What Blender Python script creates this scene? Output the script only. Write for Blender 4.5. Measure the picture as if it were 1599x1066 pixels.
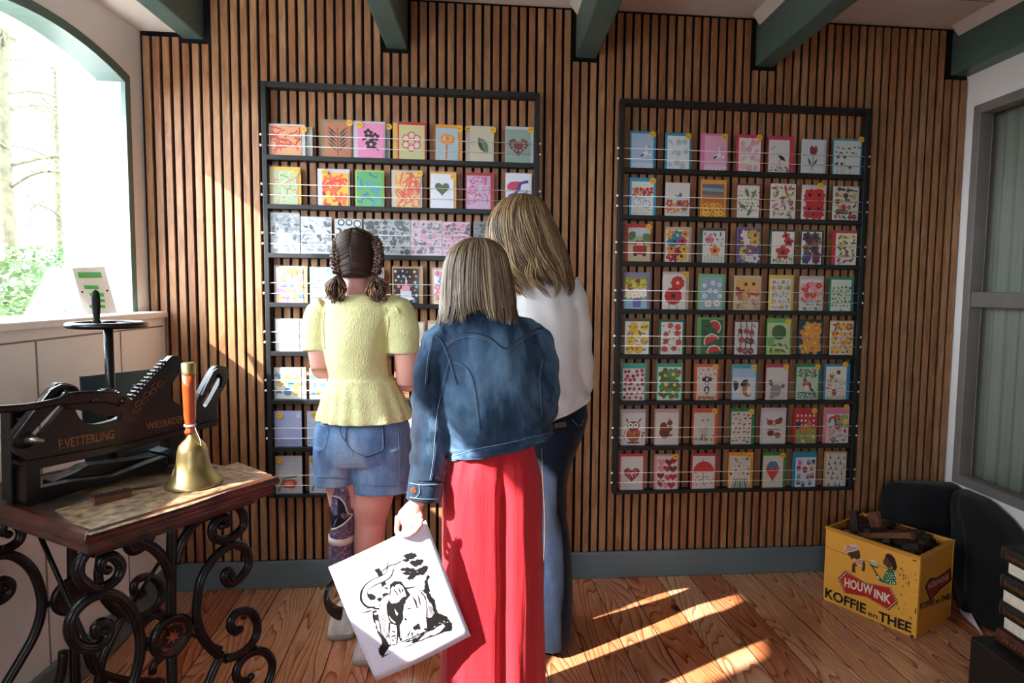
import bpy, bmesh, math, random
from math import sin, cos, pi, radians as RD, atan2, sqrt
from mathutils import Vector, Matrix, noise
from mathutils.bvhtree import BVHTree
for _o in list(bpy.data.objects): bpy.data.objects.remove(_o)
scene = bpy.context.scene
COL = scene.collection
random.seed(7)

# ------------------------------------------------------------------ camera
FP, PPX, PPY = 1000.0, 865.755, 525.187          # focal length and principal point in pixels of a 1599x1066 frame
yaw, pit, rol = RD(-5.57445), RD(-4.23809), RD(-0.74555)
CAMP = Vector((0, -2.8833, 1.344))
MROT = Matrix.Rotation(yaw, 3, 'Z') @ Matrix.Rotation(pit, 3, 'X') @ Matrix.Rotation(rol, 3, 'Y')
cd = bpy.data.cameras.new('camera'); cam = bpy.data.objects.new('camera', cd); COL.objects.link(cam)
cd.sensor_width = 36; cd.lens = FP / 1599 * 36; cd.clip_start = 0.02
cd.shift_x = (799.5 - PPX) / 1599; cd.shift_y = -(533 - PPY) / 1599
r_, f_, u_ = MROT.col[0], MROT.col[1], MROT.col[2]
mw = Matrix((( r_[0], u_[0], -f_[0], CAMP[0]), (r_[1], u_[1], -f_[1], CAMP[1]), (r_[2], u_[2], -f_[2], CAMP[2]), (0, 0, 0, 1)))
cam.matrix_world = mw
scene.camera = cam

# ------------------------------------------------------------------ world, sun, exposure
scene.view_settings.view_transform = 'Standard'; scene.view_settings.look = 'None'
scene.view_settings.gamma = 1; scene.view_settings.use_curve_mapping = False
scene.view_settings.exposure = 1.45
SUND = Vector((1, 0.53, -0.80)).normalized()
world = bpy.data.worlds.new('sky'); scene.world = world; world.use_nodes = True
wn = world.node_tree; wn.nodes['Background'].inputs[0].default_value = (0.78, 0.90, 1.0, 1)
wn.nodes['Background'].inputs[1].default_value = 9.0
sd = bpy.data.lights.new('sun', 'SUN'); sun = bpy.data.objects.new('sun', sd); COL.objects.link(sun)
sd.energy = 11; sd.angle = RD(0.8); sd.color = (1.0, 0.95, 0.89)
sun.rotation_euler = SUND.to_track_quat('-Z', 'Y').to_euler(); sun.location = (-6, -4, 6)
WINS = [(-0.99, -0.085), (-2.17, -1.27)]   # y ranges of the arched windows in the left wall
for a, b in WINS:
    ld = bpy.data.lights.new('window_portal', 'AREA'); lo = bpy.data.objects.new('window_portal', ld); COL.objects.link(lo)
    ld.shape = 'RECTANGLE'; ld.size = b - a; ld.size_y = 1.0; ld.cycles.is_portal = True
    lo.location = (-1.62, (a + b) / 2, 1.72); lo.rotation_euler = Vector((1, 0, 0)).to_track_quat('-Z', 'Z').to_euler()

# ------------------------------------------------------------------ geometry helpers
def ray(x, y):
    return MROT @ Vector(((x - PPX) / FP, 1, -(y - PPY) / FP))
def atY(x, y, Y):
    d = ray(x, y); return CAMP + d * ((Y - CAMP[1]) / d[1])
def atZ(x, y, Z):
    d = ray(x, y); return CAMP + d * ((Z - CAMP[2]) / d[2])
def atX(x, y, X):
    d = ray(x, y); return CAMP + d * ((X - CAMP[0]) / d[0])
def lin(h):
    if not isinstance(h, str): return tuple(h)
    h = h.lstrip('#'); c = [int(h[i:i + 2], 16) / 255 for i in (0, 2, 4)]
    return tuple(v / 12.92 if v <= .04045 else ((v + .055) / 1.055) ** 2.4 for v in c)

class MB:
    def __init__(s): s.v = []; s.f = []; s.c = []; s.m = []; s.col = (1, 1, 1); s.mi = 0
    def add(s, vs, fs):
        o = len(s.v); s.v += [tuple(p) for p in vs]
        for f in fs: s.f.append(tuple(i + o for i in f)); s.c.append(s.col); s.m.append(s.mi)
        return s
    def box(s, a, b):
        x0, y0, z0 = a; x1, y1, z1 = b
        return s.add([(x0,y0,z0),(x1,y0,z0),(x1,y1,z0),(x0,y1,z0),(x0,y0,z1),(x1,y0,z1),(x1,y1,z1),(x0,y1,z1)],
            [(0,3,2,1),(4,5,6,7),(0,1,5,4),(1,2,6,5),(2,3,7,6),(3,0,4,7)])
    def obox(s, o, ex, ey, ez):
        o, ex, ey, ez = map(Vector, (o, ex, ey, ez))
        return s.add([o, o+ex, o+ex+ey, o+ey, o+ez, o+ex+ez, o+ex+ey+ez, o+ey+ez],
            [(0,3,2,1),(4,5,6,7),(0,1,5,4),(1,2,6,5),(2,3,7,6),(3,0,4,7)])
    def rings(s, R, cap=True, close=True):
        n = len(R[0]); vs = [p for r in R for p in r]; fs = []
        for i in range(len(R) - 1):
            for j in range(n if close else n - 1):
                k = (j + 1) % n; fs.append((i*n+j, i*n+k, (i+1)*n+k, (i+1)*n+j))
        if cap: fs.append(tuple(range(n - 1, -1, -1))); fs.append(tuple((len(R)-1)*n + j for j in range(n)))
        return s.add(vs, fs)
    def tube(s, P, r, n=10, cap=True, flat=None, rot=0):
        P = [Vector(p) for p in P]; m = len(P)
        rr = [r] * m if not hasattr(r, '__len__') else list(r)
        T = [(P[min(i+1, m-1)] - P[max(i-1, 0)]).normalized() for i in range(m)]
        if flat is not None: ref = Vector(flat)
        else:
            ref = Vector((0, 0, 1)) if abs(T[0].z) < .9 else Vector((1, 0, 0))
        R = []
        N = ref - T[0] * ref.dot(T[0]); N.normalize()
        for i in range(m):
            if flat is not None: N = ref - T[i] * ref.dot(T[i])
            else: N = N - T[i] * N.dot(T[i])
            if N.length < 1e-6: N = T[i].orthogonal()
            N.normalize(); B = T[i].cross(N)
            q = rr[i]; qa, qb = (q if hasattr(q, '__len__') else (q, q))
            R.append([P[i] + N * (cos(2*pi*j/n+rot) * qa) + B * (sin(2*pi*j/n+rot) * qb) for j in range(n)])
        return s.rings(R, cap)
    def ell(s, c, ax, nu=16, nv=10):
        c = Vector(c)
        if not hasattr(ax[0], '__len__'): ax = ((ax[0],0,0),(0,ax[1],0),(0,0,ax[2]))
        a, b, d = map(Vector, ax); R = []
        for i in range(1, nv):
            t = pi * i / nv; R.append([c + a*(sin(t)*cos(2*pi*j/nu)) + b*(sin(t)*sin(2*pi*j/nu)) - d*cos(t) for j in range(nu)])
        o = len(s.v); s.rings(R, False)
        nb = len(s.v); s.v += [tuple(c - d), tuple(c + d)]; L = o + (nv-2)*nu
        for j in range(nu):
            k = (j+1) % nu
            s.f += [(nb, o+k, o+j), (nb+1, L+j, L+k)]; s.c += [s.col]*2; s.m += [s.mi]*2
        return s
    def lathe(s, prof, c=(0,0,0), n=40, ax=None, cap=True):
        c = Vector(c); ax = ax or ((1,0,0),(0,1,0),(0,0,1)); X, Y, Z = map(Vector, ax)
        return s.rings([[c + X*(r*cos(2*pi*j/n)) + Y*(r*sin(2*pi*j/n)) + Z*z for j in range(n)] for r, z in prof], cap)
    def prism(s, poly, d):
        """poly: 3-D points of an outline, d: extrusion vector"""
        d = Vector(d); P = [Vector(p) for p in poly]; n = len(P)
        nrm = Vector((0,0,0))
        for i in range(n): nrm += P[i].cross(P[(i+1) % n])
        if nrm.dot(d) > 0: P.reverse()
        return s.add(P + [p + d for p in P], [tuple(range(n)), tuple(range(2*n-1, n-1, -1))] +
            [(i, i+n, (i+1) % n + n, (i+1) % n) for i in range(n)])
    def build(s, name, mats, parent=None, smooth=False, link=True, bevel=0, loc=None):
        me = bpy.data.meshes.new(name)
        vs = s.v
        if loc is not None: vs = [(p[0]-loc[0], p[1]-loc[1], p[2]-loc[2]) for p in vs]
        me.from_pydata(vs, [], s.f)
        if not isinstance(mats, (list, tuple)): mats = [mats]
        for m in mats: me.materials.append(m)
        me.polygons.foreach_set('material_index', s.m)
        if any(c != (1,1,1) for c in s.c):
            ca = me.color_attributes.new('Col', 'FLOAT_COLOR', 'CORNER'); buf = []
            for p in me.polygons:
                c = s.c[p.index]; buf += [c[0], c[1], c[2], 1.0] * p.loop_total
            ca.data.foreach_set('color', buf)
        if smooth: me.polygons.foreach_set('use_smooth', [True]*len(me.polygons))
        me.update()
        o = bpy.data.objects.new(name, me); COL.objects.link(o)
        if loc is not None: o.location = loc
        if parent: o.parent = parent
        if parent and parent.location.length > 0 and loc is None: o.matrix_parent_inverse = Matrix.Translation(-parent.location)
        if bevel:
            b = o.modifiers.new('bevel', 'BEVEL'); b.width = bevel; b.segments = 2; b.limit_method = 'ANGLE'
        return o
def remesh(o, vox, sm=2, smf=0.5):
    m = o.modifiers.new('remesh', 'REMESH'); m.mode = 'VOXEL'; m.voxel_size = vox; m.use_smooth_shade = True
    if sm: q = o.modifiers.new('smooth', 'SMOOTH'); q.iterations = sm; q.factor = smf
    return o
def tag(o, label=None, cat=None, group=None, kind=None):
    if label: o['label'] = label
    if cat: o['category'] = cat
    if group: o['group'] = group
    if kind: o['kind'] = kind
    return o
def empty(name, loc, label, cat, group=None):
    o = bpy.data.objects.new(name, None); COL.objects.link(o); o.location = loc; o.empty_display_size = .1
    return tag(o, label, cat, group)
def cr(P, k):
    """Catmull-Rom resample of tuples/vectors"""
    P = [tuple(p) for p in P]; out = []
    for i in range(len(P)-1):
        p0, p1, p2, p3 = P[max(i-1,0)], P[i], P[i+1], P[min(i+2, len(P)-1)]
        for j in range(k):
            t = j/k; out.append(tuple(.5*((2*b)+(-a+c)*t+(2*a-5*b+4*c-d)*t*t+(-a+3*b-3*c+d)*t**3) for a,b,c,d in zip(p0,p1,p2,p3)))
    out.append(P[-1]); return out
def secrings(S, n=40, sub=4, disp=None, ex=1.0, tilt=0.0):
    """S: (xl,yl,xr,yr,Y,halfdepth) in picture rows -> rings around the vertical, y depth Y"""
    S = [(q[0],q[1],q[2],q[1],q[3],q[4]) if len(q) == 5 else q for q in S]
    S = cr(S, sub); R = []; m = len(S)
    for i, (xl,yl,xr,yr,Y,hd) in enumerate(S):
        L = atY(xl,yl,Y); Rr = atY(xr,yr,Y); c = (L+Rr)/2; a = (Rr-L)/2; b = Vector((0, hd, 0)); v = i/(m-1)
        ring = []
        for j in range(n):
            t = 2*pi*j/n; ct, st_ = cos(t), sin(t)
            k = 1 + (disp(t, v, c) if disp else 0)
            if ex != 1: ct = math.copysign(abs(ct)**ex, ct); st_ = math.copysign(abs(st_)**ex, st_)
            ring.append(c + a*ct*k + b*st_*k)
        R.append(ring)
    return R
def T3(*P):
    """picture points with a depth -> world points; (x,y,Y)"""
    return [atY(*p) for p in P]

# ------------------------------------------------------------------ material helpers
class NT:
    def __init__(s, name):
        s.m = bpy.data.materials.new(name); s.m.use_nodes = True; s.t = s.m.node_tree; s.b = s.t.nodes['Principled BSDF']
        s.out = s.t.nodes['Material Output']
    def n(s, typ, **k):
        o = s.t.nodes.new('ShaderNode' + typ)
        for a, v in k.items():
            if a.startswith('i_'): o.inputs[a[2:]].default_value = v
            else: setattr(o, a, v)
        return o
    def l(s, a, b): s.t.links.new(a, b)
    def obj(s, scale=(1,1,1), rot=(0,0,0)):
        t = s.n('TexCoord'); m = s.n('Mapping'); m.inputs['Scale'].default_value = scale; m.inputs['Rotation'].default_value = rot
        s.l(t.outputs['Object'], m.inputs['Vector']); return m.outputs['Vector']
    def noise(s, vec, scale, detail=4, rough=.55, dist=0):
        o = s.n('TexNoise'); o.inputs['Scale'].default_value = scale; o.inputs['Detail'].default_value = detail
        o.inputs['Roughness'].default_value = rough; o.inputs['Distortion'].default_value = dist
        s.l(vec, o.inputs['Vector']); return o.outputs['Fac']
    def ramp(s, fac, stops):
        o = s.n('ValToRGB'); e = o.color_ramp.elements
        while len(e) > 1: e.remove(e[0])
        e[0].position = stops[0][0]; e[0].color = (*lin(stops[0][1]), 1)
        for p, c in stops[1:]: q = e.new(p); q.color = (*lin(c), 1)
        s.l(fac, o.inputs['Fac']); return o.outputs['Color']
    def mix(s, fac, a, b, mode='MIX'):
        o = s.n('Mix'); o.data_type = 'RGBA'; o.blend_type = mode
        for i, v in ((0, fac), (6, a), (7, b)):
            if hasattr(v, 'is_output'): s.l(v, o.inputs[i])
            elif i == 0: o.inputs[0].default_value = v
            else: o.inputs[i].default_value = (*lin(v), 1)
        return o.outputs[2]
    def math(s, op, a, b=None, c=None):
        o = s.n('Math'); o.operation = op
        for i, v in enumerate((a, b, c)):
            if v is None: continue
            if hasattr(v, 'is_output'): s.l(v, o.inputs[i])
            else: o.inputs[i].default_value = v
        return o.outputs[0]
    def bump(s, h, strength=.3, dist=.005):
        o = s.n('Bump'); o.inputs['Strength'].default_value = strength; o.inputs['Distance'].default_value = dist
        s.l(h, o.inputs['Height']); s.l(o.outputs[0], s.b.inputs['Normal'])
    def set(s, col=None, rough=.5, metal=0, spec=.5, sheen=0, coat=0, trans=0):
        if col is not None:
            if hasattr(col, 'is_output'): s.l(col, s.b.inputs['Base Color'])
            else: s.b.inputs['Base Color'].default_value = (*lin(col), 1)
        if hasattr(rough, 'is_output'): s.l(rough, s.b.inputs['Roughness'])
        else: s.b.inputs['Roughness'].default_value = rough
        s.b.inputs['Metallic'].default_value = metal; s.b.inputs['Specular IOR Level'].default_value = spec
        s.b.inputs['Sheen Weight'].default_value = sheen; s.b.inputs['Coat Weight'].default_value = coat
        s.b.inputs['Transmission Weight'].default_value = trans
        return s.m
def plain(name, col, rough=.5, metal=0, var=.12, scale=6, bump=0, bscale=60, **k):
    t = NT(name); v = t.obj(); f = t.noise(v, scale)
    c = lin(col); d = tuple(x*(1-var*2) for x in c); e = tuple(min(1, x*(1+var)) for x in c)
    co = t.ramp(f, [(.3, d), (.7, e)])
    if bump: t.bump(t.noise(v, bscale, 3), bump, .003)
    return t.set(co, rough, metal, **k)
M = {}
M['wall'] = plain('white_plaster', '#ece8e4', .7, var=.03, scale=3, bump=.12, bscale=25)
M['panel'] = plain('white_painted_panel', '#efebe8', .45, var=.02, scale=2)
M['ceil'] = plain('white_ceiling_paint', '#dcd2c8', .6, var=.03, scale=2)
M['green'] = plain('green_beam_paint', '#4c635e', .38, var=.08, scale=4, bump=.08, bscale=40)
M['window_green'] = plain('green_window_paint', '#56706a', .4, var=.08, scale=4)
M['base'] = plain('grey_green_paint', '#66757a', .42, var=.05, scale=5)
M['black'] = plain('black_rack_paint', '#101315', .45, var=.15, scale=9)
M['felt'] = plain('black_felt', '#050505', .95, var=.2, scale=20)
M['rod'] = plain('white_rod', '#f2f2ee', .35, var=.02)
M['iron'] = plain('black_cast_iron', '#0f0f12', .33, metal=.35, var=.25, scale=30, bump=.25, bscale=90)
M['iron2'] = plain('dark_brown_cast_iron', '#170f0e', .38, metal=.3, var=.3, scale=18, bump=.2, bscale=70)
M['steel'] = plain('worn_steel', '#9a958c', .3, metal=.9, var=.15, scale=30)
M['gold'] = plain('gilt_paint', '#8a5230', .45, metal=.35, var=.3, scale=40)
M['brass'] = plain('brass', '#9c8a5c', .38, metal=.92, var=.16, scale=14, bump=.12, bscale=50)
M['handle'] = plain('orange_varnished_wood', '#a8451a', .28, var=.15, scale=25, coat=.4)
M['string'] = plain('white_string', '#d9d2c8', .9)
M['grey_frame'] = plain('grey_window_frame', '#7c7570', .5, var=.06)
M['curtain'] = plain('grey_green_curtain', '#8b9184', .85, var=.05, scale=3)
M['slate'] = plain('dark_slate_panel', '#1f3038', .35, var=.08, scale=4)
M['green_tape'] = plain('green_tape', '#27b24c', .5, var=.05)
M['white_plastic'] = plain('white_plastic', '#dde2e0', .4, var=.03)
M['paper'] = plain('print_paper', '#e6e0f2', .55, var=.01)
M['ink'] = plain('black_ink', '#0d0908', .6, var=.1)
M['cream'] = plain('cream_page_edges', '#d8cdb8', .8, var=.08, scale=60)
M['cloth_black'] = plain('black_cloth', '#0b0c10', .9, var=.25, scale=8, bump=.4, bscale=18, sheen=.1)
M['book_black'] = plain('black_book_cloth', '#14110f', .55, var=.2, scale=30)
M['book_brown'] = plain('brown_book_leather', '#4a2218', .5, var=.2, scale=30)
M['trunk'] = plain('dark_trunk', '#100e0d', .5, var=.2, scale=10)
M['skin'] = plain('light_skin', '#dfa192', .5, var=.06, scale=7, bump=.05, bscale=120)
for _k in ('skin',):
    M[_k].node_tree.nodes['Principled BSDF'].inputs['Subsurface Weight'].default_value = .12
    M[_k].node_tree.nodes['Principled BSDF'].inputs['Subsurface Radius'].default_value = (.02, .008, .004)
M['eye'] = plain('eye_white', '#efeae4', .2, var=.01)
M['iris'] = plain('eye_iris', '#3f6a80', .2)
M['lip'] = plain('lips', '#b5605a', .45)
M['sneaker'] = plain('white_grey_sneaker', '#e2ddd6', .6, var=.1, scale=40, bump=.15, bscale=100)
M['sole'] = plain('sneaker_sole', '#a9a093', .7)
M['sneaker_pink'] = plain('sneaker_lining', '#e0a08c', .7)
M['carbon'] = plain('black_carbon', '#111318', .3, var=.2, scale=50, coat=.3)
M['blue_mark'] = plain('blue_print', '#3f9ae0', .5)
M['navy'] = plain('navy_sock', '#141b2c', .9, var=.2, scale=50)
M['strap'] = plain('cream_strap', '#d6cdc2', .8, var=.04)
def _socket():
    t = NT('glitter_purple_socket'); v = t.obj(); f = t.noise(v, 90, 3, .7)
    c = t.ramp(f, [(.35, '#3b3147'), (.5, '#6c5f7a'), (.62, '#8b7d92'), (.72, '#cfd0dd')])
    return t.set(c, .4)
M['socket'] = _socket()
def _denim(name, dark, mid, light, sc=3.0, fade=(.35,.5,.68)):
    t = NT(name); v = t.obj(); vs = t.obj((1, 1, .45))
    f = t.noise(vs, sc*2.2, 4, .6, .4); c = t.ramp(f, [(fade[0], dark), (fade[1], mid), (fade[2], light)])
    w = t.noise(v, 420, 2); w2 = t.noise(t.obj((30, 30, 400)), 4, 2)
    c = t.mix(.35, c, t.ramp(w, [(.35, '#303848'), (.65, '#ffffff')]), 'MULTIPLY')
    t.bump(t.noise(v, 45, 4), .35, .004); return t.set(c, .85, sheen=.1, spec=.2)
M['denim'] = _denim('blue_denim_jacket', '#111b28', '#253c55', '#64829e')
M['denim_short'] = _denim('light_blue_denim', '#56749e', '#7492bb', '#a0b8d4', 4)
M['jeans'] = _denim('dark_blue_jeans', '#0b1320', '#131f33', '#263d58', 2, (.35,.55,.8))
M['stitch'] = plain('pale_stitching', '#6f869c', .8)
M['stitch_dark'] = plain('dark_stitching', '#20304a', .8)
M['stitch_tan'] = plain('tan_stitching', '#9c8468', .8)
M['leather_patch'] = plain('brown_leather_patch', '#5a4636', .6)
def _seer():
    t = NT('yellow_seersucker'); v = t.obj(); f = t.noise(v, 5)
    c = t.ramp(f, [(.3, '#dcd698'), (.7, '#ece7ac')])
    w = t.n('TexVoronoi'); w.inputs['Scale'].default_value = 170; t.l(t.obj((1.3, 1.3, .8)), w.inputs['Vector'])
    t.bump(w.outputs['Distance'], .55, .004); return t.set(c, .85, spec=.2)
M['yellow'] = _seer()
def _red():
    t = NT('red_crinkle_cotton'); v = t.obj((14, 14, 1.2)); f = t.noise(v, 6, 5, .6)
    c = t.ramp(t.noise(t.obj(), 3), [(.3, '#a81622'), (.7, '#bf1f2b')])
    t.bump(f, .6, .004); return t.set(c, .75, sheen=.15, spec=.25)
M['red'] = _red()
M['shirt'] = plain('white_cotton_shirt', '#dad4d2', .8, var=.03, bump=.9, bscale=9)
def _hair(name, dark):
    t = NT(name); a = t.n('Attribute'); a.attribute_name = 'Col'; a.attribute_type = 'GEOMETRY'
    f = t.noise(t.obj((60, 60, 5)), 3, 4, .7); c = t.mix(.5, a.outputs['Color'], t.ramp(f, [(.3, '#505050'), (.7, '#ffffff')]), 'MULTIPLY')
    t.bump(f, .3, .002); return t.set(c, .4, spec=.5)
HC = {'hair_brown': ['#2a1811', '#3a231a', '#4d3024', '#6a4632'], 'hair_ash': ['#5b4632', '#7d664c', '#9c8466', '#bca684'], 'hair_blonde': ['#5a4028', '#80623f', '#9f7e55', '#c4a47a']}
for _k in HC: M[_k] = _hair(_k, HC[_k][0])
def _attr():
    t = NT('printed_card_stock'); a = t.n('Attribute'); a.attribute_name = 'Col'; a.attribute_type = 'GEOMETRY'
    return t.set(a.outputs['Color'], .5, spec=.35)
M['print'] = _attr()
def _attrm():
    t = NT('painted_tin'); a = t.n('Attribute'); a.attribute_name = 'Col'; a.attribute_type = 'GEOMETRY'
    f = t.noise(t.obj(), 22, 5, .7); c = t.mix(t.ramp(f, [(.62, '#000000'), (.72, '#909090')]), a.outputs['Color'], '#3a2410')
    return t.set(c, .42, spec=.5)
M['tin'] = _attrm()
def _sleeve():
    t = NT('clear_card_sleeve'); tr = t.n('BsdfTransparent'); g = t.n('BsdfGlossy'); g.inputs['Roughness'].default_value = .3
    m = t.n('MixShader'); m.inputs[0].default_value = .03; t.l(tr.outputs[0], m.inputs[1]); t.l(g.outputs[0], m.inputs[2]); t.l(m.outputs[0], t.out.inputs[0]); return t.m
M['sleeve'] = _sleeve()
def _glass():
    t = NT('window_glass'); tr = t.n('BsdfTransparent'); g = t.n('BsdfGlossy'); g.inputs['Roughness'].default_value = .02
    m = t.n('MixShader'); m.inputs[0].default_value = .05; t.l(tr.outputs[0], m.inputs[1]); t.l(g.outputs[0], m.inputs[2]); t.l(m.outputs[0], t.out.inputs[0]); return t.m
M['glass'] = _glass()
def _slat():
    t = NT('oak_slat_wood'); geo = t.n('TexCoord'); sep = t.n('SeparateXYZ'); t.l(geo.outputs['Object'], sep.inputs[0])
    idx = t.math('FLOOR', t.math('DIVIDE', t.math('ADD', sep.outputs[0], 1.446), .03905))
    wn = t.n('TexWhiteNoise'); wn.noise_dimensions = '1D'; t.l(idx, wn.inputs['W'])
    cmb = t.n('CombineXYZ'); t.l(sep.outputs[0], cmb.inputs[0]); t.l(t.math('MULTIPLY', wn.outputs['Value'], 37.0), cmb.inputs[1])
    t.l(t.math('ADD', t.math('MULTIPLY', sep.outputs[2], .16), t.math('MULTIPLY', wn.outputs['Value'], 9.0)), cmb.inputs[2])
    g = t.noise(cmb.outputs[0], 38, 5, .65, .6)
    cb2 = t.n('CombineXYZ'); t.l(sep.outputs[0], cb2.inputs[0]); t.l(t.math('MULTIPLY', wn.outputs['Value'], 57.0), cb2.inputs[1]); t.l(t.math('MULTIPLY', sep.outputs[2], .35), cb2.inputs[2])
    kn = t.noise(cb2.outputs[0], 9, 4, .6, 1.2)
    c = t.ramp(g, [(.25, '#80573a'), (.5, '#a27650'), (.75, '#bb926c')])
    tint = t.ramp(wn.outputs['Value'], [(0, '#e0c4b0'), (.5, '#ffffff'), (1, '#f2dcc4')])
    c = t.mix(1.0, c, tint, 'MULTIPLY')
    c = t.mix(t.ramp(kn, [(.56, '#000000'), (.70, '#d0d0d0')]), c, '#74492c')
    return t.set(c, .5)
M['slat'] = _slat()
def _floor():
    t = NT('pine_floorboards'); v = t.obj((1, 1, 1), (0, 0, -0.06)); sep = t.n('SeparateXYZ'); t.l(v, sep.inputs[0])
    px = t.math('DIVIDE', sep.outputs[0], .155); idx = t.math('FLOOR', px); fr = t.math('FRACT', px)
    wn = t.n('TexWhiteNoise'); wn.noise_dimensions = '1D'; t.l(idx, wn.inputs['W'])
    r = wn.outputs['Value']
    # long wandering grain lines: distance field of stretched noise
    cb = t.n('CombineXYZ'); t.l(t.math('MULTIPLY', sep.outputs[0], 1.0), cb.inputs[0]); t.l(t.math('MULTIPLY', sep.outputs[1], .13), cb.inputs[1]); t.l(t.math('MULTIPLY', r, 31.0), cb.inputs[2])
    n1 = t.noise(cb.outputs[0], 7.0, 1.5, .4, .0)
    rings = t.math('FRACT', t.math('MULTIPLY', n1, 26.0))
    rings = t.math('POWER', rings, 2.0)
    fine = t.noise(cb.outputs[0], 120, 3, .6)
    c = t.ramp(rings, [(0, '#d6a583'), (.5, '#c8916a'), (1, '#8f4f33')])
    c = t.mix(.35, c, t.ramp(fine, [(.3, '#9a6a50'), (.7, '#fff0e0')]), 'MULTIPLY')
    tint = t.ramp(r, [(0, '#f0c4ac'), (.5, '#ffffff'), (1, '#d8ac92')]); c = t.mix(1.0, c, tint, 'MULTIPLY')
    # knots
    vo = t.n('TexVoronoi'); vo.inputs['Scale'].default_value = 4.2; vo.inputs['Randomness'].default_value = 1
    cb3 = t.n('CombineXYZ'); t.l(sep.outputs[0], cb3.inputs[0]); t.l(t.math('MULTIPLY', sep.outputs[1], .62), cb3.inputs[1]); t.l(t.math('MULTIPLY', r, 3.0), cb3.inputs[2])
    t.l(cb3.outputs[0], vo.inputs['Vector'])
    kn = t.math('ADD', vo.outputs['Distance'], t.math('MULTIPLY', t.noise(v, 60, 2), .05))
    c = t.mix(t.ramp(kn, [(.09, '#ffffff'), (.13, '#606060'), (.21, '#000000')]), c, '#4a1f10')
    gap = t.math('LESS_THAN', t.math('ABSOLUTE', t.math('SUBTRACT', fr, .5)), .488)
    c = t.mix(gap, '#3a1c10', c)
    t.bump(t.math('MULTIPLY', gap, 1.0), .4, .002)
    return t.set(c, t.ramp(fine, [(.2, '#707070'), (.8, '#505050')]), spec=.4)
M['floor'] = _floor()
def _tabletop():
    t = NT('worn_table_wood'); v = t.obj((1, 1, 1), (0, 0, RD(-57))); f = t.noise(v, 5, 5, .65, .5)
    g = t.noise(t.obj((3, 30, 3), (0, 0, RD(-57))), 4, 4, .6)
    c = t.ramp(f, [(.38, '#1c1412'), (.5, '#3a2a24'), (.62, '#8a7258')]); c = t.mix(.4, c, t.ramp(g, [(.3, '#7a5a40'), (.7, '#ffffff')]), 'MULTIPLY')
    return t.set(c, .45)
M['tabletop'] = _tabletop()
M['table_worn'] = plain('scuffed_pale_board', '#8a7256', .5, var=.45, scale=40)
M['table_edge'] = plain('varnished_red_brown_wood', '#4c2418', .32, var=.35, scale=20, coat=.25)
M['woodtype'] = plain('dark_wood_type', '#2b1d17', .55, var=.45, scale=14)
M['woodtype2'] = plain('brown_wood_type', '#6a3f22', .5, var=.3, scale=20)
M['bark'] = plain('tree_bark', '#46432f', .9, var=.3, scale=12)
M['leaf'] = plain('spring_leaves', '#53701a', .6, var=.3, scale=3)
M['leaf2'] = plain('bush_leaves', '#2c521a', .6, var=.35, scale=3)
M['brick'] = plain('red_brick_wall', '#684638', .9, var=.2, scale=14)
M['ground'] = plain('street_paving', '#4f4d48', .9, var=.08, scale=2)
M['white_out'] = plain('white_facade', '#a0a0a0', .8, var=.02)

# ------------------------------------------------------------------ the room
def struct(name, mb, m, parent=None, **k):
    o = mb.build(name, m, parent, **k)
    if not parent: o['kind'] = 'structure'
    return o
XL, XR, ZC, YB = -1.46, 2.218, 2.575, -5.0
struct('floor', MB().box((-1.5, YB, -.06), (2.6, 0.1, 0)), M['floor'])
struct('ceiling', MB().box((-1.7, YB, ZC), (2.6, 0.1, ZC+.08)), M['ceil'])
struct('trim_1', MB().box((XL, -2.2, 2.385), (-1.21, -.0, ZC)), M['ceil'])            # low white soffit beside the window wall
struct('wall_back', MB().box((-1.75, .012, 0), (2.6, .12, ZC)), M['felt'])
RW_ = (-1.25, -.35, 1.2, 2.0)  # opening added in the unseen rear wall to let in frontal fill light
mb = MB(); mb.box((-1.75, YB-.1, 0), (RW_[0], YB, ZC)); mb.box((RW_[1], YB-.1, 0), (2.6, YB, ZC)); mb.box((RW_[0], YB-.1, 0), (RW_[1], YB, RW_[2])); mb.box((RW_[0], YB-.1, RW_[3]), (RW_[1], YB, ZC)); struct('wall_rear', mb, M['wall'])
mb = MB(); mb.box((RW_[0], YB-.06, RW_[2]), (RW_[0]+.05, YB+.01, RW_[3])); mb.box((RW_[1]-.05, YB-.06, RW_[2]), (RW_[1], YB+.01, RW_[3])); mb.box((RW_[0], YB-.06, RW_[2]), (RW_[1], YB+.01, RW_[2]+.05)); mb.box((RW_[0], YB-.06, RW_[3]-.05), (RW_[1], YB+.01, RW_[3])); struct('window_5', mb, M['window_green'])
ld = bpy.data.lights.new('window_portal', 'AREA'); lo = bpy.data.objects.new('window_portal', ld); COL.objects.link(lo); ld.shape = 'RECTANGLE'; ld.size = .9; ld.size_y = .8; ld.cycles.is_portal = True  # portal for the added rear opening
lo.location = (-.8, YB-.05, 1.6); lo.rotation_euler = Vector((0, 1, 0)).to_track_quat('-Z', 'Z').to_euler()
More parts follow.
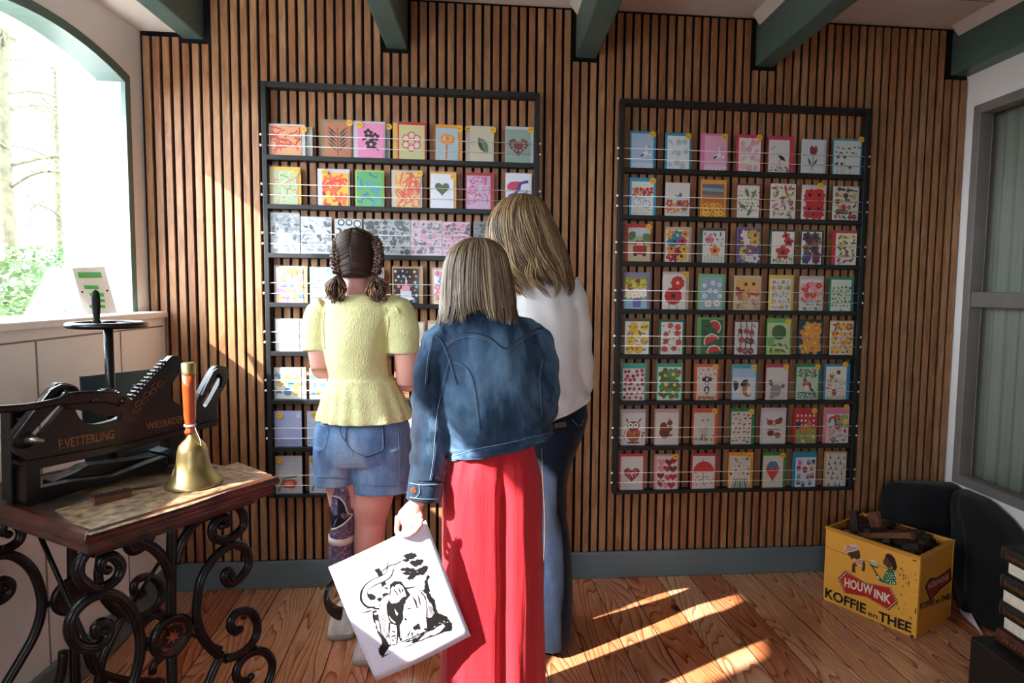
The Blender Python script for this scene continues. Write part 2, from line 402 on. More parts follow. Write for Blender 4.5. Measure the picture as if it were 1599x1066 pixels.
# slats
mb = MB(); BEAMS = [(-1.291, -1.204), (-.459, -.368), (.36, .454), (1.181, 1.27), (2.13, 2.24)]
nsl = 94; per = .03905
for i in range(nsl):
    x = -1.4345 + i*per; w = .0133
    if i % 21 == 8: w = .0145
    zt = ZC - .012
    if i < 4: zt = 2.366
    for a, b in BEAMS:
        if x + w > a - .008 and x - w < b + .008: zt = 2.344
    mb.box((x-w, 0, .122), (x+w, .013, zt))
struct('wall_slats', mb, M['slat'], bevel=.0012)
struct('baseboard_back', MB().box((-1.375, -.022, 0), (2.218, .0, .122)), M['base'], bevel=.004)
for i, (a, b) in enumerate(BEAMS):
    mb = MB(); mb.box((a, YB, 2.363), (b, .012, ZC+.01)); struct('trim_%d' % (i+2), mb, M['green'], bevel=.008)
    if i:
        mb = MB(); mb.prism([(a, -.03, ZC), (a-.035, -.03, ZC), (a-.012, -.03, ZC-.03), (a, -.03, ZC-.045)], (0, YB+.03, 0)); struct('trim_%d' % (i+7), mb, M['ceil'])
mb = MB()
for k in range(20): mb.box((-1.7, -.28-.25*k, ZC-.002), (2.6, -.277-.25*k, ZC)) if k < 18 else None
struct('trim_14', mb, M['grey_frame'])
# left wall with arched windows
def arch(a, b, z0, z1, rise, n=14):
    """outline of an opening in the plane of the left wall: list of (y,z) counter-clockwise from lower right"""
    P = [(b, z0), (b, z1)]
    for i in range(1, n): t = i/n; P.append((b+(a-b)*t, z1 + rise*4*t*(1-t)))
    return P + [(a, z1), (a, z0)]
ZS, ZA, RISE = 1.228, 2.175, .062
mb = MB()
edges = [0.02] + [e for w in reversed(WINS) for e in w][::-1] + [YB]
mb = MB(); XO = -1.72
ys = [.02]
for a, b in WINS: ys += [b, a]
ys.append(YB)
for i in range(0, len(ys), 2): mb.box((XO, ys[i+1], 1.2), (XL, ys[i], ZC))
for a, b in WINS:
    P = arch(a, b, ZS, ZA, RISE)[1:-1]; n = len(P)
    for i in range(n-1):
        (y0, z0), (y1, z1) = P[i], P[i+1]
        mb.add([(XL,y0,z0),(XL,y1,z1),(XL,y1,ZC),(XL,y0,ZC),(XO,y0,z0),(XO,y1,z1),(XO,y1,ZC),(XO,y0,ZC)],
            [(0,1,2,3),(7,6,5,4),(0,4,5,1),(3,2,6,7)])
mb.box((XO, YB, 0), (XL, .02, 1.2))
struct('wall_left', mb, M['wall'])
mb = MB(); mb.box((XL, YB, .0), (-1.392, -.004, 1.20))
for k in range(9): pass
struct('trim_17', mb, M['panel'])
mb = MB()
for y in (-.335, -.784, -1.23, -1.68, -2.13, -2.6): mb.box((-1.393, y-.003, .13), (-1.3905, y+.003, 1.165))
mb.box((-1.393, YB, 1.163), (-1.3905, -.02, 1.169))
struct('trim_15', mb, M['grey_frame'])
struct('baseboard_left', MB().box((-1.392, YB, 0), (-1.372, -.022, .135)), M['base'], bevel=.004)
mb = MB(); mb.box((-1.6, YB, 1.2), (-1.378, .0, ZS)); struct('trim_16', mb, M['panel'], bevel=.006)
for wi, (a, b) in enumerate(WINS):
    out = arch(a, b, ZS, ZA, RISE); inn = arch(a+.037, b-.037, ZS+.0, ZA-.034, RISE)
    w0 = MB()
    for i in range(len(out)-1):
        (y0,z0),(y1,z1) = out[i], out[i+1]; (y2,z2),(y3,z3) = inn[i], inn[i+1]
        xo, xi = XL+.004, -1.472 if i in (0, len(out)-2) else -1.56
        w0.add([(xo,y0,z0),(xo,y1,z1),(xo,y3,z3),(xo,y2,z2),(xi,y0,z0),(xi,y1,z1),(xi,y3,z3),(xi,y2,z2)],
            [(0,1,2,3),(4,7,6,5),(0,4,5,1),(3,2,6,7),(1,5,6,2),(0,3,7,4)])
    w = tag(w0.build('window_%d' % (wi+1), M['window_green']), kind='structure')
    g = MB(); g.box((-1.543, a+.02, ZS), (-1.538, b-.02, ZA+RISE-.03)); g.build('glass_pane', M['glass'], w)
    j = MB(); j.box((XO+.01, b-.036, ZS), (-1.473, b-.003, ZA)); j.box((XO+.01, a+.003, ZS), (-1.473, a+.036, ZA)); j.build('white_reveal', M['wall'], w)
# right wall with the large grey framed window
mb = MB(); W0, W1, WZ0, WZ1 = -1.75, -.046, .442, 2.213
mb.box((XR, W1, 0), (XR+.2, .1, ZC)); mb.box((XR, YB, 0), (XR+.2, W0, ZC)); mb.box((XR, W0, 0), (XR+.2, W1, WZ0)); mb.box((XR, W0, WZ1), (XR+.2, W1, ZC))
struct('wall_right', mb, M['wall'])
mb = MB(); t_ = .045
mb.box((XR-.004, W1-t_, WZ0), (XR+.06, W1, WZ1)); mb.box((XR-.004, W0, WZ0), (XR+.06, W0+t_, WZ1)); mb.box((XR-.004, W0+t_, WZ0), (XR+.06, W1-t_, WZ0+t_)); mb.box((XR-.004, W0+t_, WZ1-t_), (XR+.06, W1-t_, WZ1)); mb.box((XR+.004, W0+t_, 1.286), (XR+.05, W1-t_, 1.355))
w = struct('window_4', mb, M['grey_frame'], bevel=.004)
MB().box((XR+.03, W0+t_, WZ0+t_), (XR+.034, W1-t_, WZ1-t_)).build('glass_pane', M['glass'], w)
R = []
for z in (WZ0-.05, .6, 1.2, 1.8, WZ1+.05):
    R.append([Vector((XR+.11+.012*sin(i*.9)+.004*sin(i*2.3+z), W0+(W1-W0)*i/160, z)) for i in range(161)])
mb = MB(); mb.rings(R, False, False); cu = tag(mb.build('curtain', M['curtain'], None, smooth=True), 'pale grey-green pleated curtain behind the right-hand window', 'curtain')
struct('curtain_light_block', MB().box((XR+.15, W0-.05, WZ0-.1), (XR+.19, W1+.045, WZ1+.1)), M['wall'])  # unseen board added to stop outdoor light leaking round the curtain
q = cu.modifiers.new('s', 'SOLIDIFY'); q.thickness = .002
# ------------------------------------------------------------------ flat printed motifs (u right, v up, in card units of metres)
YF = -.05   # front of the racks
def blob(cx, cy, r, n=12, jit=0, sd=0, asp=1, ang=0):
    rn = random.Random(sd); P = []
    for i in range(n):
        t = 2*pi*i/n; q = r*(1+jit*(rn.random()-.5)*2); x = q*cos(t); y = q*asp*sin(t)
        P.append((cx+x*cos(ang)-y*sin(ang), cy+x*sin(ang)+y*cos(ang)))
    return P
def heart(cx, cy, r, n=22):
    return [(cx + r*(16*sin(t)**3)/16, cy + r*(13*cos(t)-5*cos(2*t)-2*cos(3*t)-cos(4*t))/16) for t in [2*pi*i/n for i in range(n)]]
def leafp(cx, cy, r, ang, w=.34):
    P = []
    for i in range(7): t = i/6; P.append((r*(t*2-1), r*w*sin(pi*t)))
    for i in range(5, 0, -1): t = i/6; P.append((r*(t*2-1), -r*w*sin(pi*t)))
    return [(cx+x*cos(ang)-y*sin(ang), cy+x*sin(ang)+y*cos(ang)) for x, y in P]
def starp(cx, cy, r, k=6, q=.45, a0=0):
    return [(cx+(r if i % 2 == 0 else r*q)*cos(a0+pi*i/k), cy+(r if i % 2 == 0 else r*q)*sin(a0+pi*i/k)) for i in range(2*k)]
def strip(P, w):
    L, R_ = [], []
    for i, p in enumerate(P):
        a = P[max(i-1,0)]; b = P[min(i+1,len(P)-1)]; dx, dy = b[0]-a[0], b[1]-a[1]; l = math.hypot(dx, dy) or 1
        nx, ny = -dy/l*w/2, dx/l*w/2; L.append((p[0]+nx, p[1]+ny)); R_.append((p[0]-nx, p[1]-ny))
    return L + R_[::-1]
def flower(x, y, r, c, c2, k=5, a0=.3):
    o = [(blob(x+r*.55*cos(a0+2*pi*i/k), y+r*.55*sin(a0+2*pi*i/k), r*.5, 9, 0, 0, .8, a0+2*pi*i/k), c) for i in range(k)]
    return o + [(blob(x, y, r*.28, 8), c2)]
def glyph(kind, x, y, r, c, rn):
    a = rn.random()*6.28
    if kind == 'o': return [(blob(x, y, r, 10), c)]
    if kind == 'h': return [(heart(x, y, r), c)]
    if kind == 'l': return [(leafp(x, y, r, a), c)]
    if kind == 's': return [(starp(x, y, r, 5, .5, a), c)]
    if kind == 'f': return flower(x, y, r, c, '#f0c040', 5, a)
    if kind == 'd': return flower(x, y, r, c, '#2a1a1a', 6, a)
    if kind == 'j': return [(blob(x, y, r, 8, .5, rn.random(), .6, a), c)]
    if kind == 'b': return [(blob(x, y, r*.8, 8, .2, rn.random(), .5, 0), c), (blob(x+r*.7, y+r*.4, r*.35, 7), c), (strip([(x-r*.4, y), (x-r*.5, y-r*.8)], r*.18), c), (strip([(x+r*.4, y), (x+r*.5, y-r*.8)], r*.18), c)]
    if kind == 'B': return [(blob(x-r*.5, y+r*.3, r*.6, 7, .2, 1, .8, .6), c), (blob(x+r*.5, y+r*.3, r*.6, 7, .2, 2, .8, -.6), c)]
    if kind == 't': return [(blob(x, y+r*.3, r*.55, 8, 0, 0, 1.2), c), (strip([(x, y-r*.2), (x, y-r*1.3)], r*.15), '#3c6a34'), (leafp(x+r*.4, y-r*.7, r*.5, 1.0), '#3c6a34')]
    if kind == 'k': return [([(x-r*.5, y-r), (x+r*.5, y-r), (x+r*.75, y), (x-r*.75, y)], '#5a7ab0' if rn.random() < .5 else '#8a3a30'), (blob(x, y+r*.25, r*.75, 9, .1, 3, .8), c)]
    if kind == 'v': return [(blob(x, y-r*.5, r*.5, 9, 0, 0, 1.1), c), (strip([(x, y-r*.1), (x, y+r*1.2)], r*.2), '#4a2a18')]
    if kind == 'w': return [(strip([(x-r, y), (x-r*.3, y+r*.6), (x+r*.3, y-r*.2), (x+r, y+r*.4)], r*.28), c)]
    return []
def scat(kinds, cols, n, smin, smax, seed, W, H, v0=0.02, v1=.98):
    rn = random.Random(seed); o = []; pts = []
    nx = max(1, int(round(sqrt(n*W/(H*(v1-v0)))))); ny = max(1, int(math.ceil(n/nx)))
    for j in range(ny):
        for i in range(nx):
            r = (smin + (smax-smin)*rn.random())*W*1.28
            x = (i+.5+(.5 if j % 2 else 0)*.8 - .2 + rn.uniform(-.25,.25))/nx*W; y = (v0+(v1-v0)*(j+.5+rn.uniform(-.2,.2))/ny)*H
            x = min(max(x, r*1.05), W-r*1.05); y = min(max(y, r*1.05), H-r*1.05)
            o += glyph(rn.choice(kinds), x, y, r, rn.choice(cols), rn)
    return o
def U_(P, W, H): return [(x*W, y*H) for x, y in P]
def swirls(cols, n, seed, W, H, w=.05):
    rn = random.Random(seed); o = []
    for i in range(n):
        x, y = rn.random()*.8+.1, rn.random()*.8+.1; a = rn.random()*6.28; P = []
        for k in range(7):
            P.append((min(max(x, .05), .95)*W, min(max(y, .04), .96)*H)); a += rn.uniform(-.9, .9); x += .09*cos(a); y += .07*sin(a)
        o.append((strip(P, w*W), rn.choice(cols)))
    return o
def motif(name, W, H, sd):
    u = lambda P, c: (U_(P, W, H), c)
    if name == 'stork':
        return [(blob(.62*W,.42*H,.16*W,12,.1,1,.6,.6),'#e8ecef'),(strip([(.7*W,.5*H),(.66*W,.62*H),(.7*W,.68*H)],.05*W),'#e8ecef'),(strip([(.72*W,.67*H),(.86*W,.6*H)],.03*W),'#d86a48'),(leafp(.5*W,.38*H,.12*W,.5),'#22252a'),(blob(.85*W,.4*H,.06*W,9),'#eef0f2')] + [(U_([(i/12,.02+.05*(i%2)),((i+1)/12,.02+.05*(i%2)),((i+1)/12,.07+.05*(i%2)),(i/12,.07+.05*(i%2))],W,H),'#e6e6ea') for i in range(12)] + [(U_([(i/12,.12-.05*(i%2)+.0),((i+1)/12,.12-.05*(i%2)),((i+1)/12,.15-.05*(i%2)),(i/12,.15-.05*(i%2))],W,H),'#e6e6ea') for i in range(0,12,2)]
    if name == 'stork2':
        return [(blob(.5*W,.5*H,.2*W,12,.1,1,.55,-.5),'#d5d3ce'),(strip([(.42*W,.58*H),(.3*W,.72*H),(.27*W,.82*H)],.06*W),'#d0cec8'),(strip([(.28*W,.8*H),(.12*W,.7*H)],.03*W),'#7a2a20'),(leafp(.64*W,.45*H,.22*W,-.6,.4),'#1f2420'),(strip([(.5*W,.4*H),(.5*W,.12*H)],.02*W),'#a03848'),(strip([(.58*W,.4*H),(.6*W,.12*H)],.02*W),'#a03848')] + scat('lo',['#4a6a3a','#9a3030','#6a7a50'],14,.03,.06,sd,W,H,.02,.2)
    if name == 'tulip':
        return [(blob(.52*W,.68*H,.17*W,12,.05,1,1.0),'#8a2c30'),(leafp(.42*W,.75*H,.16*W,1.3,.4),'#7a2024'),(leafp(.64*W,.75*H,.16*W,1.8,.4),'#96343a'),(strip([(.52*W,.55*H),(.46*W,.1*H)],.03*W),'#3d4f30'),(leafp(.36*W,.35*H,.22*W,1.9,.22),'#46583a'),(leafp(.6*W,.33*H,.22*W,1.0,.22),'#46583a')]
    if name == 'heartbig': return [(heart(.5*W,.48*H,.36*W),'#9a1f30')] + [(blob(.5*W+.2*W*cos(t),.5*H+.17*W*sin(t),.035*W,7),'#d9b8b8') for t in [k*.7 for k in range(9)]] + [(heart(.5*W,.47*H,.1*W),'#c9949a')]
    if name == 'heartgreen': return [(heart(.5*W,.58*H,.32*W),'#3f5a22')] + [(blob(.5*W+x*W,.6*H+y*H,.05*W,8,.3,3),c) for x,y,c in ((-.12,.03,'#56701f'),(.1,.02,'#2a4420'),(0,-.06,'#6a7d2a'),(-.05,.05,'#2f4420'),(.14,.06,'#56701f'))]
    if name == 'heartred': return [(heart(.5*W,.5*H,.4*W),'#7d3431')] + [(blob(.5*W+.24*W*cos(t),.52*H+.2*W*sin(t),.05*W,7,.3,k),'#8fa59b') for k, t in enumerate([k*.63 for k in range(10)])]
    if name == 'smile':
        o = []
        for k in range(6): t = k*1.047+.5; o += [(blob(.48*W+.25*W*cos(t),.52*H+.25*W*sin(t),.15*W,12),'#a81c28'),(blob(.48*W+.25*W*cos(t),.52*H+.25*W*sin(t),.115*W,12),'#e6c0b8')]
        return o + [(blob(.48*W,.52*H,.15*W,14),'#a81c28'),(blob(.48*W,.52*H,.12*W,14),'#dcc9a0'),(blob(.43*W,.54*H,.018*W,6),'#a81c28'),(blob(.53*W,.54*H,.018*W,6),'#a81c28'),(strip([(.42*W,.49*H),(.48*W,.465*H),(.54*W,.49*H)],.018*W),'#a81c28')]
    if name == 'rose': return [(blob(.5*W,.66*H,.32*W,14,.08,2,.8),'#e09040'),(blob(.5*W,.68*H,.2*W,12,.1,1,.7),'#e8b078'),(blob(.5*W,.7*H,.1*W,10),'#d87c38'),(strip([(.48*W,.5*H),(.45*W,.05*H)],.09*W),'#cc7a3a')]
    if name == 'leaf': return [(leafp(.55*W,.48*H,.4*W,2.1,.5),'#2e4a3a')] + [(strip([(.55*W-.04*W*k,.48*H+.07*W*k),(.55*W-.04*W*k+.16*W,.48*H+.07*W*k+.1*W)],.02*W),'#b8c0a0') for k in range(-4,4)]+ [(strip([(.35*W,.75*H),(.72*W,.22*H)],.02*W),'#b8c0a0')]
    if name == 'palm': return [(strip([(.5*W,.05*H),(.5*W,.85*H)],.03*W),'#3a3d30')] + [(leafp(.5*W+s*.2*W,(.3+.11*k)*H,.24*W,(.75 if s > 0 else 2.4),.16),'#3f4436') for k in range(5) for s in (-1,1)]
    if name == 'flowers3': return flower(.4*W,.72*H,.18*W,'#2a1118','#e48ab0') + flower(.66*W,.62*H,.17*W,'#2a1118','#e48ab0') + flower(.5*W,.4*H,.22*W,'#2a1118','#e48ab0') + [(leafp(.25*W,.55*H,.12*W,.5),'#2a1118'),(leafp(.72*W,.28*H,.12*W,2.4),'#2a1118')]
    if name == 'bike': return [(blob(.25*W,.4*H,.18*W,14),'#7aa0c0'),(blob(.25*W,.4*H,.15*W,14),'#e4e0dc'),(blob(.68*W,.34*H,.18*W,14),'#5a88b0'),(blob(.68*W,.34*H,.15*W,14),'#e4e0dc'),(strip([(.25*W,.4*H),(.4*W,.52*H),(.62*W,.5*H),(.68*W,.34*H)],.025*W),'#4a78a8')] + scat('fo',['#c83a30','#e07a50','#b02838','#5a7a3a'],14,.04,.07,sd,W,H,.55,.82) + scat('l',['#7a9a5a','#a0b880'],12,.04,.06,sd+1,W,H,.02,.2)
    if name == 'butterfly': return [(blob(.62*W,.63*H,.1*W,9,.3,1,.7,.8),'#4a70a0'),(blob(.48*W,.6*H,.07*W,9,.3,2,.8,-.8),'#7a98b8')] + scat('fd',['#c86a4a','#d88a6a','#a8584a'],5,.1,.15,sd,W,H,.15,.5) + scat('l',['#8a9a80','#b0a898'],10,.05,.1,sd,W,H,.02,.35)
    if name == 'sunfield': return [u([(0,0),(1,0),(1,.5),(0,.5)],'#c86a20'),u([(0,.5),(1,.5),(1,.68),(0,.66)],'#b0702a'),u([(0,.68),(1,.68),(1,1),(0,1)],'#5a6878'),u([(0,.8),(1,.76),(1,.86),(0,.9)],'#8a98a0')] + scat('d',['#e8a028','#f0b838'],12,.08,.12,sd,W,H,.02,.42)
    if name == 'car': return [u([(0,.4),(1,.4),(1,1),(0,1)],'#9aa88c'),u([(0,.78),(1,.72),(1,1),(0,1)],'#b8c4c8'),u([(0,0),(1,0),(1,.42),(0,.5)],'#c8b890'),(blob(.15*W,.75*H,.2*W,10,.2,1),'#5a7040'),(blob(.85*W,.72*H,.2*W,10,.2,2),'#64783e'),u([(.22,.2),(.82,.2),(.85,.45),(.2,.45)],'#b02a20'),u([(.28,.45),(.76,.45),(.7,.62),(.34,.62)],'#a02018'),u([(.34,.47),(.7,.47),(.66,.58),(.38,.58)],'#c8c0a8'),(blob(.32*W,.2*H,.08*W,9),'#1f1a18'),(blob(.72*W,.2*H,.08*W,9),'#1f1a18')]
    if name == 'redflower2': return flower(.64*W,.75*H,.3*W,'#c2302a','#e0b060',9) + flower(.45*W,.38*H,.38*W,'#b81f22','#3a1a14',11) + [(strip([(.3*W,.2*H),(.25*W,0)],.03*W),'#5a6a3a'),(strip([(.6*W,.12*H),(.65*W,0)],.03*W),'#5a6a3a')]
    if name == 'redpoppy': return flower(.5*W,.36*H,.32*W,'#b8301f','#2a1612',5) + flower(.75*W,.68*H,.22*W,'#b0281c','#2a1612',5) + flower(.62*W,.88*H,.18*W,'#b8301f','#2a1612',4) + scat('l',['#5f7040','#8a9a6a'],8,.06,.1,sd,W,H,.02,.18)
    if name == 'melon':
        o = [u([(0,0),(1,0),(1,1),(0,1)],'#1f5a34')] + scat('l',['#2f7a48','#174428'],12,.1,.16,sd,W,H)
        for cx, cy, r, a in ((.58,.78,.34,-.9),(.5,.36,.38,.4),(.62,.06,.34,.2)):
            h = [(cx*W+r*W*cos(a+pi*k/12), cy*H+r*W*sin(a+pi*k/12)) for k in range(13)]; h2 = [(cx*W+r*.86*W*cos(a+pi*k/12), cy*H+r*.86*W*sin(a+pi*k/12)) for k in range(13)]
            cl = lambda P: [(min(max(x,0),W), min(max(y,0),H)) for x, y in P]
            o += [(cl(h),'#e4e0c8'),(cl(h2),'#c42a28')]
        return o
    if name == 'dog': return [(blob(.5*W,.3*H,.14*W,12,.1,1,1.5),'#2c2220'),(blob(.5*W,.3*H,.06*W,9,0,1,2.2),'#e0d8cc'),(blob(.5*W,.63*H,.17*W,12,.05,2,.9),'#251c1a'),(blob(.5*W,.62*H,.05*W,8,0,1,2.0),'#e4ddd2'),(blob(.32*W,.62*H,.07*W,9,0,1,1.5,.3),'#1f1816'),(blob(.68*W,.62*H,.07*W,9,0,1,1.5,-.3),'#1f1816'),(blob(.5*W,.56*H,.03*W,7),'#0f0b0a'),(strip([(.36*W,.5*H),(.5*W,.47*H),(.64*W,.5*H)],.04*W),'#b85a2a')] + scat('l',['#b87a3a','#c8924a','#8a4a2a'],12,.05,.08,sd,W,H,.6,.98) + scat('j',['#a85a20','#c07828'],10,.05,.08,sd,W,H,.01,.12)
    if name == 'horse': return [u([(.0,.72),(1,.72),(1,1),(0,1)],'#9cc0d8'),(blob(.62*W,.32*H,.2*W,12,.1,1,1.7,.2),'#a8683a'),(blob(.72*W,.3*H,.1*W,9,.1,1,1.9,.1),'#e4dccf'),(blob(.5*W,.55*H,.2*W,10,.3,4,.6,.5),'#1d1614'),(blob(.14*W,.45*H,.14*W,10,.3,3,1.6),'#201816'),(blob(.58*W,.6*H,.1*W,9,.2,1,.6),'#2a1d18')]
    if name == 'pig': return [(blob(.45*W,.28*H,.26*W,12,.08,1,1.1),'#8b8886'),(blob(.22*W,.52*H,.1*W,9,.1,1,1.6,.4),'#5c5857'),(blob(.78*W,.42*H,.12*W,9,.1,1,.7,.6),'#646060'),(blob(.3*W,.1*H,.14*W,10,.1,1,.9),'#9c9896'),(blob(.27*W,.1*H,.03*W,7),'#3a3636'),(blob(.36*W,.32*H,.025*W,7),'#201c1c')]
    if name == 'robin': return [u([(0,0),(1,0),(1,1),(0,1)],'#b8c8b8'),(blob(.5*W,.44*H,.2*W,12,.05,1,.9,-.6),'#7a6248'),(blob(.42*W,.48*H,.15*W,12,.05,1),'#cc5a22'),(blob(.48*W,.36*H,.13*W,10),'#dcd4c0'),(leafp(.72*W,.3*H,.22*W,-.8,.25),'#4f3c28'),(blob(.38*W,.6*H,.09*W,9),'#6a5540'),(strip([(.1*W,.22*H),(.9*W,.18*H)],.05*W),'#4a5a40')] + scat('l',['#3f5c3a','#6a8458'],14,.08,.12,sd,W,H,.68,.98) + scat('l',['#56704a'],8,.06,.1,sd,W,H,.02,.2)
    if name == 'owls': return [(blob(.28*W,.72*H,.13*W,10,.05,1,1.2),'#a8764a'),(blob(.24*W,.77*H,.04*W,8),'#f0e8d8'),(blob(.33*W,.77*H,.04*W,8),'#f0e8d8'),(blob(.6*W,.82*H,.1*W,10,.05,1,1.1),'#5a5f6a'),(blob(.42*W,.2*H,.12*W,10,.05,1,1.2),'#8a5a3a'),(blob(.4*W,.28*H,.1*W,9,0,1,.5),'#b8302a'),(strip([(.05*W,.6*H),(.6*W,.62*H)],.03*W),'#a8683a')] + scat('lo',['#7a9a5a','#c85a3a','#b0864a'],14,.04,.06,sd,W,H,.3,.6) + scat('l',['#7a9a5a','#a0522d'],8,.04,.06,sd,W,H,.02,.12)
    if name == 'owl': return [(blob(.5*W,.32*H,.3*W,14,.05,1,1.0),'#b0572a'),(blob(.5*W,.6*H,.27*W,14,.03,1,.75),'#7a3f22'),(blob(.37*W,.62*H,.11*W,12),'#e6ded2'),(blob(.6*W,.62*H,.11*W,12),'#e6ded2'),(blob(.38*W,.62*H,.045*W,10),'#1a1210'),(blob(.59*W,.62*H,.045*W,10),'#1a1210'),(starp(.48*W,.53*H,.05*W,3),'#e08a28'),(leafp(.22*W,.77*H,.12*W,2.1,.3),'#6a3a20'),(leafp(.76*W,.77*H,.12*W,1.0,.3),'#6a3a20'),(strip([(.25*W,.08*H),(.75*W,.08*H)],.07*W),'#5a3a28')] + scat('j',['#d87a3a','#8a4422'],10,.04,.07,sd,W,H,.2,.45)
    if name == 'squirrel': return [(blob(.4*W,.38*H,.24*W,14,.04,1,1.1),'#6e3320'),(blob(.62*W,.68*H,.12*W,12,.05,1,1.0),'#74361f'),(blob(.36*W,.55*H,.17*W,12,.06,1,1.3,.3),'#7c3a20'),(blob(.64*W,.5*H,.1*W,10,.05,1,1.2),'#6a2f1c'),(leafp(.6*W,.8*H,.06*W,1.5,.5),'#6e3320'),(leafp(.68*W,.3*H,.1*W,.6,.4),'#5c2a1a')]
    if name == 'sheep': return [(blob(.5*W,.42*H,.25*W,14,.12,1,.95),'#b8b2a6'),(blob(.53*W,.6*H,.12*W,10,.05,1,1.1),'#d0cabe'),(leafp(.42*W,.76*H,.09*W,2.3,.3),'#5a4a3c'),(leafp(.66*W,.77*H,.09*W,.9,.3),'#4a3c30'),(strip([(.42*W,.3*H),(.4*W,.12*H)],.08*W),'#2a2826'),(strip([(.56*W,.3*H),(.56*W,.12*H)],.07*W),'#38332e'),(blob(.56*W,.52*H,.03*W,7),'#2a2420')] + scat('j',['#6a8a50','#8a8a80'],9,.04,.07,sd,W,H,.1,.3)
    if name == 'peacock': return [(blob(.33*W,.66*H,.16*W,10,.15,1,.8,-.2),'#b84a24'),(blob(.7*W,.7*H,.18*W,10,.15,2,.8,.4),'#a83c20'),(blob(.36*W,.32*H,.17*W,10,.15,3,.8,.1),'#7a2a1c'),(blob(.68*W,.27*H,.16*W,10,.15,4,.8,-.5),'#a03a22'),(strip([(.15*W,.78*H),(.5*W,.55*H),(.82*W,.82*H)],.04*W),'#241a20'),(strip([(.2*W,.44*H),(.75*W,.44*H)],.03*W),'#241a20'),(blob(.78*W,.78*H,.06*W,8),'#2a2230')]
    if name == 'rooster': 
        o = [u([(0,.5),(1,.5),(1,1),(0,1)],'#b8202a')]
        for i in range(5):
            for j in range(3): o.append(u([(.04+i*.2,.55+j*.16),(.12+i*.2,.55+j*.16),(.12+i*.2,.62+j*.16),(.04+i*.2,.62+j*.16)],'#ecdcd4'))
        return o + [u([(0,0),(1,0),(1,.5),(0,.5)],'#9a9a48'),(blob(.42*W,.42*H,.24*W,12,.1,1,.8),'#c07a2a'),(blob(.66*W,.6*H,.12*W,10,.1,1,1.2),'#c48a34'),(blob(.12*W,.6*H,.16*W,10,.2,1,1.2),'#26344a'),(blob(.7*W,.76*H,.06*W,8,.2,1),'#b02420')] + scat('jl',['#7aa040','#d8d0a8','#5a88a0'],12,.05,.09,sd,W,H,.02,.28)
    if name == 'umbrella': 
        P = [(.5+.48*cos(t), .5+.34*sin(t)) for t in [pi*k/14 for k in range(15)]] + [(.3,.44),(.14,.5)]
        return [(U_(P,W,H),'#c8342c'),(strip([(.48*W,.5*H),(.48*W,.14*H),(.56*W,.08*H),(.6*W,.14*H)],.03*W),'#7a2420'),(strip([(.48*W,.84*H),(.48*W,.92*H)],.025*W),'#5a2420')] + scat('h',['#c04a48','#6a3a40'],20,.02,.035,sd,W,H,.1,.42)
    if name == 'pencils': 
        o = []
        for i, c in enumerate(['#e0962c','#2f78a0','#78a83a','#2f7898','#7aa83a','#2f6a90','#e08a3a']): x = .06+i*.14; q = .04*(i-3); o.append(u([(x,0),(x+.1,0),(x+.08-q,.24),(x+.02-q,.24)],c)); o.append(u([(x+.02-q,.24),(x+.08-q,.24),(x+.05-q,.33)],'#3a2a20'))
        return o + scat('wo',['#c05a48','#4a5a78','#6a4a3a'],22,.02,.05,sd,W,H,.4,.97)
    if name == 'balloon':
        o = [(blob(.48*W,.58*H,.33*W,18,0,1,1.0),'#c8403a'),(U_([(.18,.5),(.78,.5),(.52,.24),(.44,.24)],W,H),'#c8403a'),(blob(.48*W,.7*H,.26*W,16,0,1,.75),'#3f80a8')]
        for i in range(4): o.append((U_([(.2+i*.15,.52),(.34+i*.15,.52),(.27+i*.15,.66)],W,H),'#d86a38' if i % 2 else '#b8282c'))
        return o + [(U_([(.42,.2),(.54,.2),(.53,.27),(.43,.27)],W,H),'#4a2018')]
    if name == 'greendisc': return [(blob(.5*W,.7*H,.33*W,18,.03,1,1.0),'#2d5c2c'),(blob(.12*W,.4*H,.2*W,12,.1,1,1.1),'#6fa858'),(blob(.4*W,.1*H,.3*W,12,.2,1,.5),'#a8b448')] + scat('l',['#3f6a3c'],5,.1,.14,sd,W,H,.05,.35)
    if name == 'daisies': return [u([(0,0),(1,0),(1,1),(0,1)],'#8fb4c8')] + [g for x,y,r in ((.55,.82,.11),(.15,.74,.1),(.85,.76,.1),(.42,.58,.11),(.68,.56,.11),(.18,.42,.12),(.88,.42,.11),(.35,.18,.17),(.75,.2,.17)) for g in flower(x*W,y*H,r*W,'#ece6d8','#d89a30',7)]
    if name == 'vase': return [u([(0,.3),(1,.3),(1,1),(0,1)],'#8aa03c'),u([(0,0),(1,0),(1,.3),(0,.3)],'#8fb8c8'),(U_([(.38,.05),(.72,.05),(.76,.42),(.34,.42)],W,H),'#6f62a8')] + scat('f',['#ebe4e0','#f2ead8'],9,.1,.14,sd,W,H,.38,.62) + scat('fj',['#e0a838','#8a2a48','#c8c048'],10,.08,.12,sd+1,W,H,.62,.95)
    if name == 'cake': return [u([(0,0),(1,0),(1,1),(0,1)],'#15121c')] + scat('sf',['#e0708a','#5a90c8','#e8c048','#d8d0e0'],26,.03,.06,sd,W,H) + [u([(.28,.16),(.72,.16),(.72,.36),(.28,.36)],'#bcd0e0'),u([(.34,.36),(.66,.36),(.66,.52),(.34,.52)],'#e08aa0'),u([(.47,.52),(.53,.52),(.53,.7),(.47,.7)],'#e8b8c8'),(blob(.5*W,.74*H,.03*W,7,0,1,1.6),'#f0a838'),(blob(.5*W,.15*H,.33*W,14,0,1,.22),'#e4e0e8')]
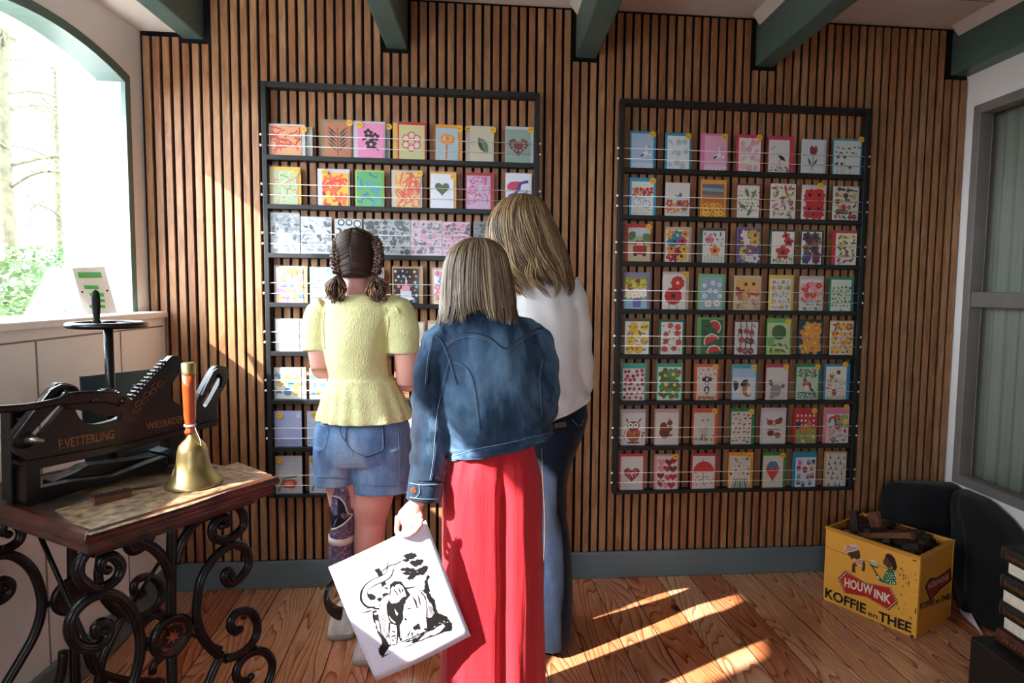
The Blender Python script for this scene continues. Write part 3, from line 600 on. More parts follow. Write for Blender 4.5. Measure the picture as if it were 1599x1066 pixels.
    if name == 'cake2': return [u([(0,0),(1,0),(1,1),(0,1)],'#7fb0d0')] + scat('ow',['#d8e8f0','#e8f0f8','#5a98c8'],26,.03,.06,sd,W,H,.5,1) + [u([(.2,.2),(.8,.2),(.8,.42),(.2,.42)],'#e8dce4'),u([(.3,.42),(.7,.42),(.7,.6),(.3,.6)],'#f0e8ee'),(blob(.5*W,.2*H,.38*W,14,0,1,.2),'#d890a8')]
    if name == 'horses': return scat('b',['#2a1a1c','#4a201a','#241c20'],26,.045,.065,sd,W,H)
    if name == 'abstractheart': return [(blob(.35*W,.7*H,.3*W,12,.2,1,.7),'#c83a58'),(strip([(.1*W,.4*H),(.4*W,.5*H),(.6*W,.8*H),(.9*W,.85*H)],.12*W),'#4a3a8a'),(strip([(.05*W,.2*H),(.5*W,.3*H),(.9*W,.6*H)],.1*W),'#9a8ac8'),(blob(.7*W,.2*H,.2*W,10,.2,2,.8),'#d84858')]
    return []
MOT = {
 'hands_blue': lambda W,H,s: scat('fj',['#8fb0cc','#a8c2d8'],9,.09,.14,s,W,H), 'hands_pink': lambda W,H,s: scat('fj',['#d898a8','#e0b0bc'],10,.09,.14,s,W,H),
 'dandelion': lambda W,H,s: [(strip([(x*W,0),(x*W,y*H)],.012*W),'#2a3030') for x,y in ((.15,.5),(.4,.5),(.3,.3),(.62,.2))]+[g for x,y in ((.15,.52),(.4,.52),(.3,.32),(.62,.22),(.1,.32)) for g in [(starp(x*W,y*H,.1*W,8,.35),'#2a3338')]]+scat('B',['#20282c'],10,.03,.05,s,W,H,.55,.85),
 'poppies': lambda W,H,s: scat('d',['#b81f24','#c8302c'],11,.17,.22,s,W,H), 'tulips': lambda W,H,s: scat('tl',['#c83a30','#d86a7a','#e09a38'],12,.1,.14,s,W,H)+scat('l',['#3f7048','#6a8a5a'],14,.06,.11,s+1,W,H),
 'beetles': lambda W,H,s: scat('lfoB',['#3f5a34','#7a3424','#c8963c','#5a2c20','#a83030'],30,.05,.1,s,W,H), 'elder': lambda W,H,s: [(blob(.5*W,.5*H,.3*W,14,.1,1,1.2),'#dcd8c8')]+scat('o',['#28221f','#5a5a48'],34,.018,.035,s,W,H,.2,.85)+scat('l',['#5a7040','#7a8a50'],4,.16,.2,s,W,H,.02,.98),
 'flowmix': lambda W,H,s: scat('fd',['#c02040','#e08a28','#2a7a98','#e0b030','#a01838'],11,.13,.19,s,W,H), 'meadow': lambda W,H,s: flower(.3*W,.72*H,.2*W,'#e06a88','#c04060')+flower(.55*W,.38*H,.24*W,'#e87a2c','#3a2a20')+scat('l',['#3a3a50','#5a7050'],10,.05,.09,s,W,H,.5,.95)+[(strip([(x*W,0),(x*W,y*H)],.015*W),'#3f5a40') for x,y in ((.1,.2),(.25,.3),(.4,.2),(.55,.3),(.7,.24),(.85,.2))],
 'lilac': lambda W,H,s: [([(0,0),(W,0),(W,H),(0,H)],'#4f4468')]+scat('df',['#c8a040','#d8d0d8','#8a6aa8','#7a4a78'],12,.13,.19,s,W,H)+scat('l',['#5a7048'],7,.08,.12,s,W,H),
 'pansy': lambda W,H,s: scat('d',['#4a3050','#6a2a3c','#3f3f78','#8a5a30','#503848'],9,.15,.2,s,W,H)+scat('l',['#6a7a48'],8,.05,.08,s,W,H), 'tulips2': lambda W,H,s: scat('tl',['#d8a030','#c85a6a','#a83030','#e0b848'],11,.12,.16,s,W,H)+scat('l',['#4a7048'],14,.07,.12,s+2,W,H),
 'rosesbunch': lambda W,H,s: scat('fd',['#b03020','#c85030','#a8281c','#d8a858'],9,.17,.22,s,W,H,.4,.98)+scat('j',['#d8c0a0','#c89a78','#a87850'],14,.07,.12,s,W,H,.02,.45),
 'springsmall': lambda W,H,s: scat('tfl',['#d8b040','#c8923a','#7a8a60'],18,.06,.1,s,W,H)+scat('l',['#5a7a68','#8a8a70'],16,.04,.07,s+1,W,H), 'redmeadow': lambda W,H,s: scat('fo',['#c8202c','#d88a90','#e0b0b0'],18,.08,.12,s,W,H,.3,.9)+scat('lo',['#3f6a38','#6a8a50'],18,.04,.07,s,W,H,.02,.35),
 'clover_s': lambda W,H,s: scat('fo',['#3f7050','#5a8a68'],26,.03,.055,s,W,H,.12,.8)+[(heart(.5*W,.04*H,.05*W),'#b02028')], 'lemons': lambda W,H,s: scat('o',['#e0b83a','#d8a830'],8,.13,.17,s,W,H)+scat('l',['#4a6040','#8a7a60'],16,.07,.12,s+1,W,H),
 'strawb': lambda W,H,s: scat('o',['#b8242c','#c43a34'],8,.1,.13,s,W,H)+scat('l',['#7a9068','#5a7a50'],18,.05,.08,s+1,W,H), 'cherries': lambda W,H,s: scat('v',['#8a2434','#a03444','#6a1c28'],9,.17,.22,s,W,H)+scat('l',['#8a9488','#7a8a70'],10,.06,.1,s+1,W,H),
 'darkflower': lambda W,H,s: scat('f',['#e09a30','#d88a28'],8,.18,.24,s,W,H)+scat('l',['#3f6a70'],6,.06,.1,s+1,W,H), 'orangepat': lambda W,H,s: scat('f',['#e0963c','#e8b050','#c87048'],12,.11,.15,s,W,H)+scat('l',['#20242a','#303840'],26,.04,.07,s+1,W,H),
 'ladybird': lambda W,H,s: scat('o',['#b02434','#8a1c30','#b8303c'],26,.05,.07,s,W,H)+scat('oj',['#2a2428','#7a9a80'],18,.015,.03,s+1,W,H), 'clover_b': lambda W,H,s: scat('f',['#2f8040','#277038','#3f9050'],6,.2,.25,s,W,H)+scat('o',['#b82838','#a02434'],8,.05,.08,s+1,W,H),
 'paisley': lambda W,H,s: scat('flj',['#e0a0a8','#2f6a8a','#7aa040','#b8283c','#e0b848','#d878a0'],22,.07,.13,s,W,H)+swirls(['#3f9060','#7aa8a0'],5,s,W,H,.02), 'hearts': lambda W,H,s: scat('h',['#b0283a','#c8485a','#7a2434','#d88a90'],10,.13,.17,s,W,H),
 'cupcakes': lambda W,H,s: scat('k',['#e07a98','#e0a040','#4a3060','#c03040','#6ab0c8'],10,.1,.13,s,W,H), 'guitars': lambda W,H,s: scat('v',['#6a3a20','#8a4a28','#b07a40','#5a5048'],18,.07,.1,s,W,H),
 'sw_red': lambda W,H,s: swirls(['#d8543c','#c84432','#e0a070'],26,s,W,H,.05), 'sw_green': lambda W,H,s: swirls(['#a8b858','#4f9a58','#e0704a','#c8d8a0'],20,s,W,H,.04), 'sw_ry': lambda W,H,s: swirls(['#e03a2c','#e8622c'],24,s,W,H,.09), 'sw_gb': lambda W,H,s: swirls(['#3f90b8','#4aa0a0','#2f7898'],16,s,W,H,.07),
 'sw_fire': lambda W,H,s: swirls(['#e0502c','#d83a28','#e88a4a'],34,s,W,H,.05), 'sw_pink': lambda W,H,s: swirls(['#d85a80','#c8b0d8','#e8c0c8','#b03a60'],26,s,W,H,.035),
 'stamps': lambda W,H,s: scat('wjo',['#2a2c30','#404348','#1a1c20'],60,.035,.06,s,W,H,.04,.96), 'stamps_l': lambda W,H,s: scat('wj',['#5a626c','#8a929c','#e8ecf0'],60,.05,.09,s,W,H,.04,.96), 'moons': lambda W,H,s: scat('o',['#3a3c40'],12,.1,.12,s,W,H)+scat('o',['#c8ccd0'],12,.06,.08,s,W,H),
 'stamps_p': lambda W,H,s: scat('wjo',['#c8708f','#3a2a38','#6a6068'],56,.035,.07,s,W,H,.04,.96), 'confetti': lambda W,H,s: scat('ojf',['#e06a9a','#e8a040','#5a78d0','#8a5ac8','#f0e8f0'],34,.06,.1,s,W,H), 'bluefl': lambda W,H,s: scat('fd',['#3a68c0','#d86a90','#e0b050','#5aa080'],14,.1,.14,s,W,H),
 'faint': lambda W,H,s: scat('wj',['#c8d0e0','#d8c8d0','#b8c4d8'],10,.04,.08,s,W,H,.3,.8), 'birds': lambda W,H,s: scat('jo',['#e08a48','#6a98c0','#98b060','#e0c060'],7,.1,.15,s,W,H,.1,.8), 'floral_post': lambda W,H,s: scat('wj',['#a8acb8'],16,.02,.05,s,W,H,.6,.9)+[([(.8*W,.8*H),(.97*W,.8*H),(.97*W,.95*H),(.8*W,.95*H)],'#c8cfe0')]+scat('w',['#5a6a90'],12,.04,.06,s,W,H,.04,.2),
 'redtulip': lambda W,H,s: [(blob(.5*W,.25*H,.32*W,12,.15,1,.6),'#d84a38'),(blob(.5*W,.25*H,.18*W,10,.1,1,.6),'#e8a090'),(strip([(.1*W,.05*H),(.3*W,.4*H),(.8*W,.45*H)],.07*W),'#5a9a50')]+scat('w',['#8a8e98'],14,.02,.05,s,W,H,.6,.9),
}
def card(x0, y0, x1, y1, zs, env, ins, bg, mot, sticker, label, group, seed, thick=.007, yc=None):
    """a greeting card (with its envelope) standing on a shelf whose top is at height zs"""
    yb = -.026 if yc is None else yc
    a = atY(x0, y1, yb); b = atY(x1, y0, yb); W = b.x - a.x; H = (atY((x0+x1)/2, y0, yb).z - atY((x0+x1)/2, y1, yb).z)
    zs = zs + .0006; H = min(H, .170)
    b.x = min(b.x, LIM[1]-.004); a.x = max(a.x, LIM[0]+.004); W = b.x - a.x
    l, t, r = ins; rn = random.Random(seed); X0, X1 = a.x, b.x; th = thick
    e = empty('greeting_card', (X0 + W/2, yb, zs), label, 'card', group)
    yf = yb - .5*th
    if env:
        q = MB(); q.col = lin(env); q.box((X0, yf, zs), (X1, yf+.0035, zs+H)); o = q.build('envelope', M['print'], e)
        tri = MB(); tri.col = tuple(c*.82 for c in lin(env)); 
    fx0, fx1, fz1 = X0 + l*W, X1 - r*W, zs + H*(1-t)
    m = MB(); m.col = lin(bg); m.box((fx0, yf-.0022, zs), (fx1, yf-.0002, fz1)); w, h = fx1-fx0, fz1-zs
    y = yf-.00225; k = 0
    for P, c in (motif(mot, w, h, seed) if mot not in MOT else MOT[mot](w, h, seed)):
        m.col = lin(c); k += 1; yy = y - .00003*k
        pts = [(fx0+min(max(u, 0), w), yy, zs+min(max(v, 0), h)) for u, v in P]
        ar = sum(pts[i][0]*pts[(i+1) % len(pts)][2]-pts[(i+1) % len(pts)][0]*pts[i][2] for i in range(len(pts)))
        if ar < 0: pts.reverse()
        m.add(pts, [tuple(range(len(pts)))])
    m.build('card_front', M['print'], e)
    if sticker:
        sx, sy = sticker if isinstance(sticker, tuple) else (x1-5, y0+5); p = atY(sx, sy, yf-.006)
        s_ = MB(); s_.col = lin('#e8b62a'); s_.lathe([(.0135, 0), (.0135, -.0006)], p, 24, ((1,0,0),(0,0,-1),(0,1,0)))
        s_.col = lin('#4a3a14')
        for i in range(5): s_.box((p.x-.007+i*.0028, p.y-.0011, p.z-.001+.0004*(i % 3)), (p.x-.005+i*.0028, p.y-.0007, p.z+.0022-.0003*(i % 2)))
        s_.build('yellow_sticker', M['print'], e)
    sl = MB(); sl.box((X0-.0025, yf-.0085, zs), (X1+.0025, yf-.0082, zs+H+.004)); sl.build('clear_sleeve', M['sleeve'], e)
    return e
def rack(name, label, XA, XB, ZA_, ZB_, shelves, rods):
    e = empty(name, (XA, -.025, ZA_), label, 'rack'); w = .019
    for x in (XA, XB-w): MB().box((x, YF, ZA_), (x+w, -.001, ZB_)).build('upright', M['black'], e, bevel=.0015)
    MB().box((XA+w, YF, ZB_-.024), (XB-w, -.001, ZB_)).build('top_rail', M['black'], e, bevel=.0015)
    for i, z in enumerate(shelves):
        MB().box((XA+w, YF, (ZA_ if i == len(shelves)-1 else z-.02)), (XB-w, -.001, z)).build('shelf', M['black'], e, bevel=.0015)
    for z in rods:
        m = MB(); m.tube([(XA-.006, YF+.007, z), (XB+.006, YF+.007, z)], .0012, 8)
        m.build('retaining_rod', M['rod'], e, smooth=True)
        for x in (XA-.006, XB+.006): MB().ell((x, YF+.007, z), (.0055, .005, .0055), 10, 6).build('rod_cap', M['rod'], e, smooth=True)
    return e
ROWN = ['top', 'second', 'third', 'fourth', 'fifth', 'sixth', 'seventh', 'bottom']
# ---- right rack
c_ = [atY(970,152,YF), atY(1360.5,170.5,YF), atY(957,771.7,YF), atY(1332,765.5,YF)]
XA, XB = (c_[0].x+c_[2].x)/2, (c_[1].x+c_[3].x)/2; ZB_, ZA_ = (c_[0].z+c_[1].z)/2, (c_[2].z+c_[3].z)/2
ybot = [265, 338.5, 410, 483, 553, 624, 693.2, 762.5]; xm = [1165, 1162, 1157, 1153, 1152, 1148, 1147, 1144]
SH = [atY(x, y, -.028).z for x, y in zip(xm, [268.5, 340.5, 411, 484, 553.3, 624, 693, 761.5])]
RD_ = [z + q for z in SH for q in (.084, .039)]
LIM = (XA+.019, XB-.019)
rack('card_rack', 'tall black wall rack full of cards, right of the woman', XA, XB, ZA_, ZB_, SH, RD_)
# x0,y0,x1,y1, envelope, (left,top,right inset), paper, motif, sticker, description
CR = [[
(983,205,1024.5,263,'#2a8fae',(.05,.06,.1),'#a9c2dc','stork',1,'pale blue card with white stork'),
(1037.5,207.5,1080,264.6,'#2a8fae',(.08,.08,.08),'#dcdfe0','hands_blue',1,'white card with blue hand prints'),
(1093,208.5,1137,266.5,'#d878a0',(.14,.06,.06),'#e3a8c2','stork',1,'pink card with white stork'),
(1149,210,1191,268,'#c8324c',(.08,.09,.08),'#dcd6d2','hands_pink',1,'white card with pink hand prints'),
(1198,213,1240,270,'#c8324c',(.02,.1,.18),'#d8d4ce','stork2',0,'black and white stork card with red envelope'),
(1250,217.5,1290.5,271.5,'#b8c4cc',(.0,.03,.1),'#ccd2d6','tulip',0,'white card with one dark red tulip'),
(1299,216.7,1347.7,273,'#3a98ac',(.03,.06,.06),'#ced2d0','dandelion',(1345,218),'white card with black dandelions')],[
(982,277.4,1024.7,336,'#2a9fc0',(.08,.1,.1),'#dcd8d2','bike',1,'blue bicycle with basket of flowers card'),
(1037.5,285.5,1077,337.8,None,(0,0,0),'#d4cfc8','butterfly',0,'card with blue butterfly on red blossoms'),
(1093,280.6,1134.6,339,'#e0962c',(.04,.12,.1),'#c87a28','sunfield',0,'sunflower field card with orange envelope'),
(1149,287.7,1188.6,341,'#96281c',(.02,.05,.08),'#d8d4c8','elder',0,'white card with elderflower head and red envelope'),
(1201,288,1242.4,342.7,None,(0,0,0),'#d8d2cc','tulips',0,'white card scattered with small red tulips'),
(1250,290,1290,344,'#c9c4bc',(.05,.1,.05),'#d6d0cc','poppies',(1281,290),'card covered in red poppies'),
(1298.7,292,1341.4,345,'#b8b8b4',(.04,.02,.06),'#cdc9bd','beetles',0,'card of butterflies and woodland leaves')],[
(976,349.5,1018.5,408,'#c02a20',(.1,.1,.06),'#c8c8a8','car',1,'red vintage car card with red envelope'),
(1037.5,354,1079.7,408.8,'#c0a888',(.03,.08,.1),'#d8d2ca','flowmix',0,'white card with yellow, red and teal blooms'),
(1091,356,1133.6,410,'#2a4a3c',(.12,.08,.04),'#d8d4cc','meadow',0,'card with pink and orange meadow poppies'),
(1149,355.5,1188.6,411.5,'#6a5a90',(.04,.06,.04),'#5a4c70','lilac',0,'purple card with yellow and violet flowers'),
(1200,358.5,1241.6,412,'#23443a',(.08,.06,.04),'#dcd6cc','redpoppy',0,'white card with three big red poppies'),
(1249,358.5,1286.5,412,'#2a3c38',(.02,.05,.1),'#d6d0c8','pansy',0,'card with dark purple pansies'),
(1298,361,1338,414.7,'#b8303a',(.14,.08,.02),'#d8d4c8','tulips2',0,'card with red and yellow spring tulips')],[
(973,424,1015,481,'#8a78a8',(.03,.12,.1),'#9aa848','vase',0,'daisies in a purple vase card'),
(1033.4,423,1075.7,482,'#c8b0a0',(.02,.06,.12),'#dcd4cc','redflower2',1,'card with two big red gerberas'),
(1089,428,1132.4,483.6,'#7cba78',(.1,.08,.1),'#8fb4c8','daisies',0,'blue daisy card with light green envelope'),
(1144.8,430,1188.6,483.6,'#c4b898',(.04,.04,.04),'#cbb493','rosesbunch',0,'beige card with orange-red roses'),
(1199,430,1239,485,'#dcb840',(.06,.1,.1),'#dcd6d0','springsmall',0,'fine wildflower card with yellow envelope'),
(1246.5,431,1286.5,485,'#b8a8a8',(.05,.1,.08),'#d8d0d0','redmeadow',0,'card with round red and pink meadow flowers'),
(1292.7,433,1333.6,486,'#1f7a6a',(.08,.08,.12),'#cdd4c0','clover_s',0,'pale card of tiny clovers with teal envelope')],[
(972.5,496.6,1016,552,'#4a4a3a',(.06,.08,.06),'#d8d2cc','lemons',0,'white card with yellow lemons'),
(1028,498,1069,552.3,'#1f5a4c',(.08,.08,.08),'#d8d2c8','strawb',0,'strawberry card with dark green envelope'),
(1087,494.6,1130,553,'#5aa060',(.16,.06,.04),'#1f5a34','melon',0,'green card with watermelon slices'),
(1144.8,499.7,1185,552.7,'#6a2230',(.03,.05,.05),'#d2cac6','cherries',0,'card with dark red cherries'),
(1195.4,497.7,1236,554,'#5ab058',(.04,.12,.06),'#b8c890','greendisc',1,'green watercolour balloon card'),
(1244.5,499.7,1285.7,554.4,'#1a2c30',(.03,.05,.06),'#1d3a48','darkflower',0,'dark teal card with orange blossoms'),
(1294,501.8,1333,554.8,'#c8b080',(.02,.03,.03),'#d8d0c0','orangepat',0,'card with orange flower and black leaf pattern')],[
(969.4,563,1009.7,624,'#3aa08a',(.06,.14,.08),'#d8d0cc','ladybird',0,'ladybird pattern card with turquoise envelope'),
(1024.5,562.6,1066.4,623.5,'#2f9a80',(.04,.1,.06),'#d4d6c8','clover_b',0,'four-leaf clover card with green envelope'),
(1083.3,567.8,1122.5,623.5,'#d05a20',(.1,.08,.08),'#d8ccc4','dog',1,'dog card with orange envelope'),
(1141,568.4,1182.4,624,'#4aa0b0',(.04,.12,.06),'#d0d4d8','horse',1,'brown horse card with pale blue envelope'),
(1193.7,567.8,1232.5,623.5,'#b82a4a',(.03,.1,.06),'#d0cac4','pig',1,'grey piglet card with crimson envelope'),
(1240.8,567.8,1281.6,624,'#0f8050',(.03,.1,.1),'#b8c8b8','robin',1,'robin redbreast card with green envelope'),
(1284.5,568.8,1327.4,624,'#1a80b0',(.08,.07,.14),'#dcd6c8','owls',(1320,569),'card with small owls and bright blue envelope')],[
(967.8,637.5,1008.4,693.4,'#b0a8b0',(.06,.1,.02),'#d4ccc8','owl',0,'big brown owl card'),
(1021,637,1060.6,693,'#c8a0a8',(.05,.1,.03),'#d8ccc4','squirrel',0,'red squirrel card with pale pink envelope'),
(1080.5,637,1120.8,693,'#d8501c',(.05,.12,.12),'#d0c8bc','sheep',1,'standing sheep card with orange envelope'),
(1139,637.5,1178.7,693.4,'#0f8040',(.04,.1,.14),'#d8ccc0','horses',1,'little dark horses card with green envelope'),
(1186,637,1227.8,693.7,'#c0b8c8',(.08,.1,.04),'#d2ccc8','peacock',0,'peacock butterfly card'),
(1236.6,636,1276.8,692.6,'#b81820',(.1,.14,.06),'#b8202a','rooster',1,'rooster on red gingham card'),
(1283.6,632.8,1327.5,692,'#d87a90',(.14,.18,.03),'#dcd4cc','paisley',(1322,635),'paisley flower card with pink envelope')],[
(966,707.7,1006.5,764,'#c83440',(.06,.08,.06),'#d0ccc8','heartbig',0,'white card with one red lace heart'),
(1020.7,708,1060,762.4,'#c89a98',(.1,.06,.06),'#d4ccc0','hearts',1,'card with many patterned hearts'),
(1077.8,707,1118.5,762,'#c82c28',(.06,.08,.06),'#d4d0cc','umbrella',0,'red umbrella card'),
(1136,706,1176.3,761.4,'#e09a28',(.04,.1,.12),'#d4ccc0','pencils',1,'coloured pencils card with orange envelope'),
(1188.7,706,1227.3,760.8,'#169040',(.03,.1,.12),'#d4c8bc','balloon',1,'hot air balloon card with green envelope'),
(1235.3,700.5,1275,760.3,'#1f88a0',(.13,.16,.02),'#d4d4dc','cupcakes',0,'cupcakes card with turquoise envelope'),
(1284.7,704,1322,758,'#c0a070',(.08,.06,.03),'#d0ccc4','guitars',0,'card with rows of guitars')]]
sd_ = 100
for ri, row in enumerate(CR):
    for d in row:
        sd_ += 1
        card(*d[:4], SH[ri], d[4], d[5], d[6], d[7], d[8] if isinstance(d[8], tuple) else bool(d[8]), '%s, %s shelf of the right rack' % (d[9], ROWN[ri]), 'cards on the %s shelf of the right rack' % ROWN[ri], sd_)
# ---- left rack
c_ = [atY(409,125.3,YF), atY(844,145,YF), atY(418,777.7,YF)]
XA, XB = (c_[0].x+c_[2].x)/2, c_[1].x-.004; ZB_, ZA_ = (c_[0].z+c_[1].z)/2, c_[2].z
SL = [atY(440+35, y, -.028).z for y in (244.5, 320.5, 396, 472.5, 548, 622.5, 696.5, 769.5)]
LIM = (XA+.019, XB-.019)
rack('card_rack', 'tall black wall rack of cards behind the girls', XA, XB, ZA_, ZB_, SL, [z + q for z in SL for q in (.084, .039)])
CL = [[
(418.5,193.5,476.5,243,'#c8ccd0',(.01,.05,.1),'#dc9a70','sw_red',(474,202),'wide orange and red lino card'),
(503.7,186,550,245,'#7a7f60',(.08,.06,.04),'#b87050','palm',(546,192),'brown card with dark palm leaf'),
(552.5,189,601.6,247,'#c8bcc8',(.14,.06,.04),'#e58ab8','flowers3',(562,195),'pink card with black flowers'),
(621,191,666,249.4,'#c02020',(.06,.07,.06),'#c8c088','smile',0,'smiling flower card with red envelope'),
(680,194.5,722,251,'#e0963a',(.03,.1,.14),'#a8b8c0','rose',(718,201),'orange rose card on pale blue'),
(734,195,771.5,251,'#c4c8b8',(.02,.03,.02),'#c9bfa8','leaf',(770,203),'beige card with dark green leaf'),
(789,197,834.3,254,'#c4cccc',(.02,.08,.1),'#8ea69c','heartred',(829,203),'grey-green card with ornate red heart')],[
(421.7,260,470,319,'#e0a828',(.1,.1,.1),'#a8b890','sw_green',(463,267),'green speckled card with yellow and blue border'),
(497,263,546,320.5,'#c8c4d0',(.14,.1,.04),'#f0b428','sw_ry',(507,269),'fiery red and yellow card'),
(555.7,265,600,322,'#b8c040',(.04,.04,.04),'#58a85c','sw_gb',0,'green card with blue swirls'),
(612,265.3,659,323.7,'#b8b4b0',(.1,.04,.06),'#dcb870','sw_fire',(655,271),'sand coloured card with red flames'),
(672,269.5,712.5,327,'#e0a020',(.02,.06,.1),'#dcdce8','heartgreen',(708,276),'white card with dark green heart'),
(727,270.4,771.5,327.5,'#b01820',(.04,.08,.12),'#c8a0c0','sw_pink',0,'marbled pink card with red envelope'),
(789,273,830.5,331,'#dcdce4',(.02,.08,.04),'#d8d8e8','abstractheart',0,'purple and red abstract card')],[
(419,328.5,468,395.5,None,(0,0,0),'#a8acb0','stamps_l',0,'silvery clear stamp sheet, leftmost'),
(471,339.7,518,397,None,(0,0,0),'#c4c8cc','stamps_l',0,'bright reflecting stamp sheet, second from left'),
(523.8,342,565,397,None,(0,0,0),'#b4b8bc','moons',0,'stamp sheet of moon phases'),
(569,346,640.7,401,None,(0,0,0),'#9a9da0','stamps',0,'wide sheet of black letter stamps'),
(642,347.6,690,402,None,(0,0,0),'#c0a8b4','stamps_p',0,'pink and grey stamp sheet with white panel'),
(691,349,734,402,None,(0,0,0),'#d4a0b4','stamps_p',0,'pink sheet with black flower stamps'),
(739.6,348,776,402,None,(0,0,0),'#7a7c80','stamps',0,'dark grey stamp sheet beside the woman')],[
(431,415.4,480,472,'#b08a60',(.04,.05,.14),'#c8b8e0','confetti',0,'multicoloured confetti card with kraft envelope'),
(485,417.6,526,473,'#88a8b8',(.03,.04,.04),'#a8c8e0','cake2',0,'light blue cake card'),
(566,419,600,475,'#b09070',(.04,.05,.1),'#c8c0c0','confetti',0,'card half hidden behind the braided girl'),
(613,420,660.6,477.6,'#b08a60',(.04,.05,.14),'#15121c','cake',0,'black birthday cake card with kraft envelope'),
(675,422,722,478,'#b08a60',(.06,.05,.12),'#dcd8e0','bluefl',0,'blue starry flower card with kraft envelope')],[
(431,498,473,548,'#d0c8b8',(.02,.02,.14),'#e8e6e4','faint',0,'plain white card with faint drawing'),
(485,500,522,548,'#d0c8b8',(.02,.02,.1),'#e0dcd8','faint',0,'white card left of the yellow shirt'),
(643,504,664,550,'#c8b8a0',(.02,.04,.1),'#e4dcd2','faint',0,'cream card right of the yellow shirt'),
(668,504,708,552,'#c8b090',(.02,.1,.1),'#e0d4c4','faint',0,'beige card beside the denim jacket')],[
(429,574,478,623,'#c8c4c0',(.02,.02,.16),'#e0e2dc','birds',0,'white card with little coloured birds'),
(484,575,520,623,'#d0d0c8',(.02,.02,.1),'#e4e6d8','birds',0,'pale card left of the yellow shirt'),
(646,577,690,625,'#d8c8a8',(.04,.03,.08),'#ece4d4','faint',0,'cream card right of the yellow shirt')],[
(427.5,641,471.4,696.5,None,(0,0,0),'#a9b2dc','floral_post',(436,649),'lilac blue watercolour postcard'),
(480.5,641,525,695.6,None,(0,0,0),'#b8c8e0','floral_post',(490,648),'light blue postcard left of the shorts'),
(636,645,662,697,'#d8d0c8',(.02,.02,.1),'#e8e6e8','faint',0,'white card between shorts and jacket')],[
(428,710.4,472,769,None,(0,0,0),'#c9ccd4','redtulip',(436,718),'postcard with red tulip'),
(484,711,522,769,None,(0,0,0),'#cdd0dc','redtulip',(489,719),'postcard with red rose left of the shorts'),
(560,712,600,769,'#d8d4d0',(.02,.02,.1),'#dedce0','faint',0,'white card behind the shorts'),
(612,712,655,769,'#e0dcd8',(.02,.02,.1),'#e8e8ee','faint',0,'white card beside the denim cuff')]]
for ri, row in enumerate(CL):
    for d in row:
        sd_ += 1; nm = 'cards on the %s shelf of the left rack' % ROWN[ri]
        card(*d[:4], SL[ri], d[4], d[5], d[6], d[7], d[8] if isinstance(d[8], tuple) else bool(d[8]), '%s, %s shelf of the left rack' % (d[9], ROWN[ri]), nm, sd_)
for d in [(474,196,488,243,SL[0],'#a8a498',(.0,.0,.0),'#b8b4ac','faint',0,'edges of grey sleeved cards behind the orange card, top shelf of the left rack'),
          (600,192,609,247,SL[0],'#8a8478',(.0,.0,.0),'#9a9488','faint',(607,198),'dark card edge with yellow sticker beside the pink card, top shelf of the left rack'),
          (614,191,622,249,SL[0],'#e0b040',(.0,.0,.0),'#e0b040','faint',0,'yellow card edge left of the smiling flower, top shelf of the left rack'),
          (727,195,735,251,SL[0],'#c8b8a8',(.0,.0,.0),'#c8b8a8','faint',(731,201),'narrow card edge left of the leaf card, top shelf of the left rack')]:
    sd_ += 1; card(*d[:4], d[4], d[5], d[6], d[7], d[8], d[9] if d[9] else False, d[10], 'card edges on the top shelf of the left rack', sd_, thick=.004, yc=-.014)
# ------------------------------------------------------------------ cast iron table and press
TZ = .78
tFL = atZ(138, 832, TZ); tFR = atZ(425, 745, TZ); tL2 = atZ(0, 782, TZ)
TU = (tFR - tFL).normalized(); TV = Vector((-TU.y, TU.x, 0))   # short side, long side (towards the window wall)
ULEN = (tFR - tFL).length; VLEN = .60
def tp(s, t, z): return tFL + TU*s + TV*t + Vector((0, 0, z-TZ))
def pl(x, y, t, base=None, d=None):
    """picture point -> point on the vertical plane that runs along the table's short side at distance t"""
    b = base or (tFL + TV*t); n = (d or TU).cross(Vector((0,0,1))); r = ray(x, y); k = (b-CAMP).dot(n)/r.dot(n); return CAMP + r*k
tab = empty('cast_iron_table', tp(ULEN/2, VLEN/2, 0), 'worn wooden table on black scrolled cast iron legs, under the press', 'table')
def slab(s0, s1, t0, t1, z0, z1, mb=None):
    mb = mb or MB(); return mb.obox(tp(s0, t0, z0), TU*(s1-s0), TV*(t1-t0), Vector((0,0,z1-z0)))
slab(.004, ULEN-.004, .004, VLEN-.004, TZ-.03, TZ).build('table_top', M['tabletop'], tab, bevel=.003)
mb = MB(); ring = []
prof = [(-.0,.004),(.010,.0),(.016,-.010),(.013,-.020),(.004,-.024),(.002,-.030),(.006,-.040),(.0,-.052),(-.012,-.056),(-.012,.003)]
rr = []
for (o_, z) in prof: rr.append([tp(-o_, -o_, TZ+z), tp(ULEN+o_, -o_, TZ+z), tp(ULEN+o_, VLEN+o_, TZ+z), tp(-o_, VLEN+o_, TZ+z)])
mb.rings(rr + [rr[0]], False); mb.build('moulded_edge', M['table_edge'], tab, bevel=.0015)
P = [atZ(x, y, TZ+.0005) for x, y in ((85,797),(150,778),(262,757),(300,742),(372,722),(425,742),(300,788),(140,836))]
mb = MB(); mb.prism(P, (0,0,.0012)); mb.build('pale_scuffed_board', M['table_worn'], tab)
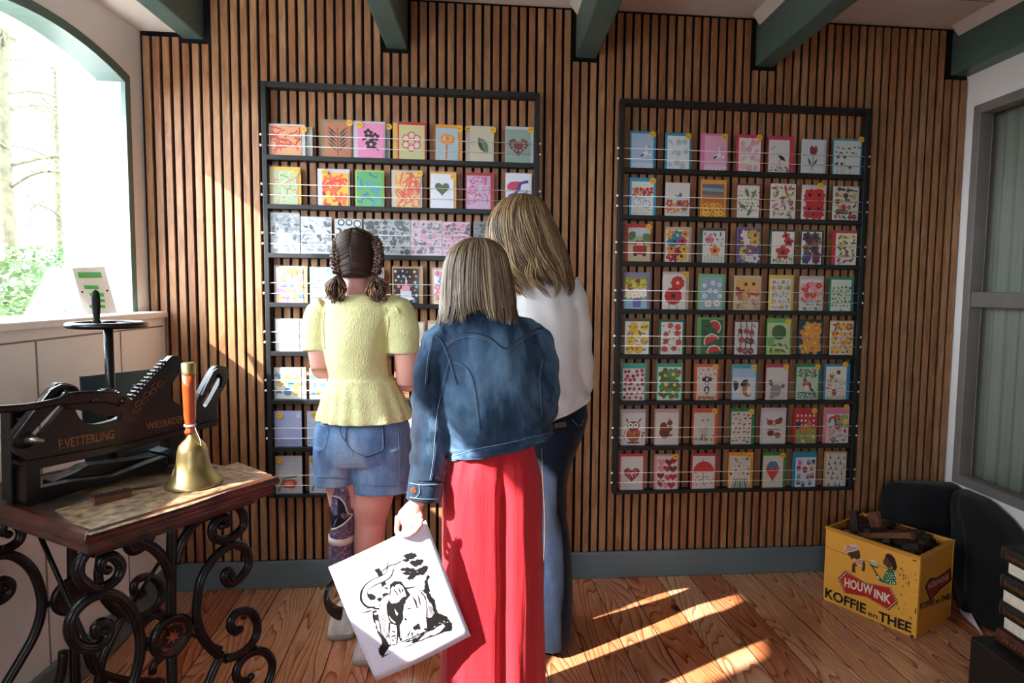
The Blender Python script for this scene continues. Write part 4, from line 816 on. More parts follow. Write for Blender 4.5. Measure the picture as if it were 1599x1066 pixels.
# scroll frame traced along its centre lines on the plane t=.06
TF = .06
sc = {
 'a': [(150,862),(137,862),(125,878),(123,899),(137,914),(158,918),(182,903),(188,882),(175,868),(160,873),(158,886),(168,890)],
 'b': [(163,985),(152,990),(150,978),(160,972),(170,978),(168,994),(150,1010),(124,1009),(109,988),(113,961),(134,938),(161,926),(185,932),(206,954),(218,991),(218,1026),(207,1066),(186,1110),(160,1160)],
 'c': [(330,796),(350,789),(366,788),(378,799),(380,820),(366,836),(350,843),(335,839),(331,825),(340,810),(352,808),(355,817),(346,821)],
 'd': [(362,897),(356,891),(350,899),(358,911),(374,903),(388,882),(385,860),(372,851),(355,854),(334,871),(315,901),(309,930),(307,962),(315,992),(331,1013),(345,1024)],
 'e': [(375,982),(369,986),(361,980),(361,967),(371,956),(388,954),(400,968),(401,989),(390,1008),(372,1022),(352,1028)],
 'f': [(345,1024),(337,1038),(326,1064),(312,1100),(304,1150)],
 'g': [(392,1056),(384,1064),(372,1062),(369,1046),(380,1028),(397,1017),(414,1018),(425,1034),(422,1056),(408,1084),(388,1110),(392,1160)],
 'h': [(170,850),(190,845),(206,842),(237,854),(257,875),(266,899)], 'i': [(338,800),(309,813),(285,844),(274,880)],
 'j': [(269,820),(267,900),(267,960)], 'k': [(268,1024),(269,1066),(270,1150)],
 'l': [(156,922),(158,910)], 'm': [(352,846),(358,856)], 'n': [(226,1012),(244,1003)], 'o': [(308,973),(291,982)], 'p': [(400,1013),(392,1005)]}
def frame(dt, mat, name, lab=None):
    mb = MB()
    for k, P in sc.items():
        W_ = [pl(x, y, TF) for x, y in P]; W_ = [p + TV*dt for p in W_]; W_ = [Vector(p) for p in cr(W_, 5)]
        W_ = [p for p in W_ if p.z > .03]
        r = .0135 if k not in 'lmnop' else .009; n = len(W_)
        rr = [r*(.55+.45*min(1, i/5)) if k in 'bdeg' and i < 6 else r for i in range(n)]
        if k in 'ac': rr = [r*(.55+.45*min(1, (n-1-i)/5)) for i in range(n)]
        if k in 'jk': rr = [.014]*n
        mb.tube(W_, [(q*.8, q) for q in rr], 10, flat=TV)
        if k in 'abcdeg':   # ball at the curl's eye
            p = W_[0] if k in 'bdeg' else W_[-1]; mb.ell(p, (.011, .011, .011), 10, 8)
        mb.tube([p - TV*.008 for p in W_], [q*.42 for q in rr], 6)
    o = mb.build(name, mat, tab, smooth=True)
    # medallion ring
    c = pl(267, 992, TF) + TV*dt; ax = (TU, Vector((0,0,1)), -TV)
    mb = MB(); mb.lathe([(.0, -.010), (.050, -.010), (.058, -.004), (.058, .006), (.052, .012), (.046, .012), (.041, .006), (.0, .006)], c, 40, ax, False); mb.build('medallion', mat, o, smooth=True)
    # feet out of the frame's lower edge
    mb = MB()
    for sx in (-1, 1):
        b = c + TU*(sx*.03); b.z = .26
        mb.tube(cr([b, b+TU*sx*.02-Vector((0,0,.1)), b+TU*sx*.1-Vector((0,0,.18)), b+TU*sx*.17-Vector((0,0,.225)), b+TU*sx*.2-Vector((0,0,.245))], 5), .013, 10)
        f_ = b+TU*sx*.2; f_.z = .012; mb.ell(f_, (.03, .03, .012), 12, 6)
    mb.tube([c - Vector((0,0,.05)), Vector((c.x, c.y, .06))], .012, 10); mb.ell((c.x, c.y, .04), (.02,.02,.03))
    mb.build('foot_scrolls', mat, o, smooth=True)
    return o, c, ax
fr, mc, max_ = frame(0, M['iron'], 'scroll_frame')
fr2, _, _ = frame(.47, M['iron2'], 'scroll_frame')
mb = MB()
Zp = Vector((0,0,1))
for a, b in (((62,835,.36),(150,1030,.10)), ((247,882,.42),(209,937,.48))):
    pass
def rod(p0, p1, r=.006): return MB().tube([p0, p1], r, 8).build('tie_rod', M['iron'], tab, smooth=True)
rod(pl(62, 835, .33), pl(168, 1075, .12)); rod(pl(250, 876, .45), pl(205, 945, .50)); rod(pl(230, 957, .50), pl(345, 1012, .07), .005)
slab(.03, ULEN-.03, .04, .07, TZ-.075, TZ-.05).build('apron_rail', M['iron2'], tab); slab(.03, ULEN-.03, .50, .54, TZ-.075, TZ-.05).build('apron_rail', M['iron2'], tab)
# text helper -----------------------------------------------------
def text_mesh(s, bold=.012):
    cu = bpy.data.curves.new('lettering', 'FONT'); cu.body = s; cu.size = 1; cu.offset = bold; cu.resolution_u = 3
    o = bpy.data.objects.new('lettering', cu); COL.objects.link(o); bpy.context.view_layer.update()
    me = bpy.data.meshes.new_from_object(o.evaluated_get(bpy.context.evaluated_depsgraph_get()))
    bpy.data.objects.remove(o); V = [tuple(v.co) for v in me.vertices]; F = [tuple(p.vertices) for p in me.polygons]; bpy.data.meshes.remove(me)
    x0 = min(v[0] for v in V); x1 = max(v[0] for v in V); y1 = max(v[1] for v in V)
    return [((v[0]-x0)/(x1-x0), v[1]/max(.01, .72 if y1 < .8 else y1)) for v in V], F
def text_add(mb, s, p0, p1, up, n, bold=.012, off=.0006):
    V, F = text_mesh(s, bold); ex = Vector(p1)-Vector(p0)
    mb.add([Vector(p0) + ex*x + Vector(up)*y + Vector(n)*off for x, y in V], F); return mb
def text_arc(mb, s, c, X, Y, n, r, a0, a1, h, inward=False, off=.001):
    for i, ch in enumerate(s):
        if ch == ' ': continue
        a = a0 + (a1-a0)*(i+.5)/len(s); d = X*cos(a) + Y*sin(a); tdir = (X*sin(a) - Y*cos(a)) * (1 if not inward else -1); w = abs(a1-a0)*r/len(s)*.8
        if ch in 'il1': w *= .4
        up = d*h if not inward else -d*h; b = c + d*(r if not inward else r+h)
        text_add(mb, ch, b - tdir*w/2, b + tdir*w/2, up, n, .015, off)
mb = MB(); c2 = mc - TV*.0065
text_arc(mb, 'Franz Vetterling', c2, TU, Zp, -TV, .030, RD(190), RD(-10), .0085); text_arc(mb, 'WIESBADEN', c2, TU, Zp, -TV, .030, RD(205), RD(335), .0085, True)
mb.build('gilt_lettering', M['gold'], fr); mb = MB(); mb.prism([c2 + TU*x*.019 + Zp*y*.019 for x, y in starp(0, 0, 1, 7, .42, .2)], -TV*.004)
mb.build('gilt_star', M['gold'], fr)
# ---- the press standing on the table ------------------------------------------------------
TP = .335; TH = .03
press = empty('cutting_press', tp(.22, TP, TZ), 'old black iron hand press with handwheel, gears and gilt lettering', 'press')
def outline(P, t, th, name, mat, k=3, parent=None, smooth=False, closed=True):
    W_ = [pl(x, y, t) for x, y in P]
    if k > 1: W_ = [Vector(p) for p in cr(W_ + [W_[0]], k)][:-1]
    return MB().prism(W_, TV*th).build(name, mat, parent or press, bevel=.0022)
IR, IR2 = M['iron'], M['iron2']
# front cheek
def ringplate(outer, holes, t, th, name, mat):
    """plate with holes: outer strip of quads built with bmesh triangulation"""
    me = bpy.data.meshes.new(name); bm = bmesh.new(); es = []
    for P in [outer] + holes:
        W_ = [Vector(p) for p in cr([pl(x, y, t) for x, y in P] + [pl(*P[0], t)], 3)][:-1]
        vs = [bm.verts.new(p) for p in W_]; es += [bm.edges.new((vs[i], vs[(i+1) % len(vs)])) for i in range(len(vs))]
    bmesh.ops.triangle_fill(bm, use_beauty=True, edges=es); 
    ext = bmesh.ops.extrude_face_region(bm, geom=bm.faces[:]); bmesh.ops.translate(bm, vec=TV*th, verts=[v for v in ext['geom'] if isinstance(v, bmesh.types.BMVert)])
    bmesh.ops.recalc_face_normals(bm, faces=bm.faces[:]); bm.to_mesh(me); bm.free(); me.materials.append(mat)
    o = bpy.data.objects.new(name, me); COL.objects.link(o); o.parent = press; o.matrix_parent_inverse = Matrix.Translation(-press.location); return o
outer = [(16,690),(22,675),(80,606),(96,598),(112,600),(122,606),(124,614),(116,622),(118,640),(128,656),(142,662),(162,660),(190,650),(206,628),(214,600),(230,606),(262,566),(274,557),(285,562),(285,575),(268,600),(266,615),(274,628),(292,634),(305,632),(312,614),(333,576),(345,571),(356,576),(357,590),(344,616),(339,630),(339,654),(335,660),(200,695),(62,722),(38,716),(22,704)]
holes = [[(50,676),(92,632),(98,634),(96,640),(60,682),(52,684)], [(116,650),(118,640),(124,645),(150,652),(168,648),(160,657),(140,665),(124,662)], [(314,630),(342,586),(346,590),(322,634),(316,636)]]
ringplate(outer, [holes[0], [(316,628),(340,588),(346,588),(344,596),(324,632),(318,634)]], TP-.02, .02, 'side_plate', IR2)
outline([(30,722),(200,692),(338,656),(340,664),(200,702),(62,732),(36,728)], TP-.028, .05, 'lower_flange', IR2, 1)
outline([(78,610),(96,600),(112,602),(122,608),(118,620),(112,612),(100,608),(90,614),(46,672),(30,690),(20,686)], TP-.034, .014, 'raised_rib', IR, 2)
outline([(316,618),(334,580),(346,575),(354,580),(353,592),(345,606),(347,592),(343,584),(336,588),(322,620)], TP-.034, .014, 'raised_rib', IR, 2)
# posts and base
outline([(16,640),(42,640),(42,776),(48,788),(18,784)], TP+.02, .05, 'rear_column', M['iron'], 1)
mb = MB(); p = pl(30, 644, TP+.045); q_ = pl(30, 785, TP+.045); mb.lathe([(.026, 0), (.030, .004), (.030, .01), (.024, .014)], p - Zp*.02, 24); mb.tube([Vector((p.x, p.y, TZ)), p], .022, 20); mb.build('column', M['iron'], press, smooth=True)
outline([(42,720),(64,716),(64,784),(48,790),(40,786)], TP-.03, .05, 'front_post', IR2, 1)
outline([(264,668),(290,662),(290,705),(283,722),(264,726)], TP+.0, .05, 'front_post', IR2, 1)
outline([(62,762),(110,752),(180,742),(262,712),(264,730),(150,758),(64,786)], TP-.03, .035, 'bed', IR, 1)
outline([(82,752),(96,746),(120,736),(134,727),(150,724),(172,722),(240,712),(262,704),(284,706),(284,716),(180,738),(100,760),(84,762)], TP+.01, .05, 'clamp_jaw', IR, 2)
outline([(250,706),(268,698),(286,704),(280,712),(262,712)], TP+.0, .06, 'clamp_block', M['slate'], 1)
# rack arm with teeth
arm = [(210,612),(222,600),(262,566),(266,559),(276,556),(285,561),(287,574),(272,596),(214,662),(200,656),(190,640)]
A0 = pl(202, 645, TP-.045); A1 = pl(275, 567, TP-.045); d = (A1-A0); L = d.length; d.normalize(); nrm = d.cross(TV).normalized()
if nrm.x > 0 : nrm = -nrm
if nrm.z < 0: nrm = -nrm
mb = MB(); w = .028
pts = [A0 - nrm*w + d*-.01, A0 - nrm*w*.9 + d*L*1.0] + [A1 + d*w*.75*cos(a) + nrm*w*.9*sin(a) for a in [RD(q) for q in (-80,-50,-20,10,40,70,90)]] + [A0 + nrm*w*.75 + d*-.005, A0 - d*.03]
mb.prism(pts, TV*.024)
for i in range(13):
    b = A0 + nrm*w*.72 + d*(.012 + i*(L-.02)/13); mb.obox(b, d*.0055, nrm*.011, TV*.024)
mb.build('toothed_arm', IR2, press, bevel=.001)
mb = MB()
for k in range(7):
    a = A0 + d*(.02 + k*.016) + nrm*(.002 if k % 2 else -.006) - TV*.0006; P_ = [a + d*(.006*cos(q)*(1+q*.25)) + nrm*(.004*sin(q)*(1+q*.25)) for q in [j*.7 for j in range(9)]]
    mb.tube(P_, .0008, 5)
mb.build('gilt_scrollwork', M['gold'], press)
# gear
gc = pl(170, 628, TP-.03); mb = MB(); P_ = []
for i in range(28):
    a = 2*pi*i/28
    for j, r in ((-.3,.031),(-.18,.038),(.18,.038),(.3,.031)): P_.append(gc + TU*(r*cos(a+j*2*pi/28)) + Zp*(r*sin(a+j*2*pi/28)))
mb.prism(P_, TV*.02); mb.build('gear_wheel', IR, press)
for x, y, r in ((192,626,.0125),(147,625,.009)):
    c = pl(x, y, TP-.062); mb = MB(); mb.prism([c + TU*(r*cos(k*pi/3)) + Zp*(r*sin(k*pi/3)) for k in range(6)], TV*.02); mb.ell(c, (r*.7,)*3, 12, 8); mb.build('hex_bolt', M['steel'] if r < .0 else IR, press, bevel=.001)
c = pl(40, 687, TP-.03); MB().lathe([(.0,-.004),(.020,-.004),(.022,.003),(.022,.016)], c, 28, (TU, Zp, TV), False).build('pivot_boss', IR, press, smooth=True)
MB().tube([c, c - TV*.02 + TU*.012, c - TV*.03 + TU*.025 - Zp*.004], [.008, .007, .004], 10).build('pivot_pin', M['steel'], press, smooth=True)
c = pl(110, 612, TP-.03); MB().lathe([(.0,-.004),(.016,-.004),(.018,.003),(.018,.016)], c, 28, (TU, Zp, TV), False).build('pivot_boss', IR, press, smooth=True)
# lever
L_ = [pl(x, y, TP-.055) for x, y in ((-60,641),(-20,640),(0,639),(40,636),(75,630),(100,624),(130,620),(165,620),(190,626))]
MB().tube(cr(L_, 4), [ (.010,.006)]*4*5 + [(.017,.006)]*(len(cr(L_,4))-20), 12, flat=Zp).build('lever', IR2, press, smooth=True)
outline([(100,612),(130,612),(165,610),(196,616),(206,630),(196,644),(170,650),(145,644),(120,640),(100,634)], TP-.056, .012, 'lever_cheek', IR2, 3)
# screw and handwheel
sx = atY(170, 497, tp(.30, .47, 0).y); sb = tp(.325, .455, TZ); 
def on_t(x, y, t): return pl(x, y, t)
st0 = pl(169, 512, .45); sbx = Vector((st0.x, st0.y, TZ+.03))
MB().tube([sbx, Vector((st0.x, st0.y, st0.z))], .0125, 16).build('screw_spindle', IR, press, smooth=True)
wz = pl(166, 507, .45).z; wc = Vector((st0.x-.002, st0.y, wz)); RW = (pl(230, 508, .45) - pl(103, 508, .45)).length/2*.93
mb = MB(); mb.rings([[wc + Vector(((RW-.012+.012*cos(b))*cos(a), (RW-.012+.012*cos(b))*sin(a), .009*sin(b))) for b in [2*pi*j/12 for j in range(12)]] for a in [2*pi*i/48 for i in range(49)]], False)
for k in range(3):
    a = 2*pi*k/3+.4; mb.tube([wc, wc + Vector((cos(a), sin(a), 0))*(RW-.01)], (.007), 8)
mb.lathe([(.024,-.008),(.026,.004),(.018,.012),(.0,.013)], wc, 20); hw = mb.build('handwheel', IR, press, smooth=True)
hb = pl(151, 498, .42); mb = MB(); hb.z = wz+.006
mb.lathe([(.010,0),(.011,.006),(.007,.012),(.0085,.02),(.0105,.05),(.0105,.075),(.008,.092),(.0,.098)], hb, 18, None); mb.build('handle_grip', M['felt'], hw, smooth=True)
outline([(158,722),(186,718),(190,728),(160,732)], TP+.06, .03, 'spindle_foot', IR, 1)
# lettering on the cheek
mb = MB(); n_ = -TV
def tl(s, a, b, top, t, bold=.01):
    p0 = pl(*a, t); p1 = pl(*b, t); up = pl(*top, t) - p0; text_add(mb, s, p0, p1, up, -TV, bold, .0012)
tl('F.VETTERLING', (92,701), (178,684), (91,686), TP-.02); mb.build('gilt_lettering', M['gold'], press); mb = MB(); tl('WIESBADEN', (229,671), (290,658), (227,660), TP-.02)
mb.build('gilt_place_name', M['gold'], press)
for o in press.children:
    for v in o.data.vertices: v.co.z = max(v.co.z, TZ+.0012)
# small dark blocks by the feet
for x, y in ((8,770),(72,778),(22,787)):
    p = atZ(x, y, TZ+.0005); tag(MB().obox(p, TU*.012, TV*.014, Zp*.007).build('iron_nut', IR), {8:'small black nut left of the press column',72:'small black nut on the table before the press post',22:'small black nut at the foot of the press column'}[x], 'nut')
# block of type
b0 = atZ(148, 789, TZ+.002); b1 = atZ(206, 775, TZ+.002); b2 = atZ(137, 781, TZ+.002); ex = b1-b0; ey = (b2-b0).normalized()*.026
tb = empty('printing_block', b0, 'small wooden printing block lying on the table beside the bell', 'printing block')
MB().obox(b0, ex, ey, Zp*.017).build('wood_block', M['woodtype2'], tab and tb, bevel=.001)
mb = MB(); mb.obox(b0 + Zp*.017, ex, ey, Zp*.0025)
rn = random.Random(4)
for k in range(24): q = b0 + ex*(rn.random()*.9+.03) + ey*(rn.random()*.8+.05) + Zp*.0195; mb.obox(q, ex*.05, ey*.08, Zp*.0015)
mb.build('type_face', M['woodtype'], tb)
# bell
bc = atZ(302, 757, TZ+.001); bell = empty('hand_bell', bc, 'brass hand bell with orange wooden handle standing on the table', 'bell')
S_ = (atZ(343, 757, TZ) - atZ(261, 757, TZ)).length/2; s = S_/.055
prof = [(.0505,0.0),(.055,.001),(.0555,.004),(.052,.010),(.045,.020),(.038,.032),(.033,.045),(.0305,.060),(.029,.074),(.026,.086),(.019,.095),(.012,.101),(.009,.108),(.009,.114),(.0,.115)]
inner = [(.0,.09),(.022,.085),(.026,.06),(.034,.03),(.0505,0)]
MB().lathe([(r*s, z*s) for r, z in inner + prof], bc, 48, None, False).build('bell_body', M['brass'], bell, smooth=True)
HT = atY(297, 566, bc.y).z - bc.z; z0 = .112*s
MB().lathe([(.0,z0),(.0105*s,z0),(.0115*s,z0+.006),(.009*s,z0+.012),(.0085*s,z0+.02),(.0115*s,z0+.05),(.013*s,HT*.8),(.0125*s,HT-.03),(.0,HT-.03)], bc + Vector((-.004,0,0)), 28, None, False).build('bell_handle', M['handle'], bell, smooth=True)
MB().lathe([(.0135*s,HT-.032),(.0135*s,HT-.002),(.011*s,HT),(.0,HT)], bc + Vector((-.004,0,0)), 28, None, False).build('brass_ferrule', M['brass'], bell, smooth=True)
mb = MB(); cc = bc + Vector((-.004,0,z0+.022)); R_ = .011*s
for dz in (0, .003): mb.rings([[cc + Zp*dz + Vector(((R_+.0012*cos(b))*cos(a), (R_+.0012*cos(b))*sin(a), .0012*sin(b))) for b in [2*pi*j/6 for j in range(6)]] for a in [2*pi*i/20 for i in range(21)]], False)
mb.tube(cr([cc+Vector((R_,-.002,0)), cc+Vector((.02,-.01,-.012)), cc+Vector((.03,-.012,-.035)), cc+Vector((.034,-.014,-.06)), cc+Vector((.036,-.02,-.08))], 5), .0009, 6); mb.build('string', M['string'], bell, smooth=True)
# slate panel leaning against the window wall behind the press
c0, c1, c2, c3 = [pl(x, y, .585) for x, y in ((135,728),(266,712),(262,575),(134,580))]
c0.z = c1.z = TZ+.0015; ex = (c1-c0); up = Vector((0,0, c2.z-TZ)) + TV*.012
tag(MB().obox(c0, ex, TV*.008, up).build('slate_panel', M['slate'], bevel=.001), 'dark blue-grey square panel leaning behind the press', 'panel')
pd = MB().obox(c0 - TV*.05 + Zp*.0005, ex, TV*.03, Zp*.006)
tag(pd.build('metal_rule', M['steel'], bevel=.001), 'flat metal bar lying in front of the dark panel', 'metal bar')
# sign on the sill
q = [atX(112, 418, -1.50), atX(163, 416, -1.50), atX(183, 487, -1.44), atX(132, 487, -1.44)]
for p in q[2:]: p.z = ZS + .002
sg = empty('acrylic_sign', q[3], 'white plastic plate with green tape strips on the window sill', 'sign')
nn = (q[1]-q[0]).cross(q[3]-q[0]).normalized()
if nn.x < 0: nn = -nn
MB().prism(q, -nn*.003).build('white_plate', M['white_plastic'], sg)
def bil(u, v): return (q[0]*(1-u)+q[1]*u)*(1-v) + (q[3]*(1-u)+q[2]*u)*v
mb = MB()
for u0, u1, v0, v1 in ((.12,.82,.10,.24),(.2,.62,.38,.48),(.3,.72,.54,.64),(.42,.7,.68,.76),(.2,.66,.80,.88)):
    mb.prism([bil(u0,v0)+nn*.0008, bil(u1,v0+.02)+nn*.0008, bil(u1,v1)+nn*.0008, bil(u0,v1-.02)+nn*.0008], nn*.0006)
mb.build('green_tape', M['green_tape'], sg)
mb = MB()
for u in (.1, .86): mb.ell(bil(u, .52)+nn*.001, (.004,.004,.004), 10, 6)
mb.build('screw_hole', M['felt'], sg)
# ------------------------------------------------------------------ people
def Rz(a): return Matrix.Rotation(a, 3, 'Z')
def head_mesh(mb, c, R, s=1.0):
    """cranium, jaw, nose, lips, brow and ears; R columns: right, forward, up"""
    c = Vector(c); X, Y, Z = R.col[0]*s, R.col[1]*s, R.col[2]*s
    def e(x, y, z, a, b, d, nu=18, nv=12): mb.ell(c + X*x + Y*y + Z*z, (X*a, Y*b, Z*d), nu, nv)
    e(0, -.008, .03, .072, .092, .082, 24, 16); e(0, .025, -.03, .058, .066, .078, 20, 14); e(0, .05, -.085, .03, .034, .025)
    e(0, .098, -.012, .011, .016, .024); e(0, .107, -.025, .015, .013, .011); e(0, .09, .022, .03, .012, .01)
    e(0, .092, -.052, .022, .01, .005); e(0, .090, -.061, .019, .01, .006)
    for q in (-1, 1):
        e(q*.036, .078, -.03, .02, .02, .018); e(q*.031, .086, .018, .018, .008, .006)
        e(q*.072, .002, -.005, .008, .019, .031); e(q*.077, -.004, .008, .006, .013, .018); e(q*.074, .006, -.03, .006, .009, .009)
def face_parts(parent, c, R, s=1.0):
    c = Vector(c); X, Y, Z = R.col[0]*s, R.col[1]*s, R.col[2]*s
    for q in (-1, 1):
        m = MB(); m.ell(c + X*q*.031 + Y*.084 + Z*.004, (X*.0125, Y*.0125, Z*.0095), 14, 10); m.build('eye', M['eye'], parent, smooth=True)
        m = MB(); m.ell(c + X*q*.031 + Y*.0952 + Z*.004, (X*.0055, Y*.003, Z*.0055), 12, 8); m.build('iris', M['iris'], parent, smooth=True)
    m = MB(); m.ell(c + Y*.098 - Z*.0535, (X*.019, Y*.005, Z*.004), 12, 8); m.ell(c + Y*.0975 - Z*.0605, (X*.017, Y*.005, Z*.0045), 12, 8); m.build('lips', M['lip'], parent, smooth=True)
def hand_mesh(mb, w, F, N, side, s=1.0, curl=.5, spread=.12):
    """w wrist, F towards the fingers, N out of the back of the hand, side=+1/-1 picks the thumb side"""
    w, F, N = Vector(w), Vector(F).normalized(), Vector(N).normalized(); S = F.cross(N).normalized()*side
    mb.tube([w - F*.02*s, w + F*.01*s, w + F*.04*s, w + F*.07*s, w + F*.085*s], [(.021*s,.026*s),(.019*s,.027*s),(.017*s,.036*s),(.014*s,.038*s),(.010*s,.036*s)], 14, flat=N)
    for i, (o_, L) in enumerate(((.030,.072),(.010,.080),(-.010,.074),(-.028,.058))):
        p = w + F*(.078 - (.008 if i == 3 else 0))*s + S*o_*s; d = (F + S*spread*(1-i*.66)).normalized(); P = [p - F*.02*s, p]; rr = [.009*s, .0092*s]
        for k, fr_ in enumerate((.45, .32, .23)):
            a = curl*(.7+.35*k); d = (d*cos(a) - N*sin(a)).normalized(); p = p + d*L*fr_*s; P.append(p); rr.append((.0085-.0009*k)*s)
        mb.tube(P, rr, 10); mb.ell(P[-1], (.0066*s,)*3, 8, 6)
    p = w + F*.022*s + S*.024*s; d = (F*.75 + S*.75 - N*.2).normalized(); P = [p - d*.012*s, p]; rr = [.012*s, .012*s]
    for L in (.036, .030): p = p + d*L*s; P.append(p); rr.append(.0095*s); d = (d + F*.3 - S*.12 - N*.35*curl).normalized()
    mb.tube(P, rr, 10); mb.ell(P[-1], (.009*s,)*3, 8, 6)
def foot_mesh(mb, a, d, s=1.0):
    s *= .74
    a = Vector(a); d = Vector(d).normalized(); Zv = Vector((0,0,1)); g = Vector((a.x, a.y, 0))
    mb.tube([a, g - d*.0*s + Zv*.06*s, g + d*.04*s + Zv*.045*s, g + d*.12*s + Zv*.034*s, g + d*.175*s + Zv*.024*s, g + d*.2*s + Zv*.02*s], [.036*s,.037*s,(.034*s,.036*s),(.026*s,.042*s),(.016*s,.042*s),(.01*s,.03*s)], 14, flat=Zv)
    mb.ell(g - d*.02*s + Zv*.032*s, (.03*s,.036*s,.03*s))
def shoe(parent, heel, d, L, Wd, Ht, mat, solem, name='sneaker', low=.0):
    heel = Vector(heel); d = Vector(d).normalized(); Sv = Vector((-d.y, d.x, 0)); Zv = Vector((0,0,1)); R = []; R2 = []
    for t, w, h in ((0,.55,.6),(.03,.78,.95),(.12,.9,1.0),(.3,.86,1.0),(.45,.88,.8),(.6,.98,.58),(.78,1.0,.46),(.92,.8,.36),(1.0,.4,.22)):
        c = heel + d*t*L; ring = []; hw = Wd/2*w
        for j in range(20):
            a = 2*pi*j/20; zz = .022 + max(0, sin(a))*(Ht-.022)*h if sin(a) > 0 else .016
            ring.append(c + Sv*(hw*cos(a)*(1-.18*max(0, sin(a)))) + Zv*zz)
        R.append(ring); R2.append([c + Sv*(hw*1.04*cos(2*pi*j/20)) + Zv*(.012 + .0115*math.copysign(abs(sin(2*pi*j/20))**.4, sin(2*pi*j/20))) for j in range(20)])
    o = MB().rings(R).build(name, mat, parent, smooth=True); q = o.modifiers.new('sub', 'SUBSURF'); q.levels = 1; q.render_levels = 1
    MB().rings(R2).build('sole', solem, o, smooth=True); return o
def bvh(*objs):
    V, F = [], []
    for o in objs:
        off = len(V); me = o.data; mw_ = o.matrix_parent_inverse if o.parent else Matrix(); loc = o.parent.location if o.parent else Vector()
        for v in me.vertices: V.append(v.co.copy())
        for p in me.polygons: F.append([i+off for i in p.vertices])
    return BVHTree.FromPolygons(V, F)
def on(bv, x, y, off=.002, alt=None):
    d = ray(x, y).normalized(); h = bv.ray_cast(CAMP, d)
    if h[0] is None: return alt
    return h[0] - d*off
def seam(bv, pts, mat, parent, r=.0011, name='stitched_seam', off=.003, k=6, dash=False):
    P = [on(bv, x, y, off) for x, y in cr(pts, k)]; P = [p for p in P if p is not None]
    if len(P) < 2: return None
    return MB().tube(P, r, 5).build(name, mat, parent, smooth=True)
def patch(bv, quad, mat, parent, name, n=8, off=.004, th=.002):
    V = []
    for j in range(n+1):
        for i in range(n+1):
            u, v = i/n, j/n; x = (quad[0][0]*(1-u)+quad[1][0]*u)*(1-v)+(quad[3][0]*(1-u)+quad[2][0]*u)*v; y = (quad[0][1]*(1-u)+quad[1][1]*u)*(1-v)+(quad[3][1]*(1-u)+quad[2][1]*u)*v
            p = on(bv, x, y, off); V.append(p if p is not None else (V[-1] if V else atY(x, y, -.6)))
    m = MB(); m.add(V, [(j*(n+1)+i, (j+1)*(n+1)+i, (j+1)*(n+1)+i+1, j*(n+1)+i+1) for j in range(n) for i in range(n)])
    o = m.build(name, mat, parent, smooth=True); q = o.modifiers.new('solid', 'SOLIDIFY'); q.thickness = th; q.offset = 0; return o
def face_gap(t, v, c):
    return -.42*math.exp(-(((t % (2*pi))-pi/2)/.55)**2)*max(0, min(1, (v-.25)*4))
def strands(S, nc, seed, mat, parent, name='hair', f0=1.0, f1=1.07, wave=.01, r=.0017, vend=(.85, 1.0), sub=3, ends=None, wf=3.0, per=16, flip=0.0):
    """locks of fine hair following the silhouette rows S from the crown down; hairs of a lock draw together towards its tip"""
    base = cr([(q[0],q[1],q[2],q[1],q[3],q[4]) if len(q) == 5 else q for q in S], sub); rows = []
    for (xl,yl,xr,yr,Y,hd) in base: L = atY(xl,yl,Y); R_ = atY(xr,yr,Y); rows.append(((L+R_)/2, (R_-L)/2, hd))
    rn = random.Random(seed); mb = MB(); m = len(rows); cols = [lin(c) for c in HC[mat]]
    for ci in range(nc):
        ac = 2*pi*(ci+rn.random())/nc; fc = f0+(f1-f0)*rn.random(); ve0 = rn.uniform(*vend); ph = rn.random()*6.28; wv = wave*rn.uniform(.3, 1.5); dr = rn.uniform(-.12, .12); cb = rn.choice((0,1,1,2,2,3)); fl = flip*rn.uniform(-1, 1)
        if ends: ve0 = min(1.0, ends(ac)*rn.uniform(.93, 1.03))
        fr_ = abs(ac % (2*pi) - pi/2) < .75
        if fr_: ve0 = .26
        for i in range(per):
            a = ac + rn.gauss(0, .13); f = fc + rn.uniform(-.02, .02); ve = ve0*rn.uniform(.92, 1.0); vs = rn.random()**2*.35; P = []; nst = 16; p2 = ph + rn.uniform(-.4, .4)
            c0_ = cols[min(3, max(0, cb + rn.choice((-1,0,0,1))))]; k_ = rn.uniform(.8, 1.15); mb.col = tuple(x*k_ for x in c0_)
            for k in range(nst+1):
                v = vs + (ve-vs)*k/nst; q = v*(m-1); i0 = min(int(q), m-2); t = q-i0; g = v**1.5
                c = rows[i0][0].lerp(rows[i0+1][0], t); h = rows[i0][1].lerp(rows[i0+1][1], t); hd = rows[i0][2]*(1-t)+rows[i0+1][2]*t
                aa = a*(1-.75*g) + ac*.75*g + dr*v + wv*5*g*sin(v*wf*2.2+p2) + fl*max(0, v-.75)*2
                ff = f + wv*1.6*g*sin(v*wf*3+p2) + abs(fl)*max(0, v-.8)*.8
                P.append(c + h*cos(aa)*ff + Vector((0, hd, 0))*sin(aa)*ff)
            w = r*rn.uniform(.5, 1.4); mb.tube(P, [w*.5] + [w*1.4]*(nst-4) + [w*1.1, w*.8, w*.5, w*.2], 4, False)
    return mb.build(name, M[mat], parent, smooth=True)
Zv = Vector((0,0,1))
def headR(turn=0, nod=0, lean=0): return Matrix.Rotation(turn, 3, 'Z') @ Matrix.Rotation(-nod, 3, 'X') @ Matrix.Rotation(lean, 3, 'Y')

